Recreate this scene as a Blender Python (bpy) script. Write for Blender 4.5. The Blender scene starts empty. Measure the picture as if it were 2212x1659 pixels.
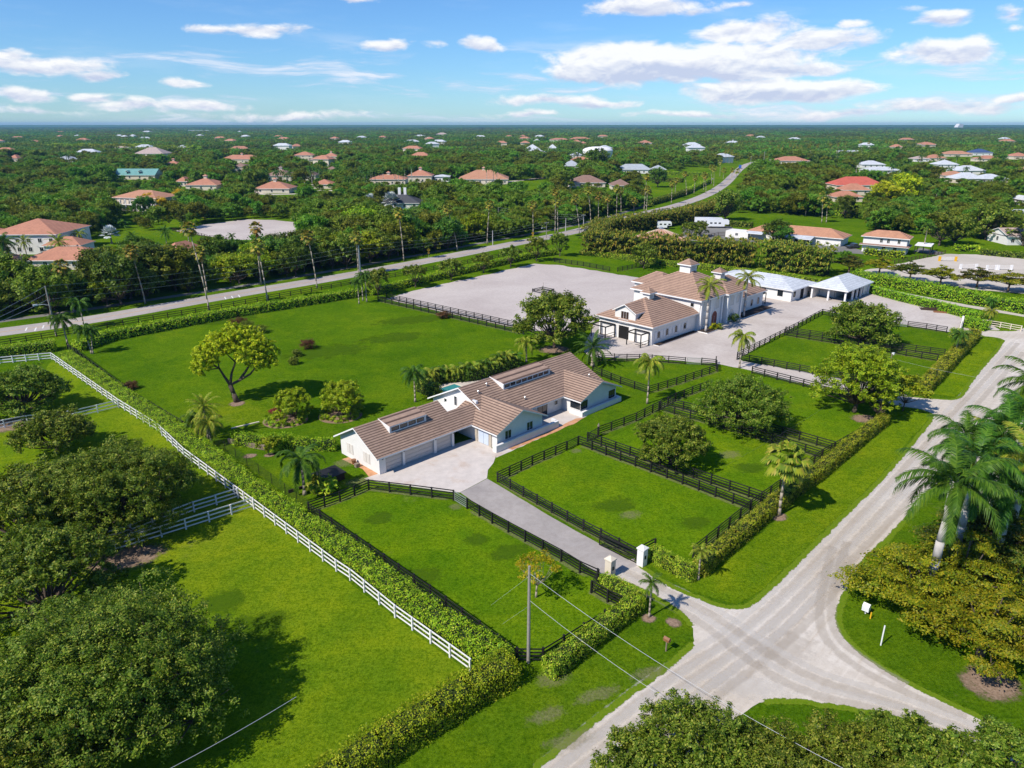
import bpy, math, random
import numpy as np
from mathutils import Vector
rad = math.radians
random.seed(7)
RNG = np.random.default_rng(11)
SC = bpy.context.scene
COL = SC.collection

# ------------------------------------------------------------------ camera
W2 = 2212.0
FPX = 715 / 1024 * W2
CAMH = 42.0
PITCH = math.atan((829.5 - 268) / FPX)
cam = bpy.data.cameras.new('camera'); camo = bpy.data.objects.new('camera', cam); COL.objects.link(camo)
camo.location = (0, 0, CAMH); camo.rotation_euler = (math.pi / 2 - PITCH, 0, 0)
cam.lens = 36 * 715 / 1024; cam.sensor_width = 36; cam.clip_start = 0.5; cam.clip_end = 60000
SC.camera = camo
CP_, SP_ = math.cos(PITCH), math.sin(PITCH)

def ray(x, y):
    u = (x - 1106) / FPX; v = -(y - 829.5) / FPX
    return (u, CP_ + v * SP_, -SP_ + v * CP_)

def G(x, y, z=0.0):
    "ground point (at height z) that the survey of the photograph gives for a sight line"
    d = ray(x, y); t = (z - CAMH) / d[2]
    return (d[0] * t, d[1] * t)

def HT(bx, by, ty):
    "height of an upright thing whose foot and top were read off"
    g = G(bx, by); lo, hi = 0, 60
    for _ in range(40):
        m = (lo + hi) / 2
        if PJ(g[0], g[1], m)[1] > ty: lo = m
        else: hi = m
    return lo

def PJ(X, Y, Z):
    dz = Z - CAMH; f = Y * CP_ - dz * SP_; up = Y * SP_ + dz * CP_
    return (1106 + FPX * X / f, 829.5 - FPX * up / f)

# readings were taken in enlargements; these bring them to one frame
Z1 = lambda x, y: (x / 3, 221.2 + y / 3)
Z2 = lambda x, y: (737.33 + x / 3, 221.2 + y / 3)
Z3 = lambda x, y: (1474.7 + x / 3, 221.2 + y / 3)
Z4 = lambda x, y: (x / 3, 663.6 + y / 3)
Z5 = lambda x, y: (663.6 + x / 3, 663.6 + y / 3)
Z6 = lambda x, y: (1400.9 + x * .36667, 663.6 + y * .36667)
L1 = lambda x, y: (x / 3, 1106 + y / 3)
L2 = lambda x, y: (737.33 + x / 3, 1106 + y / 3)
L3 = lambda x, y: (1400.9 + x * .37777, 1032.3 + y * .37777)

# ------------------------------------------------------------------ light
SUN_EL, SUN_AZ = rad(46), rad(232)      # azimuth clockwise from +Y
world = bpy.data.worlds.new("World"); SC.world = world; world.use_nodes = True
sun = bpy.data.lights.new('sun', 'SUN'); suno = bpy.data.objects.new('sun', sun); COL.objects.link(suno)
sun.energy = 5.0; sun.angle = rad(0.5); sun.color = (1.0, 0.945, 0.86)
sd = Vector((math.sin(SUN_AZ) * math.cos(SUN_EL), math.cos(SUN_AZ) * math.cos(SUN_EL), math.sin(SUN_EL)))
suno.rotation_euler = sd.to_track_quat('Z', 'Y').to_euler()
suno.location = (-200, -150, 250)
SC.view_settings.view_transform = 'Standard'; SC.view_settings.look = 'None'
SC.view_settings.exposure = 0.08; SC.view_settings.gamma = 1
SC.cycles.max_bounces = 5; SC.cycles.diffuse_bounces = 1; SC.cycles.transparent_max_bounces = 24
SC.cycles.glossy_bounces = 2; SC.cycles.transmission_bounces = 3; SC.cycles.volume_bounces = 0
SC.cycles.use_denoising = True; SC.cycles.caustics_reflective = False; SC.cycles.caustics_refractive = False

class NT:
    "small helper to write node trees"
    def __init__(s, tree): s.t = tree; s.n = tree.nodes; s.l = tree.links
    def new(s, typ, **k):
        n = s.n.new(typ)
        for a, b in k.items(): setattr(n, a, b)
        return n
    def put(s, sock, v):
        if isinstance(v, bpy.types.NodeSocket): s.l.new(v, sock)
        elif v is not None: sock.default_value = v
    def math(s, op, a, b=None, c=None, clamp=False):
        n = s.new('ShaderNodeMath', operation=op, use_clamp=clamp)
        s.put(n.inputs[0], a)
        if b is not None: s.put(n.inputs[1], b)
        if c is not None: s.put(n.inputs[2], c)
        return n.outputs[0]
    def vmath(s, op, a, b=None):
        n = s.new('ShaderNodeVectorMath', operation=op); s.put(n.inputs[0], a)
        if b is not None: s.put(n.inputs[1], b)
        return n.outputs[1] if op in ('LENGTH', 'DOT_PRODUCT') else n.outputs[0]
    def mix(s, f, a, b, blend='MIX'):
        n = s.new('ShaderNodeMix', data_type='RGBA', blend_type=blend)
        s.put(n.inputs[0], f); s.put(n.inputs[6], a); s.put(n.inputs[7], b)
        return n.outputs[2]
    def ramp(s, v, stops, interp='LINEAR'):
        n = s.new('ShaderNodeValToRGB'); n.color_ramp.interpolation = interp
        e = n.color_ramp.elements
        while len(e) < len(stops): e.new(0.5)
        for i, (p, c) in enumerate(stops):
            e[i].position = p; e[i].color = c if len(c) == 4 else (*c, 1)
        s.put(n.inputs[0], v); return n.outputs[0]
    def noise(s, vec, scale, detail=4, rough=.55, dist=0):
        n = s.new('ShaderNodeTexNoise'); s.put(n.inputs['Vector'], vec)
        n.inputs['Scale'].default_value = scale; n.inputs['Detail'].default_value = detail
        n.inputs['Roughness'].default_value = rough; n.inputs['Distortion'].default_value = dist
        return n.outputs[0]
    def smooth(s, v, a, b):
        n = s.new('ShaderNodeMapRange', interpolation_type='SMOOTHSTEP'); s.put(n.inputs[0], v)
        n.inputs[1].default_value = a; n.inputs[2].default_value = b
        return n.outputs[0]

def c4(c): return (*c, 1) if len(c) == 3 else c

# sky: Nishita with cumulus by direction (they sit where the photograph shows them)
w = NT(world.node_tree); w.n.clear()
sky = w.new('ShaderNodeTexSky', sky_type='NISHITA'); sky.sun_disc = False
sky.sun_elevation = SUN_EL; sky.sun_rotation = SUN_AZ; sky.air_density = 1.0; sky.dust_density = 0.1; sky.ozone_density = 3.0
tc = w.new('ShaderNodeTexCoord'); dirv = w.vmath('NORMALIZE', tc.outputs['Generated'])
sp = w.new('ShaderNodeSeparateXYZ'); w.put(sp.inputs[0], dirv)
az = w.math('ARCTAN2', sp.outputs[0], sp.outputs[1]); el = w.math('ARCSINE', sp.outputs[2])
cb = w.new('ShaderNodeCombineXYZ'); w.put(cb.inputs[0], az); w.put(cb.inputs[1], el)
pt = cb.outputs[0]
warp = w.new('ShaderNodeTexNoise'); w.put(warp.inputs['Vector'], pt); warp.inputs['Scale'].default_value = 9; warp.inputs['Detail'].default_value = 3
wv = w.vmath('MULTIPLY', w.vmath('SUBTRACT', warp.outputs[1], (.5, .5, .5)), (.06, .022, 0))
pw = w.vmath('ADD', pt, wv)
CLOUDS = [  # x, y, half width, half height, strength  (2212-wide readings)
 (105,140,140,22,1),(215,160,70,15,.9),(30,118,60,14,.8),(60,205,95,18,.9),(200,205,55,12,.9),(390,182,60,13,.8),(300,222,160,14,.75),(430,228,150,14,.8),(620,250,240,14,.62),(90,240,150,12,.55),
 (470,60,60,12,.75),(560,65,110,15,.9),(840,96,65,15,.95),(952,98,36,12,.55),(1040,98,55,18,1),(770,2,60,8,.8),
 (1390,15,150,26,1.1),(1500,22,60,12,.7),(1400,138,245,44,1.5),(1570,132,220,42,1.4),(1290,150,120,28,1.1),(1700,150,150,22,.9),
 (1620,70,130,30,1.05),(1760,90,160,28,1.05),(1840,55,40,12,.8),(1660,193,220,28,1.4),(1790,188,140,22,1.2),(1180,215,160,15,.85),(1300,225,120,12,.8),(1130,245,90,10,.7),
 (2035,45,60,22,1.1),(2050,115,150,28,1.15),(2110,95,50,20,.8),(2190,30,50,22,.8),(2200,60,40,14,.6),(2030,235,220,18,.85),(1800,245,200,12,.7),(2200,215,110,10,.6),(1500,248,220,9,.6),(1950,22,70,10,.4),(1600,12,40,10,.6)]
acc = None; vac = None
for (cx, cy, hw, hh, st) in CLOUDS:
    d0 = ray(cx, cy); L = math.sqrt(sum(q * q for q in d0))
    a0, e0 = math.atan2(d0[0], d0[1]), math.asin(d0[2] / L)
    d1 = ray(cx, cy + hh); L1_ = math.sqrt(sum(q * q for q in d1)); e1_ = math.asin(d1[2] / L1_)
    d2 = ray(cx + hw, cy); a1 = math.atan2(d2[0], d2[1])
    ra, re = abs(a1 - a0) * 1.25, abs(e0 - e1_) * 1.35
    dv = w.vmath('MULTIPLY', w.vmath('SUBTRACT', pw, (a0, e0, 0)), (1 / ra, 1 / re, 0))
    ln = w.vmath('LENGTH', dv)
    m = w.math('MULTIPLY_ADD', ln, -st, st)
    acc = m if acc is None else w.math('MAXIMUM', acc, m)
    s2 = w.new('ShaderNodeSeparateXYZ'); w.put(s2.inputs[0], dv)
    vv = w.math('MULTIPLY', w.math('MAXIMUM', m, 0), s2.outputs[1])
    vac = vv if vac is None else w.math('ADD', vac, vv)
sc2 = w.vmath('MULTIPLY', pt, (1.0, 2.4, 1))
n1 = w.noise(sc2, 22, 8, .6, .3)
n2 = w.noise(w.vmath('ADD', sc2, (0, .016, 0)), 22, 5, .6, .3)
dens = w.math('ADD', acc, w.math('MULTIPLY', w.math('SUBTRACT', n1, .5), 1.35))
alpha = w.smooth(dens, .16, .62)
thick = w.smooth(dens, .45, 1.15)
lit = w.math('ADD', w.math('MULTIPLY', w.math('SUBTRACT', n1, n2), 2.6), w.math('MULTIPLY', vac, 1.3))
lit = w.math('ADD', lit, .62, clamp=True)
ccol = w.mix(lit, (0.56, 0.62, 0.80, 1), (.98, .98, .98, 1))
wisp = w.smooth(w.noise(w.vmath('MULTIPLY', pt, (1, 5, 1)), 5, 6, .6), .5, .8)
skyc = w.new('ShaderNodeVectorMath', operation='SCALE'); w.put(skyc.inputs[0], sky.outputs[0]); skyc.inputs[3].default_value = 0.108
skyt = w.mix(1.0, skyc.outputs[0], (0.56, .88, 1.26, 1), 'MULTIPLY')
hz_ = w.smooth(el, .18, .0)
skyt = w.mix(w.math('MULTIPLY', wisp, .18), skyt, (.8, .9, 1.0, 1))
st_ = w.noise(w.vmath('ADD', w.vmath('MULTIPLY', pw, (3.2, 26, 1)), (4.2, 1.7, 0)), 1.6, 7, .62, .4)
low = w.math('MULTIPLY', w.smooth(el, .115, .05), w.smooth(el, -.005, .012))
stm = w.math('MULTIPLY', w.smooth(st_, .50, .66), low)
skyt = w.mix(w.math('MULTIPLY', stm, .8), skyt, w.mix(w.smooth(st_, .52, .75), (.62, .72, .92, 1), (.96, .96, 1.0, 1)))
fin = w.mix(w.math('MULTIPLY', alpha, .93), skyt, ccol)
bg = w.new('ShaderNodeBackground'); w.put(bg.inputs[0], fin); bg.inputs[1].default_value = 1.0
wo = w.new('ShaderNodeOutputWorld'); w.l.new(bg.outputs[0], wo.inputs[0])

# ------------------------------------------------------------------ materials
def new_mat(name):
    m = bpy.data.materials.new(name); m.use_nodes = True
    t = NT(m.node_tree); t.n.clear()
    b = t.new('ShaderNodeBsdfPrincipled'); o = t.new('ShaderNodeOutputMaterial'); t.l.new(b.outputs[0], o.inputs[0])
    return m, t, b, o

def bump(t, b, h, strength=.4, dist=.05):
    n = t.new('ShaderNodeBump'); n.inputs['Strength'].default_value = strength; n.inputs['Distance'].default_value = dist
    t.put(n.inputs['Height'], h); t.l.new(n.outputs[0], b.inputs['Normal'])

def plain(name, col, rough=.7, var=.12, scale=3.0, metal=0, spec=.3, bmp=0, grime=None):
    m, t, b, o = new_mat(name)
    g = t.new('ShaderNodeNewGeometry')
    n = t.noise(g.outputs['Position'], scale, 6, .6)
    k = t.ramp(n, [(0.25, [v * (1 - var) for v in col]), (0.75, [min(1, v * (1 + var)) for v in col])])
    if grime:
        gn = t.smooth(t.noise(g.outputs['Position'], scale * .45, 5, .7), .5, .75)
        k = t.mix(t.math('MULTIPLY', gn, .5), k, c4(grime))
    t.put(b.inputs['Base Color'], k); b.inputs['Roughness'].default_value = rough
    b.inputs['Metallic'].default_value = metal; b.inputs['Specular IOR Level'].default_value = spec
    if bmp: bump(t, b, t.noise(g.outputs['Position'], scale * 6, 4), bmp, .03)
    return m

def leafmat(name, cols, trans=.25, rough=.45, objvar=.18):
    "leaves: every leaf its own tint, every plant its own cast"
    m, t, b, o = new_mat(name)
    g = t.new('ShaderNodeNewGeometry'); oi = t.new('ShaderNodeObjectInfo')
    n = len(cols)
    k = t.ramp(g.outputs['Random Per Island'], [(i / (n - 1), c) for i, c in enumerate(cols)])
    ns = t.noise(g.outputs['Position'], .55, 3)
    k = t.mix(t.smooth(ns, .3, .7), k, t.mix(1.0, k, (1.15, 1.08, .85, 1), 'MULTIPLY'))
    hs = t.new('ShaderNodeHueSaturation')
    t.put(hs.inputs['Hue'], t.math('MULTIPLY_ADD', oi.outputs['Random'], .06 * objvar / .18, .5 - .035 * objvar / .18))
    t.put(hs.inputs['Value'], t.math('MULTIPLY_ADD', oi.outputs['Random'], objvar * 2, 1 - objvar))
    t.put(hs.inputs['Color'], k)
    t.put(b.inputs['Base Color'], hs.outputs[0]); b.inputs['Roughness'].default_value = rough
    b.inputs['Specular IOR Level'].default_value = .12
    if trans:
        tr = t.new('ShaderNodeBsdfTranslucent'); t.put(tr.inputs[0], t.mix(1.0, hs.outputs[0], (1.2, 1.35, .5, 1), 'MULTIPLY'))
        mx = t.new('ShaderNodeMixShader'); mx.inputs[0].default_value = trans
        t.l.new(b.outputs[0], mx.inputs[1]); t.l.new(tr.outputs[0], mx.inputs[2]); t.l.new(mx.outputs[0], o.inputs[0])
    return m

def tilemat(name, col, dark, pitch=.17, joint=.28):
    "courses of roof tile run level round every slope"
    m, t, b, o = new_mat(name)
    tc = t.new('ShaderNodeTexCoord'); s = t.new('ShaderNodeSeparateXYZ'); t.l.new(tc.outputs['Object'], s.inputs[0])
    q = t.math('DIVIDE', s.outputs[2], pitch)
    fr = t.math('FRACT', q); fl = t.math('FLOOR', q)
    cbn = t.new('ShaderNodeCombineXYZ'); t.put(cbn.inputs[0], s.outputs[0]); t.put(cbn.inputs[1], s.outputs[1]); t.put(cbn.inputs[2], t.math('MULTIPLY', fl, 3.7))
    n = t.noise(cbn.outputs[0], 1.6, 5, .7); n2_ = t.noise(tc.outputs['Object'], .35, 4, .6); n3 = t.noise(tc.outputs['Object'], 7, 3, .6)
    k = t.ramp(n, [(.3, [v * .8 for v in col]), (.5, col), (.72, [min(1, v * 1.22) for v in col])])
    k = t.mix(t.math('MULTIPLY', t.smooth(n2_, .42, .72), .45), k, c4([v * .62 for v in col]))
    k = t.mix(t.math('MULTIPLY', t.smooth(n3, .55, .75), .35), k, c4([v * .7 for v in col]))
    line = t.smooth(fr, joint, joint * .55)
    k = t.mix(t.math('MULTIPLY', line, .85), k, c4(dark))
    t.put(b.inputs['Base Color'], k); b.inputs['Roughness'].default_value = .8
    bump(t, b, t.math('ADD', fr, t.math('MULTIPLY', n, .4)), .5, .06)
    return m

def grassmat(name, c1, c2, c3, dry=(.30, .26, .11), drya=.5, stripe=0):
    m, t, b, o = new_mat(name)
    g = t.new('ShaderNodeNewGeometry'); P = g.outputs['Position']
    big = t.noise(P, .035, 4, .55); mid = t.noise(P, .35, 5, .65); fine = t.noise(P, 3.6, 8, .88, .3); vf = t.noise(P, 15, 3, .8)
    k = t.ramp(big, [(.32, c1), (.52, c2), (.7, c3)])
    k = t.mix(t.math('MULTIPLY', t.smooth(mid, .38, .66), .8), k, t.mix(1.0, k, (1.32, 1.15, .9, 1), 'MULTIPLY'))
    k = t.mix(t.smooth(t.noise(P, 1.15, 6, .8, .4), .54, .40), k, t.mix(1.0, k, (.72, .80, .7, 1), 'MULTIPLY'))
    k = t.mix(t.smooth(fine, .56, .40), k, t.mix(1.0, k, (.44, .52, .36, 1), 'MULTIPLY'))
    k = t.mix(t.smooth(vf, .46, .64), k, t.mix(1.0, k, (1.85, 1.6, 1.9, 1), 'MULTIPLY'))
    k = t.mix(t.math('MULTIPLY', t.smooth(t.noise(P, .07, 4, .6, .8), .40, .62), .75), k, t.mix(1.0, k, (.66, .80, .8, 1), 'MULTIPLY'))
    k = t.mix(t.math('MULTIPLY', t.smooth(t.noise(t.vmath('ADD', P, (91, 37, 5)), .11, 4, .6, .8), .52, .7), .6), k, t.mix(1.0, k, (1.3, 1.1, 1.3, 1), 'MULTIPLY'))
    if stripe:
        s = t.new('ShaderNodeSeparateXYZ'); t.l.new(P, s.inputs[0])
        q = t.math('SINE', t.math('MULTIPLY', t.math('ADD', t.math('MULTIPLY', s.outputs[0], .7), t.math('MULTIPLY', s.outputs[1], -.714)), 4.2))
        k = t.mix(t.math('MULTIPLY', t.smooth(q, -.6, .8), .16), k, t.mix(1.0, k, (.7, .75, .7, 1), 'MULTIPLY'))
    d = t.math('MULTIPLY', t.smooth(t.noise(P, .13, 6, .72, .4), .62, .74), t.smooth(t.noise(P, 1.7, 4, .7), .35, .65))
    k = t.mix(t.math('MULTIPLY', d, drya), k, c4(dry))
    t.put(b.inputs['Base Color'], k); b.inputs['Roughness'].default_value = .9; b.inputs['Specular IOR Level'].default_value = .0
    bump(t, b, t.math('ADD', fine, vf), .7, .12)
    return m

def gravelmat(name, col, col2, track=0, pock=.0, big=.06, grass=None):
    m, t, b, o = new_mat(name)
    g = t.new('ShaderNodeNewGeometry'); P = g.outputs['Position']
    n1 = t.noise(P, big, 6, .62, .5); n2 = t.noise(P, 1.3, 6, .7); n3 = t.noise(P, 9, 3, .8)
    k = t.ramp(n1, [(.36, col2), (.6, col)])
    k = t.mix(t.math('MULTIPLY', t.smooth(n2, .62, .35), .32), k, t.mix(1.0, k, (.72, .69, .66, 1), 'MULTIPLY'))
    k = t.mix(t.math('MULTIPLY', t.smooth(n3, .6, .35), .35), k, t.mix(1.0, k, (.72, .72, .72, 1), 'MULTIPLY'))
    if track:   # wheel tracks along and across the two lanes
        for (ax, ay, am) in ((.714, -.70, track), (.70, .714, track * .5)):
            v = t.vmath('MULTIPLY', P, (1, 1, 0))
            cr = t.vmath('DOT_PRODUCT', v, (ax, ay, 0)); al = t.vmath('DOT_PRODUCT', v, (-ay, ax, 0))
            cbn = t.new('ShaderNodeCombineXYZ'); t.put(cbn.inputs[0], t.math('MULTIPLY', cr, 1.9)); t.put(cbn.inputs[1], t.math('ADD', t.math('MULTIPLY', al, .045), t.math('MULTIPLY', n1, 5)))
            q = t.noise(cbn.outputs[0], 1, 5, .65, .25)
            k = t.mix(t.math('MULTIPLY', t.smooth(q, .44, .72), am), k, t.mix(1.0, k, (1.3, 1.32, 1.36, 1), 'MULTIPLY'))
            k = t.mix(t.math('MULTIPLY', t.smooth(q, .45, .3), am), k, t.mix(1.0, k, (.78, .70, .60, 1), 'MULTIPLY'))
    if pock:
        q = t.smooth(t.noise(P, 1.1, 4, .75), .635, .68)
        k = t.mix(t.math('MULTIPLY', q, pock), k, (.22, .19, .14, 1))
    if grass:
        q = t.math('MULTIPLY', t.smooth(t.noise(P, .06, 6, .7), .6, .74), t.smooth(n2, .4, .6))
        k = t.mix(t.math('MULTIPLY', q, .55), k, c4(grass))
    t.put(b.inputs['Base Color'], k); b.inputs['Roughness'].default_value = .95; b.inputs['Specular IOR Level'].default_value = .1
    bump(t, b, t.math('ADD', n2, n3), .35, .06)
    return m

M = {}
M['grass'] = grassmat('mown grass', (.082, .165, .005), (.105, .195, .006), (.15, .23, .008))
M['paddock'] = grassmat('lush paddock grass', (.115, .215, .005), (.13, .235, .006), (.17, .25, .008), drya=.5)
M['verge'] = grassmat('striped verge grass', (.14, .235, .006), (.16, .25, .007), (.185, .265, .009), drya=.5, stripe=1)
M['olive'] = grassmat('olive grass', (.155, .25, .008), (.18, .265, .009), (.21, .28, .012), drya=.55)
M['shoulder'] = gravelmat('grassy road edge', (.36, .33, .17), (.14, .20, .02), big=1.9)
M['drypatch'] = grassmat('worn turf', (.18, .20, .04), (.22, .21, .06), (.30, .25, .12), dry=(.42, .34, .22), drya=.9)
M['gravel'] = gravelmat('crushed shell road', (.63, .565, .485), (.53, .455, .365), track=.4)
M['yard'] = gravelmat('shell yard', (.60, .53, .47), (.49, .42, .37), track=.12, big=.1)
M['sand'] = gravelmat('arena sand', (.58, .51, .46), (.50, .43, .39), pock=.6, big=.05, grass=(.25, .26, .12))
M['sand2'] = gravelmat('riding ring sand', (.60, .53, .45), (.52, .46, .38), pock=.25)
M['asphalt'] = gravelmat('pale asphalt', (.46, .41, .375), (.38, .34, .315), track=.15)
M['drive'] = gravelmat('grey driveway', (.43, .385, .35), (.345, .31, .285), track=.12, big=.15)
M['path'] = gravelmat('grey path', (.25, .24, .22), (.19, .18, .165))
M['dirt'] = gravelmat('bare earth', (.30, .20, .13), (.22, .15, .10), big=.3)
M['concrete'] = plain('stained concrete', (.60, .53, .47), .85, .12, .8, grime=(.46, .31, .20), bmp=.1)
M['orange'] = plain('rust stained paving', (.55, .27, .13), .85, .35, 1.1, grime=(.62, .50, .42))
M['white'] = plain('white stucco', (.78, .75, .71), .8, .05, 1.5, grime=(.74, .69, .63))
M['cream'] = plain('cream stucco', (.70, .60, .47), .8, .06, 1.2)
M['trim'] = plain('white trim', (.84, .81, .78), .6, .03, 2)
M['door'] = plain('garage door', (.62, .56, .50), .7, .05, 2)
M['shutter'] = plain('louvred shutter', (.66, .61, .55), .7, .05, 6)
M['black'] = plain('black fence paint', (.018, .017, .016), .6, .3, 6, spec=.3)
M['brown'] = plain('brown fence paint', (.05, .028, .018), .7, .3, 6)
M['wfence'] = plain('white fence paint', (.82, .80, .78), .6, .06, 3, grime=(.6, .58, .52))
M['wood'] = plain('weathered wood', (.23, .18, .13), .9, .25, 5)
M['greywood'] = plain('grey pole wood', (.30, .27, .23), .9, .2, 4)
M['concpole'] = plain('concrete pole', (.52, .50, .48), .8, .1, 3)
M['bark'] = plain('bark', (.10, .075, .055), .95, .35, 5, bmp=.5)
M['palebark'] = plain('pale palm bark', (.36, .30, .23), .9, .2, 4, bmp=.3)
M['royalbark'] = plain('smooth grey palm trunk', (.46, .42, .38), .8, .15, 2.5, grime=(.30, .27, .25))
M['shaft'] = plain('green crownshaft', (.12, .16, .03), .5, .3, 4)
M['metal'] = plain('galvanised metal', (.55, .55, .55), .35, .08, 3, metal=.7)
M['steel'] = plain('painted steel', (.75, .75, .74), .4, .05, 3)
M['wire'] = plain('cable', (.62, .62, .60), .5, .05, 3)
M['dkwire'] = plain('dark cable', (.10, .10, .10), .5, .05, 3)
M['mulch'] = plain('dark mulch', (.045, .03, .022), .95, .4, 6)
M['yellow'] = plain('yellow sign', (.75, .42, .02), .5, .05, 3)
M['copper'] = plain('copper brown box', (.24, .11, .05), .5, .2, 4)
M['red'] = plain('dark red door', (.20, .045, .03), .5, .15, 3)
M['bluegl'] = plain('blue white door', (.55, .62, .72), .4, .05, 3)
M['rubber'] = plain('tyre rubber', (.02, .02, .02), .8, .2, 6)
M['paintblue'] = plain('blue paint', (.02, .08, .30), .35, .05, 3, spec=.6)
M['paintdark'] = plain('dark car paint', (.03, .035, .04), .25, .05, 3, spec=.6)
M['paintwhite'] = plain('white vehicle paint', (.80, .80, .80), .3, .03, 3, spec=.6)
M['roadyellow'] = plain('yellow road paint', (.55, .33, .12), .8, .15, 2)
M['roadwhite'] = plain('white road paint', (.72, .70, .66), .8, .1, 2)
def glassmat(name, col, rough=.08):
    m, t, b, o = new_mat(name); b.inputs['Base Color'].default_value = c4(col); b.inputs['Roughness'].default_value = rough
    b.inputs['Specular IOR Level'].default_value = .8; return m
M['glass'] = glassmat('window glass', (.02, .025, .03)); M['pool'] = glassmat('pool water', (.05, .27, .27), .05)
M['pond'] = glassmat('pond water', (.07, .14, .26), .12); M['dark'] = plain('dark opening', (.012, .011, .01), .9, .2, 2)
M['tile'] = tilemat('brown concrete tile', (.37, .245, .175), (.045, .022, .014), .19, .42)
M['tile2'] = tilemat('barn tile', (.42, .265, .185), (.07, .035, .022), .24, .40)
M['terra'] = tilemat('terracotta tile', (.56, .25, .145), (.22, .08, .05), .26, .4)
M['terra2'] = tilemat('orange tile', (.56, .28, .16), (.22, .09, .05), .28, .4)
M['redtile'] = tilemat('red tile', (.60, .13, .08), (.2, .04, .03), .25)
M['browntile'] = tilemat('brown tile', (.30, .18, .13), (.1, .05, .04), .25)
M['beigetile'] = tilemat('beige tile', (.52, .40, .34), (.2, .14, .12), .25)
M['whiteroof'] = tilemat('white metal roof', (.58, .60, .62), (.40, .41, .44), .30, .22)
M['greyroof'] = tilemat('grey metal roof', (.42, .45, .48), (.25, .27, .3), .3, .2)
M['greenroof'] = tilemat('green metal roof', (.16, .36, .33), (.08, .2, .18), .4, .2)
M['darkroof'] = tilemat('dark roof', (.07, .07, .075), (.03, .03, .03), .3, .2)
M['blueroof'] = tilemat('blue roof', (.05, .09, .2), (.03, .04, .1), .3, .2)
M['L_oak'] = leafmat('oak leaf', [(.04, .08, .008), (.09, .155, .012), (.16, .235, .022), (.34, .36, .06)], objvar=.09)
M['L_dark'] = leafmat('dark leaf', [(.028, .075, .010), (.06, .13, .014), (.11, .20, .022), (.18, .27, .04)], objvar=.25)
M['L_bg'] = leafmat('grove leaf', [(.05, .11, .010), (.10, .185, .014), (.16, .26, .022), (.26, .35, .04)], objvar=.3)
M['L_bright'] = leafmat('bright leaf', [(.10, .19, .006), (.18, .30, .010), (.27, .38, .016), (.40, .44, .03)])
M['L_lime'] = leafmat('lime leaf', [(.12, .21, .006), (.22, .34, .010), (.33, .43, .015), (.45, .48, .03)], objvar=.05)
M['L_yellow'] = leafmat('yellow green leaf', [(.20, .27, .008), (.33, .40, .010), (.45, .47, .014), (.55, .48, .03)])
M['L_flower'] = leafmat('yellow blossom', [(.45, .30, .01), (.68, .46, .015), (.78, .56, .02)], objvar=.02)
M['L_flame'] = leafmat('fine flat leaf', [(.07, .11, .006), (.14, .185, .008), (.23, .23, .010), (.30, .25, .015)], trans=.15, objvar=.05)
M['L_flame2'] = leafmat('fine flat green leaf', [(.03, .06, .008), (.06, .10, .01), (.10, .13, .012), (.17, .14, .02)], trans=.15)
M['L_hedge'] = leafmat('hedge leaf', [(.10, .22, .006), (.18, .34, .010), (.28, .44, .016), (.46, .52, .04)], trans=.2)
M['L_hedge2'] = leafmat('fence hedge leaf', [(.11, .20, .008), (.19, .30, .012), (.30, .38, .022), (.50, .46, .06)], trans=.2)
M['L_palm'] = leafmat('palm leaf', [(.022, .075, .007), (.05, .125, .010), (.10, .19, .02)], trans=.15, objvar=.1)
M['L_palmy'] = leafmat('sunny palm leaf', [(.09, .16, .010), (.16, .25, .018), (.26, .31, .03), (.36, .32, .05)], trans=.2, objvar=.1)  # fronds of a yellower green
M['L_fan'] = leafmat('fan palm leaf', [(.08, .13, .015), (.14, .20, .02), (.26, .25, .03), (.42, .25, .05)], trans=.1, objvar=.15)
M['L_dead'] = leafmat('dead palm skirt', [(.26, .13, .05), (.42, .22, .07), (.5, .32, .12)], trans=.05)
M['L_areca'] = leafmat('golden cane frond', [(.04, .075, .006), (.08, .125, .010), (.13, .17, .014), (.24, .24, .03), (.34, .22, .04)], trans=.1)
M['L_silver'] = leafmat('silver palm leaf', [(.28, .33, .36), (.42, .48, .52), (.55, .60, .64)], trans=.05)
M['L_redb'] = leafmat('bronze shrub leaf', [(.08, .04, .02), (.16, .07, .03), (.12, .10, .03)], trans=.1)
M['L_redf'] = leafmat('red shrub leaf', [(.20, .03, .03), (.35, .05, .05), (.2, .1, .04)], trans=.1)
M['core'] = plain('shaded twig core', (.018, .032, .006), .95, .4, 3)  # solid hedge core, twig colour darkened to deepen shade between leaves

# ------------------------------------------------------------------ mesh helpers
def link(name, me, mats, parent=None, loc=None):
    o = bpy.data.objects.new(name, me); COL.objects.link(o)
    if me is not None and not me.materials:
        for m in (mats if isinstance(mats, (list, tuple)) else [mats]): me.materials.append(M[m] if isinstance(m, str) else m)
    if parent is not None: o.parent = parent
    if loc is not None: o.location = loc
    return o

def tag(o, label, cat, group=None, kind=None):
    if label: o['label'] = label
    if cat: o['category'] = cat
    if group: o['group'] = group
    if kind: o['kind'] = kind
    return o

def empty(name, loc=(0, 0, 0), rz=0, label=None, cat=None, group=None, scale=None):
    o = bpy.data.objects.new(name, None); COL.objects.link(o); o.location = loc; o.rotation_euler = (0, 0, rz)
    o.empty_display_size = .5
    if scale: o.scale = scale if isinstance(scale, (tuple, list)) else (scale,) * 3
    return tag(o, label, cat, group)

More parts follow.
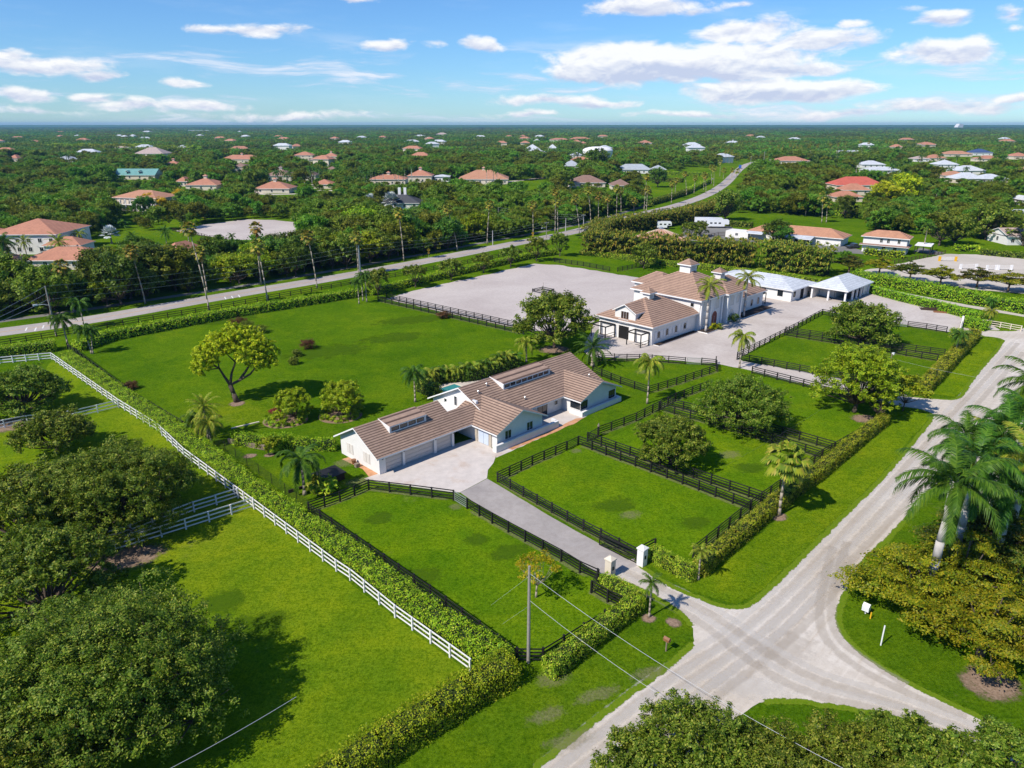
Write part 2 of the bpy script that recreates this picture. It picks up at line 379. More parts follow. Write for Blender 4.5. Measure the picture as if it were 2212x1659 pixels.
def quads_mesh(name, V, nper=4, mi=None):
    "V: (n*nper, 3) array of separate polygons"
    V = np.ascontiguousarray(V, dtype=np.float32).reshape(-1, 3); n = len(V) // nper
    me = bpy.data.meshes.new(name); me.vertices.add(len(V)); me.vertices.foreach_set('co', V.ravel())
    me.loops.add(len(V)); me.loops.foreach_set('vertex_index', np.arange(len(V), dtype=np.int32))
    me.polygons.add(n); me.polygons.foreach_set('loop_start', np.arange(0, len(V), nper, dtype=np.int32))
    me.polygons.foreach_set('loop_total', np.full(n, nper, dtype=np.int32))
    if mi is not None: me.polygons.foreach_set('material_index', np.asarray(mi, dtype=np.int32))
    me.update(calc_edges=True); return me

class MB:
    def __init__(s): s.v = []; s.f = []; s.m = []
    def face(s, pts, m=0):
        k = len(s.v); s.v += [tuple(p) for p in pts]; s.f.append(list(range(k, k + len(pts)))); s.m.append(m)
    def box(s, x0, x1, y0, y1, z0, z1, m=0):
        k = len(s.v); s.v += [(x, y, z) for z in (z0, z1) for x, y in ((x0, y0), (x1, y0), (x1, y1), (x0, y1))]
        for q in ((0, 3, 2, 1), (4, 5, 6, 7), (0, 1, 5, 4), (1, 2, 6, 5), (2, 3, 7, 6), (3, 0, 4, 7)):
            s.f.append([k + i for i in q]); s.m.append(m)
        return s
    def prism(s, poly, z0, z1, m=0, mside=None):
        n = len(poly); k = len(s.v); mside = m if mside is None else mside
        s.v += [(p[0], p[1], z0) for p in poly] + [(p[0], p[1], z1) for p in poly]
        s.f.append([k + i for i in range(n)][::-1]); s.m.append(mside)
        s.f.append([k + n + i for i in range(n)]); s.m.append(m)
        for i in range(n):
            j = (i + 1) % n; s.f.append([k + i, k + j, k + n + j, k + n + i]); s.m.append(mside)
        return s
    def ext(s, poly, d, m=0, mcap=None):
        "extrude a 3D polygon by vector d"
        n = len(poly); k = len(s.v); mcap = m if mcap is None else mcap
        s.v += [tuple(p) for p in poly] + [tuple(p[i] + d[i] for i in range(3)) for p in poly]
        s.f.append([k + i for i in range(n)][::-1]); s.m.append(m)
        s.f.append([k + n + i for i in range(n)]); s.m.append(mcap)
        for i in range(n):
            j = (i + 1) % n; s.f.append([k + i, k + j, k + n + j, k + n + i]); s.m.append(m)
        return s
    def tube(s, p0, p1, r0, r1=None, n=7, m=0):
        r1 = r0 if r1 is None else r1
        a = Vector(p0); b = Vector(p1); d = (b - a)
        if d.length < 1e-6: return s
        d.normalize(); u = d.orthogonal().normalized(); v = d.cross(u); k = len(s.v)
        for c, r in ((a, r0), (b, r1)):
            for i in range(n):
                t = 2 * math.pi * i / n; s.v.append(tuple(c + u * (r * math.cos(t)) + v * (r * math.sin(t))))
        for i in range(n):
            j = (i + 1) % n; s.f.append([k + i, k + j, k + n + j, k + n + i]); s.m.append(m)
        s.f.append([k + i for i in range(n)][::-1]); s.m.append(m); s.f.append([k + n + i for i in range(n)]); s.m.append(m)
        return s
    def path(s, pts, rs, n=7, m=0):
        for i in range(len(pts) - 1): s.tube(pts[i], pts[i + 1], rs[i], rs[i + 1], n, m)
        return s
    def bar(s, p0, p1, w, h, m=0):
        "upright board from p0 to p1 (centre line), w across, h high"
        a = Vector(p0); b = Vector(p1); d = b - a; t = Vector((-d.y, d.x, 0))
        if t.length < 1e-6: t = Vector((1, 0, 0))
        t.normalize(); t *= w / 2; u = Vector((0, 0, h / 2)); k = len(s.v)
        for c in (a, b):
            for q in (-t - u, t - u, t + u, -t + u): s.v.append(tuple(c + q))
        for q in ((0, 3, 2, 1), (4, 5, 6, 7), (0, 1, 5, 4), (1, 2, 6, 5), (2, 3, 7, 6), (3, 0, 4, 7)):
            s.f.append([k + i for i in q]); s.m.append(m)
        return s
    def mesh(s, name='mesh', smooth=False):
        me = bpy.data.meshes.new(name); me.from_pydata(s.v, [], s.f); me.update()
        me.polygons.foreach_set('material_index', s.m)
        if smooth: me.polygons.foreach_set('use_smooth', [True] * len(s.f))
        return me
    def build(s, name, mats, parent=None, loc=None, smooth=False):
        return link(name, s.mesh(name, smooth), mats, parent, loc)

def densify(pts, step, jit, seed=0, closed=True):
    r = random.Random(seed); out = []; n = len(pts)
    for i in range(n if closed else n - 1):
        a, b = pts[i], pts[(i + 1) % n]; L = math.dist(a, b); k = max(1, int(L / step)); nx, ny = -(b[1] - a[1]) / max(L, .01), (b[0] - a[0]) / max(L, .01)
        for j in range(k):
            t = j / k; q = r.uniform(-jit, jit) if j else 0
            out.append((a[0] + (b[0] - a[0]) * t + nx * q, a[1] + (b[1] - a[1]) * t + ny * q))
    if not closed: out.append(pts[-1])
    return out

def sheet(name, pts, z, mat, step=1.2, jit=.18, seed=0):
    from mathutils.geometry import tessellate_polygon
    P = densify(pts, step, jit, seed) if step else pts
    me = bpy.data.meshes.new(name); tri = tessellate_polygon([[Vector((p[0], p[1], 0)) for p in P]])
    fs = []
    for a, b, c in tri:
        ar = (P[b][0] - P[a][0]) * (P[c][1] - P[a][1]) - (P[c][0] - P[a][0]) * (P[b][1] - P[a][1])
        fs.append((a, b, c) if ar > 0 else (a, c, b))
    me.from_pydata([(p[0], p[1], z) for p in P], [], fs); me.update()
    o = link(name, me, mat); o['kind'] = 'structure'; return o

def smoothpts(pts, it=2):
    for _ in range(it):
        q = [pts[0]]
        for a, b in zip(pts, pts[1:]):
            q += [(a[0] * .75 + b[0] * .25, a[1] * .75 + b[1] * .25), (a[0] * .25 + b[0] * .75, a[1] * .25 + b[1] * .75)]
        q.append(pts[-1]); pts = q
    return pts

def offset(pts, d):
    out = []
    for i, p in enumerate(pts):
        a = pts[max(0, i - 1)]; b = pts[min(len(pts) - 1, i + 1)]; L = math.dist(a, b) or 1
        out.append((p[0] - (b[1] - a[1]) / L * d, p[1] + (b[0] - a[0]) / L * d))
    return out

def strip(name, centre, width, z, mat, jit=.0):
    l = offset(centre, width / 2); r = offset(centre, -width / 2)
    if jit:
        l = [(a + random.uniform(-jit, jit), b + random.uniform(-jit, jit)) for a, b in l]; r = [(a + random.uniform(-jit, jit), b + random.uniform(-jit, jit)) for a, b in r]
    mb = MB()
    for i in range(len(centre) - 1): mb.face([(*r[i], z), (*r[i + 1], z), (*l[i + 1], z), (*l[i], z)])
    o = mb.build(name, mat); o['kind'] = 'structure'; return o

def softmat(name, c1, c2, amount, scale=2.2, lo=.35, hi=.65):
    "thin wear lying on another surface: it thins out towards its own edge and in patches"
    m, t, b, o = new_mat(name); g = t.new('ShaderNodeNewGeometry'); P = g.outputs['Position']; a = t.new('ShaderNodeAttribute'); a.attribute_name = 'edge'
    n = t.noise(P, scale, 6, .75); k = t.mix(t.smooth(t.noise(P, 5, 5, .75), .4, .6), c4(c1), c4(c2)); t.put(b.inputs['Base Color'], k); b.inputs['Roughness'].default_value = .95; b.inputs['Specular IOR Level'].default_value = 0
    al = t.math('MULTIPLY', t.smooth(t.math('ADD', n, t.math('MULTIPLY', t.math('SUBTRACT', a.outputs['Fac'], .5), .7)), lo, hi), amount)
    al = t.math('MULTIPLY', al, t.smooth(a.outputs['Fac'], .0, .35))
    tr = t.new('ShaderNodeBsdfTransparent'); mx = t.new('ShaderNodeMixShader'); t.put(mx.inputs[0], al); t.l.new(tr.outputs[0], mx.inputs[1]); t.l.new(b.outputs[0], mx.inputs[2]); t.l.new(mx.outputs[0], o.inputs[0]); return m
def softstrip(name, centre, width, z, mat):
    n = len(centre); cols = [offset(centre, width * f) for f in (.5, .25, 0, -.25, -.5)]; e = [0, .6, 1, .6, 0]
    me = bpy.data.meshes.new(name); V = [(*cols[j][i], z) for i in range(n) for j in range(5)]
    me.from_pydata(V, [], [(i * 5 + j + 1, i * 5 + j, i * 5 + j + 5, i * 5 + j + 6) for i in range(n - 1) for j in range(4)]); me.update()
    at_ = me.attributes.new('edge', 'FLOAT', 'POINT'); at_.data.foreach_set('value', [e[j] * (0 if i in (0, n - 1) else 1) for i in range(n) for j in range(5)]); o = link(name, me, mat); o['kind'] = 'structure'; return o
def softspot(name, g, rx, ry, z, mat, rz=0):
    me = bpy.data.meshes.new(name); V = [(g[0], g[1], z)]; F = []; E_ = [1.0]; N = 22
    for k in (1, 2, 3):
        for i in range(N):
            t = 6.2832 * i / N; r = k / 3; x, y = rx * r * math.cos(t), ry * r * math.sin(t); V.append((g[0] + x * math.cos(rz) - y * math.sin(rz), g[1] + x * math.sin(rz) + y * math.cos(rz), z)); E_.append(1 - r)
    for i in range(N):
        j = (i + 1) % N; F.append((0, 1 + i, 1 + j))
        for k in (0, 1): F.append((1 + k * N + i, 1 + (k + 1) * N + i, 1 + (k + 1) * N + j, 1 + k * N + j))
    me.from_pydata(V, [], F); me.update(); at_ = me.attributes.new('edge', 'FLOAT', 'POINT'); at_.data.foreach_set('value', E_); o = link(name, me, mat); o['kind'] = 'structure'; return o
M['wear'] = softmat('worn turf and soil', (.40, .33, .20), (.20, .20, .08), .30, 1.6)
M['soil'] = softmat('bare brown soil', (.34, .24, .17), (.22, .15, .10), .95, 1.2, .2, .5)
M['fringe'] = softmat('grass creeping over gravel', (.10, .18, .006), (.15, .21, .015), 1.0, 3.2, .42, .56)
M['rut'] = softmat('packed wheel rut', (.50, .42, .33), (.56, .48, .39), .24, .8, .3, .65)
M['ridge'] = softmat('loose pale shell', (.80, .74, .67), (.74, .68, .60), .30, 1.0, .35, .65)
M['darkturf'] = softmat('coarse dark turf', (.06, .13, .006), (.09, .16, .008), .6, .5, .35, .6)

# ------------------------------------------------------------------ ground
def GP(lst, f=None): return [G(*(f(*p) if f else p)) for p in lst]
gx = [-26000, -9000, -4000, -2000, -1200] + list(range(-800, 801, 80)) + [1200, 2000, 4000, 9000, 26000]; gy = list(range(-160, 961, 80)) + [1200, 1600, 2400, 4000, 9000, 20000, 40000]
mb = MB(); mb.v = [(x, y, 0) for y in gy for x in gx]; nx_ = len(gx)
for j in range(len(gy) - 1):
    for i in range(nx_ - 1): k = j * nx_ + i; mb.f.append([k, k + 1, k + nx_ + 1, k + nx_]); mb.m.append(0)
o = mb.build('ground', 'grass'); o['kind'] = 'structure'

EA = (0.7120, 0.7022)   # the estate's own axes: along the houses ...
EB = (0.7022, -0.7120)
road_left = [(1060, 1740), (1155.6, 1659), (1237, 1593), (1320.6, 1526), (1420.6, 1456), (1474, 1412), (1500, 1385), (1497, 1357), (1475, 1328), (1439, 1304), (1401, 1280), (1297, 1239), (1280, 1232), (1370, 1206), (1400, 1236), (1457.6, 1270), (1514, 1293), (1559.6, 1310), (1590, 1312.6), (1620, 1308), (1665, 1266.5), (1741, 1194.7), (1816.5, 1119), (1907, 1032), (1973, 953.3), (2018.8, 898.3), (2000, 888), (1973, 882), (1932, 878), (1908, 866), (1912, 852), (1962, 856), (2024, 861.6), (2061, 863.5), (2079, 854), (2097.6, 821.3), (2171, 737), (2156, 729.6), (2116, 726), (2114, 712), (2170.4, 715.3), (2197, 714), (2250, 690), (2400, 640)]
road_right = [(2700, 640), (2330, 700), (2260, 790), (2130, 930), (1990, 1090), (1903, 1179.6), (1865.6, 1210), (1850.5, 1251.4), (1824, 1289), (1810.8, 1319.4), (1814.6, 1357), (1839, 1391), (1884.5, 1429), (1967.6, 1478), (2062, 1523.4), (2149, 1565), (2240, 1610), (2400, 1690), (2400, 1780), (2156, 1630), (2040, 1585), (1911, 1545), (1778.7, 1523), (1703, 1513), (1640, 1518), (1560, 1570), (1500, 1659), (1430, 1760)]
sheet('gravel_road', GP(road_left + road_right), .008, 'gravel', .35, .05, 3)
for ed_ in (road_left[:7], road_left[7:13], road_left[13:44], road_left[43:], road_right[2:17], road_right[18:25]): softstrip('road_verge', densify(smoothpts(GP(ed_), 1), .5, .10, 8, False), 1.0, .0125, 'fringe')
RT = [[(1180, 1680), (1300, 1580), (1450, 1460), (1600, 1370), (1740, 1240), (1900, 1070), (2080, 870), (2200, 740)], [(1215, 1690), (1335, 1592), (1485, 1472), (1640, 1375), (1775, 1245), (1925, 1085), (2100, 885), (2212, 760)], [(1260, 1700), (1380, 1600), (1520, 1490), (1690, 1370), (1815, 1235), (1950, 1100), (2130, 885)], [(1300, 1700), (1420, 1605), (1555, 1500), (1725, 1370), (1845, 1230)],
 [(1330, 1225), (1450, 1280), (1560, 1340), (1640, 1400), (1760, 1470), (1900, 1510), (2060, 1565), (2240, 1650)], [(1310, 1240), (1430, 1297), (1530, 1355), (1610, 1425), (1740, 1500), (1900, 1533), (2050, 1583), (2220, 1668)], [(1800, 1180), (1770, 1290), (1770, 1370), (1830, 1430), (1940, 1490), (2090, 1548)], [(1830, 1170), (1795, 1290), (1798, 1365), (1850, 1415), (1960, 1480)]]
for i, r_ in enumerate(RT):
    p_ = densify(smoothpts(GP(r_), 3), .8, 0, 0, False); softstrip('wheel_rut', p_, 1.3 if i not in (4, 5) else 1.5, .0100 + i * .0004, 'rut'); i < 6 and softstrip('shell_ridge', offset(p_, 1.0), 1.2, .0102 + i * .0004, 'ridge')
softspot('packed_shell', G(1690, 1400), 5.5, 3.2, .0095, 'rut', .6); softspot('packed_shell', G(1820, 1240), 5, 3, .0095, 'rut', .8); softspot('loose_shell', G(1610, 1480), 6, 2.4, .0096, 'ridge', -.2); softspot('loose_shell', G(1960, 1060), 5, 2.4, .0096, 'ridge', .8)
sheet('gravel_yard', GP([(1262, 742), (1284, 700), (1300, 690), (1370, 700), (1640, 660), (1640, 618), (1700, 640), (1745, 640), (1868, 619), (1950, 640), (2124, 688), (2160, 712), (2116, 727), (2041, 716), (1775, 671), (1592, 775), (1606, 780), (1753, 807), (1889, 828), (1965, 856), (1935, 878), (1914, 869), (1753, 834), (1621, 800), (1544, 785), (1408, 776), (1278, 772), (1262, 760)]), .004, 'yard', 1.5, .25, 4)
sheet('riding_arena', GP([(835, 646), (880, 632), (970, 611), (1104, 581), (1154, 569.5), (1204, 572), (1300, 587), (1400, 604), (1440, 625), (1420, 650), (1290, 690), (1268, 700), (1235, 716), (1150, 715), (1000, 684)]), .004, 'sand', 2, .5, 5)
sheet('concrete_apron', GP([(786, 1034), (815, 1024), (986, 958), (1030, 945), (1075, 977), (1066, 1000), (1054, 1015), (1052, 1033), (993, 1064), (970, 1062), (797, 1038)]), .012, 'concrete', 1.5, .05, 6)
sheet('driveway', GP([(994, 1064), (1052, 1034), (1100, 1062), (1200, 1122), (1290, 1172), (1378, 1221), (1372, 1224), (1300, 1241), (1240, 1206), (1140, 1150), (1030, 1090)]), .014, 'drive', 1.5, .05, 7)
sheet('garden_path', GP([Z5(225, 985), Z5(345, 950), Z5(470, 1085), Z5(400, 1100), Z5(360, 1050)]), .010, 'orange', 1, .04, 8)
sheet('courtyard', GP([Z5(1225, 975), Z5(1640, 790), Z5(1750, 745), Z5(1830, 690), Z5(1690, 610), Z5(1500, 640), Z5(1350, 780), Z5(1225, 940)]), .006, 'concrete', 1, .1, 9)
sheet('path', GP([Z5(1330, 925), Z5(1640, 795), Z5(1750, 745), Z5(1795, 716), Z5(1740, 722), Z5(1630, 775), Z5(1300, 915)]), .010, 'orange', .8, .12, 10)
sheet('neighbour_sand_ring', GP([Z1(1140, 832), Z1(1330, 790), Z1(1600, 758), Z1(1780, 762), Z1(1990, 785), Z1(1975, 880), Z1(1500, 893), Z1(1290, 858)]), .004, 'sand', 2, .4, 11)
sheet('jumping_ring', GP([Z3(1330, 1060), Z3(1700, 982), Z3(1900, 985), Z3(2250, 1018), Z3(2600, 1040), Z3(2600, 1290), Z3(2212, 1240), Z3(1900, 1215), Z3(1500, 1155), Z3(1140, 1095)]), .004, 'sand2', 2, .4, 12)
sheet('bare_track', GP([Z3(1180, 1190), Z3(1400, 1240), Z3(1800, 1320), Z3(2212, 1390), Z3(2212, 1375), Z3(1800, 1303), Z3(1400, 1225), Z3(1180, 1178)]), .004, 'sand2', 2, .2, 13)
sheet('lane_paving', GP([Z3(0, 790), Z3(180, 760), Z3(300, 800), Z3(450, 880), Z3(560, 910), Z3(0, 895)]), .004, 'path', 2, .2, 14)
sheet('lane_paving', GP([Z3(760, 920), Z3(1000, 915), Z3(1170, 960), Z3(1180, 985), Z3(1000, 970)]), .005, 'path', 2, .2, 15)
sheet('lane_paving', GP([Z3(1540, 940), Z3(1700, 975), Z3(1650, 990), Z3(1500, 965)]), .005, 'path', 2, .2, 15)
# paddocks and lawns with their own turf
sheet('lawn', GP([(690, 1098), (780, 1062), (965, 1080), (1010, 1095), (1280, 1245), (1335, 1300), (1320, 1320), (1172, 1408), (1130, 1410), (700, 1108)]), .003, 'paddock', 3, .1, 16)
sheet('lawn', GP([(1078, 1044), (1250, 960), (1270, 970), (1625, 1096), (1500, 1200), (1480, 1205), (1395, 1190), (1385, 1190)]), .003, 'paddock', 3, .1, 17)
sheet('lawn', GP([(1290, 960), (1400, 905), (1520, 880), (1780, 1000), (1640, 1090)]), .003, 'paddock', 3, .1, 18)
sheet('lawn', GP([(1540, 870), (1600, 815), (1760, 840), (1905, 885), (1900, 925), (1800, 985)]), .003, 'paddock', 3, .1, 19)
sheet('lawn', GP([(113, 778), (257, 880), (340, 932), (398, 988), (572, 1118), (727, 1235), (854, 1335), (1016, 1453), (985, 1490), (740, 1650), (300, 1700), (-60, 1500), (-60, 1000)]), .003, 'olive', 3, .1, 20)
sheet('verge', GP([(1395, 1212), (1440, 1247), (1515, 1285), (1590, 1305), (1650, 1270), (1740, 1186), (1905, 1024), (2010, 898), (1985, 890), (1925, 890), (1860, 940), (1700, 1100), (1540, 1240), (1500, 1250), (1420, 1210)]), .005, 'verge', 2, .2, 21)
sheet('verge', GP([(1990, 850), (2060, 856), (2080, 846), (2160, 742), (2150, 730), (2110, 730), (2040, 800), (1965, 850)]), .005, 'verge', 2, .2, 22)
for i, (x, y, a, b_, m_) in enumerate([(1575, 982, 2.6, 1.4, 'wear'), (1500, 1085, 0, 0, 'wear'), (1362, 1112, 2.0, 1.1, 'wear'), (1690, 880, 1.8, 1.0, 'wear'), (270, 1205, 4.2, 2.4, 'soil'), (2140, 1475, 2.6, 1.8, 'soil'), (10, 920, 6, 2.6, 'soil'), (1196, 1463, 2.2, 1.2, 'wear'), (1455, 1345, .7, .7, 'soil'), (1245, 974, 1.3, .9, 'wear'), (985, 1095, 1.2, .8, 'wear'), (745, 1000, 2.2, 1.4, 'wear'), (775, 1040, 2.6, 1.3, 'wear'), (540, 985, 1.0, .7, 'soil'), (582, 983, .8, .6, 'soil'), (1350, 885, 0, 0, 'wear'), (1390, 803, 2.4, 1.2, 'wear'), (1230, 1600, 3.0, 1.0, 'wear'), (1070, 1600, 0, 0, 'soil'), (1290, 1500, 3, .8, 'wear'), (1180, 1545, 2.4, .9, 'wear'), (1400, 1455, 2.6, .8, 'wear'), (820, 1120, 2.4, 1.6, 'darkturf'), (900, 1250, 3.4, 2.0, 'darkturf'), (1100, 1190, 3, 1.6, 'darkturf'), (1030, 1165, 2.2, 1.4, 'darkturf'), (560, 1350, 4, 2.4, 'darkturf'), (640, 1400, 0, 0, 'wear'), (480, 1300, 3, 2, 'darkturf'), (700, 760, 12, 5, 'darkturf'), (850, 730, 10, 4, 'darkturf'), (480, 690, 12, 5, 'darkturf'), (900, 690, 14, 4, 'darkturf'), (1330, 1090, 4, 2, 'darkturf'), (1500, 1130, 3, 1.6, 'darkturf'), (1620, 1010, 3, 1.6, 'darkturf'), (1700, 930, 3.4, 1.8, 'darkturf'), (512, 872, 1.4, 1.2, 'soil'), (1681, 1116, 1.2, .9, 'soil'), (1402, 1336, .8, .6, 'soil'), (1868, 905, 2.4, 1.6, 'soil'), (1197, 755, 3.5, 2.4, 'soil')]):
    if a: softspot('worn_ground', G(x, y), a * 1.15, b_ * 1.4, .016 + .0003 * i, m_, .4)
# asphalt road with its bike path
mid = [(-260, 752), (0, 717.5), (187, 693), (450, 645), (737, 598), (930, 562), (1070, 534), (1195, 510), (1257, 497), (1340, 474), (1404, 458), (1474, 441), (1531, 420), (1566, 398), (1583, 380), (1596, 366), (1614, 354), (1645, 347), (1700, 343)]
MAINROAD = smoothpts(GP(mid), 2)
strip('asphalt_road', MAINROAD, 7.6, .010, 'asphalt')
strip('road_marking', [p for p in offset(MAINROAD, .12)], .13, .016, 'roadyellow'); strip('road_marking', [p for p in offset(MAINROAD, -.12)], .13, .016, 'roadyellow')
PATHC = smoothpts(GP([(-200, 722), (0, 694), (200, 667), (333, 646), (500, 622), (700, 588), (930, 546), (1060, 521), (1190, 497), (1290, 476), (1390, 446), (1450, 425), (1510, 400), (1540, 385)]), 2)
strip('bicycle_path', PATHC, 2.6, .010, 'path')
for q in [Z1(170, 1470), Z1(230, 1470), Z1(280, 1455), Z1(1460, 1268), Z1(1505, 1262), Z1(1550, 1255)]:
    g = G(*q); mb = MB(); d = (-.45, .89); L = 1.5; wv_ = .14; n_ = (.89, .45)
    mb.face([(g[0] + d[0] * sx * L + n_[0] * sy * wv_, g[1] + d[1] * sx * L + n_[1] * sy * wv_, .017) for sx, sy in ((-1, -1), (-1, 1), (1, 1), (1, -1))][::-1])
    o = mb.build('road_marking', 'roadwhite'); o['kind'] = 'structure'
strip('side_street', smoothpts(GP([Z3(760, 485), Z3(1000, 480), Z3(1400, 500), Z3(1600, 540), Z3(2000, 600), Z3(2300, 640)]), 1), 5, .006, 'asphalt')
strip('side_street', smoothpts(GP([Z1(-100, 745), Z1(190, 730), Z1(420, 720), Z1(560, 700), Z1(620, 640)]), 1), 6, .006, 'sand')
strip('side_street', smoothpts(GP([Z2(-150, 570), Z2(200, 575), Z2(550, 560), Z2(900, 540), Z2(1150, 505), Z2(1400, 480)]), 1), 7, .006, 'gravel')
strip('side_street', smoothpts(GP([Z2(980, 690), Z2(1060, 640), Z2(1300, 645), Z2(1450, 560), Z2(1480, 500)]), 1), 9, .005, 'sand2')
strip('side_street', smoothpts(GP([Z3(430, 440), Z3(640, 440), Z3(830, 425), Z3(830, 400)]), 1), 12, .006, 'sand2')
strip('side_street', smoothpts(GP([Z1(1380, 560), Z1(1700, 600), Z1(2000, 590)]), 1), 6, .006, 'gravel')
sheet('pond', GP([Z3(930, 418), Z3(1010, 413), Z3(1022, 440), Z3(1010, 472), Z3(985, 470), Z3(950, 445)]), .01, 'pond', 0)
# ------------------------------------------------------------------ buildings
HO = (-16.862, 81.715); HR = rad(44.6)
HC, HS = math.cos(HR), math.sin(HR)
def LW(s, t): return (HO[0] + s * HC - t * HS, HO[1] + s * HS + t * HC)   # estate axes -> world
def onplane(px, py, s=None, t=None):
    "where a sight line meets the wall plane s = const or t = const: (other coordinate, z)"
    d = ray(px, py); n = (HC, HS) if s is not None else (-HS, HC)
    k = (s if s is not None else t) + HO[0] * n[0] + HO[1] * n[1]
    q = k / (d[0] * n[0] + d[1] * n[1]); X, Y, Z = d[0] * q, d[1] * q, CAMH + d[2] * q
    X -= HO[0]; Y -= HO[1]
    return ((-X * HS + Y * HC) if s is not None else (X * HC + Y * HS), Z)

def slab(mb, p, th, mt=0, ms=1):
    n = len(p); k = len(mb.v); mb.v += [tuple(q) for q in p] + [(q[0], q[1], q[2] - th) for q in p]
    mb.f.append([k + i for i in range(n)]); mb.m.append(mt)
    mb.f.append([k + n + i for i in range(n)][::-1]); mb.m.append(ms)
    for i in range(n):
        j = (i + 1) % n; mb.f.append([k + i, k + n + i, k + n + j, k + j]); mb.m.append(ms)

def gable_roof(mb, x0, x1, y0, y1, yr, zr, z0, z1, axis='x', th=.2):
    f = (lambda x, y, z: (x, y, z)) if axis == 'x' else (lambda x, y, z: (y, x, z))
    a = [f(x0, y0, z0), f(x1, y0, z0), f(x1, yr, zr), f(x0, yr, zr)]; b = [f(x0, yr, zr), f(x1, yr, zr), f(x1, y1, z1), f(x0, y1, z1)]
    if axis != 'x': a.reverse(); b.reverse()
    slab(mb, a, th); slab(mb, b, th)

def gable_block(mb, x0, x1, y0, y1, yr, zr, z0, z1, axis='x', m=0):
    poly = [(y0, 0), (y1, 0), (y1, z1), (yr, zr), (y0, z0)]
    if axis == 'x': mb.ext([(x0, a, b) for a, b in poly], (x1 - x0, 0, 0), m)
    else: mb.ext([(a, x0, b) for a, b in poly][::-1], (0, x1 - x0, 0), m)

def hip_roof(mb, x0, x1, y0, y1, ze, zr, th=.2, ins=None, ridge=None):
    w, d = x1 - x0, y1 - y0; h = min(w, d) / 2 if ins is None else ins
    if ridge is None: ridge = 'x' if w > d else 'y'
    if ridge == 'x': a, b = (x0 + h, (y0 + y1) / 2, zr), (x1 - h, (y0 + y1) / 2, zr)
    else: a, b = ((x0 + x1) / 2, y0 + h, zr), ((x0 + x1) / 2, y1 - h, zr)
    A, B, C, D = (x0, y0, ze), (x1, y0, ze), (x1, y1, ze), (x0, y1, ze)
    deg = math.dist(a, b) < .05
    if ridge == 'x': fs = [[A, B, b, a], [B, C, b], [C, D, a, b], [D, A, a]] if not deg else [[A, B, a], [B, C, a], [C, D, a], [D, A, a]]
    else: fs = [[A, B, a], [B, C, b, a], [C, D, b], [D, A, a, b]] if not deg else [[A, B, a], [B, C, a], [C, D, a], [D, A, a]]
    for q in fs: mb.face(q, 0)
    lo = [(x0, y0, ze - th), (x1, y0, ze - th), (x1, y1, ze - th), (x0, y1, ze - th)]; up = [A, B, C, D]
    for i in range(4):
        j = (i + 1) % 4; mb.face([lo[i], lo[j], up[j], up[i]], 1)
    mb.face(lo[::-1], 1)

def window(root, axis, v, a0, a1, z0, z1, side=-1, frame='trim', glass='glass', bars=1, fw=.09, arch=False, depth=.06, name='window'):
    "window on the wall plane axis=v, facing side; frame part with pane and glazing bars"
    def P(a, z, d): return (v + side * d, a, z) if axis == 'x' else (a, v + side * d, z)
    def rect(mb, b0, b1, c0, c1, d0, d1, m=0):
        p, q = P(b0, c0, d0), P(b1, c1, d1)
        mb.box(min(p[0], q[0]), max(p[0], q[0]), min(p[1], q[1]), max(p[1], q[1]), min(p[2], q[2]), max(p[2], q[2]), m)
    f = MB(); top = z1
    rect(f, a0 - fw, a0, z0 - fw, z1 + fw, -.02, depth); rect(f, a1, a1 + fw, z0 - fw, z1 + fw, -.02, depth)
    rect(f, a0, a1, z0 - fw, z0, -.02, depth + .03)
    if not arch: rect(f, a0, a1, z1, z1 + fw, -.02, depth)
    for i in range(bars):
        c = a0 + (a1 - a0) * (i + 1) / (bars + 1); rect(f, c - .025, c + .025, z0, z1, .02, depth * .7)
    if arch:
        r = (a1 - a0) / 2; c = (a0 + a1) / 2
        for i in range(8):
            t0, t1 = math.pi * i / 8, math.pi * (i + 1) / 8
            f.ext([P(c + r * math.cos(t0), z1 + r * math.sin(t0), -.02), P(c + (r + fw) * math.cos(t0), z1 + (r + fw) * math.sin(t0), -.02), P(c + (r + fw) * math.cos(t1), z1 + (r + fw) * math.sin(t1), -.02), P(c + r * math.cos(t1), z1 + r * math.sin(t1), -.02)], (side * (depth + .02), 0, 0) if axis == 'x' else (0, side * (depth + .02), 0))
    fo = f.build(name, frame, root)
    g = MB()
    if arch:
        pts = [P(a0, z0, -.01), P(a1, z0, -.01)] + [P(c + r * math.cos(math.pi * i / 10), z1 + r * math.sin(math.pi * i / 10), -.01) for i in range(11)]
        g.ext(pts, (side * .03, 0, 0) if axis == 'x' else (0, side * .03, 0))
    else: rect(g, a0, a1, z0, z1, -.01, .02)
    g.build('pane', glass, fo)
    return fo

# --- the ranch house -------------------------------------------------
ranch = empty('ranch_house', (*HO, 0), HR, 'long white ranch house with brown tiled gables, three garage doors and a concrete forecourt', 'house')
mb = MB()
th = .2
gable_block(mb, 0, 12.4, .3, 8.9, 4.5, 5.05, 2.78, 2.72)
mb.box(12.4, 18.4, 4.2, 8.9, 0, 2.5)
mb.box(12.02, 12.4, -.05, .3, 0, 2.55)
gable_block(mb, 18.4, 42.1, -1.3, 12.0, 5.3, 5.57, 2.65, 2.3)
gable_block(mb, -5.1, 3.2, 15.8, 24.8, 20.3, 4.5, 2.5, 2.5, 'y')
gable_block(mb, -5.1, 3.2, 33.3, 42.1, 37.8, 4.25, 2.5, 2.5, 'y')
for x0, x1 in ((0, .98), (3.68, 4.02), (8.88, 9.32)): mb.box(x0, x1, -.05, .299, 0, 2.6)
mb.build('wall', 'white', ranch)
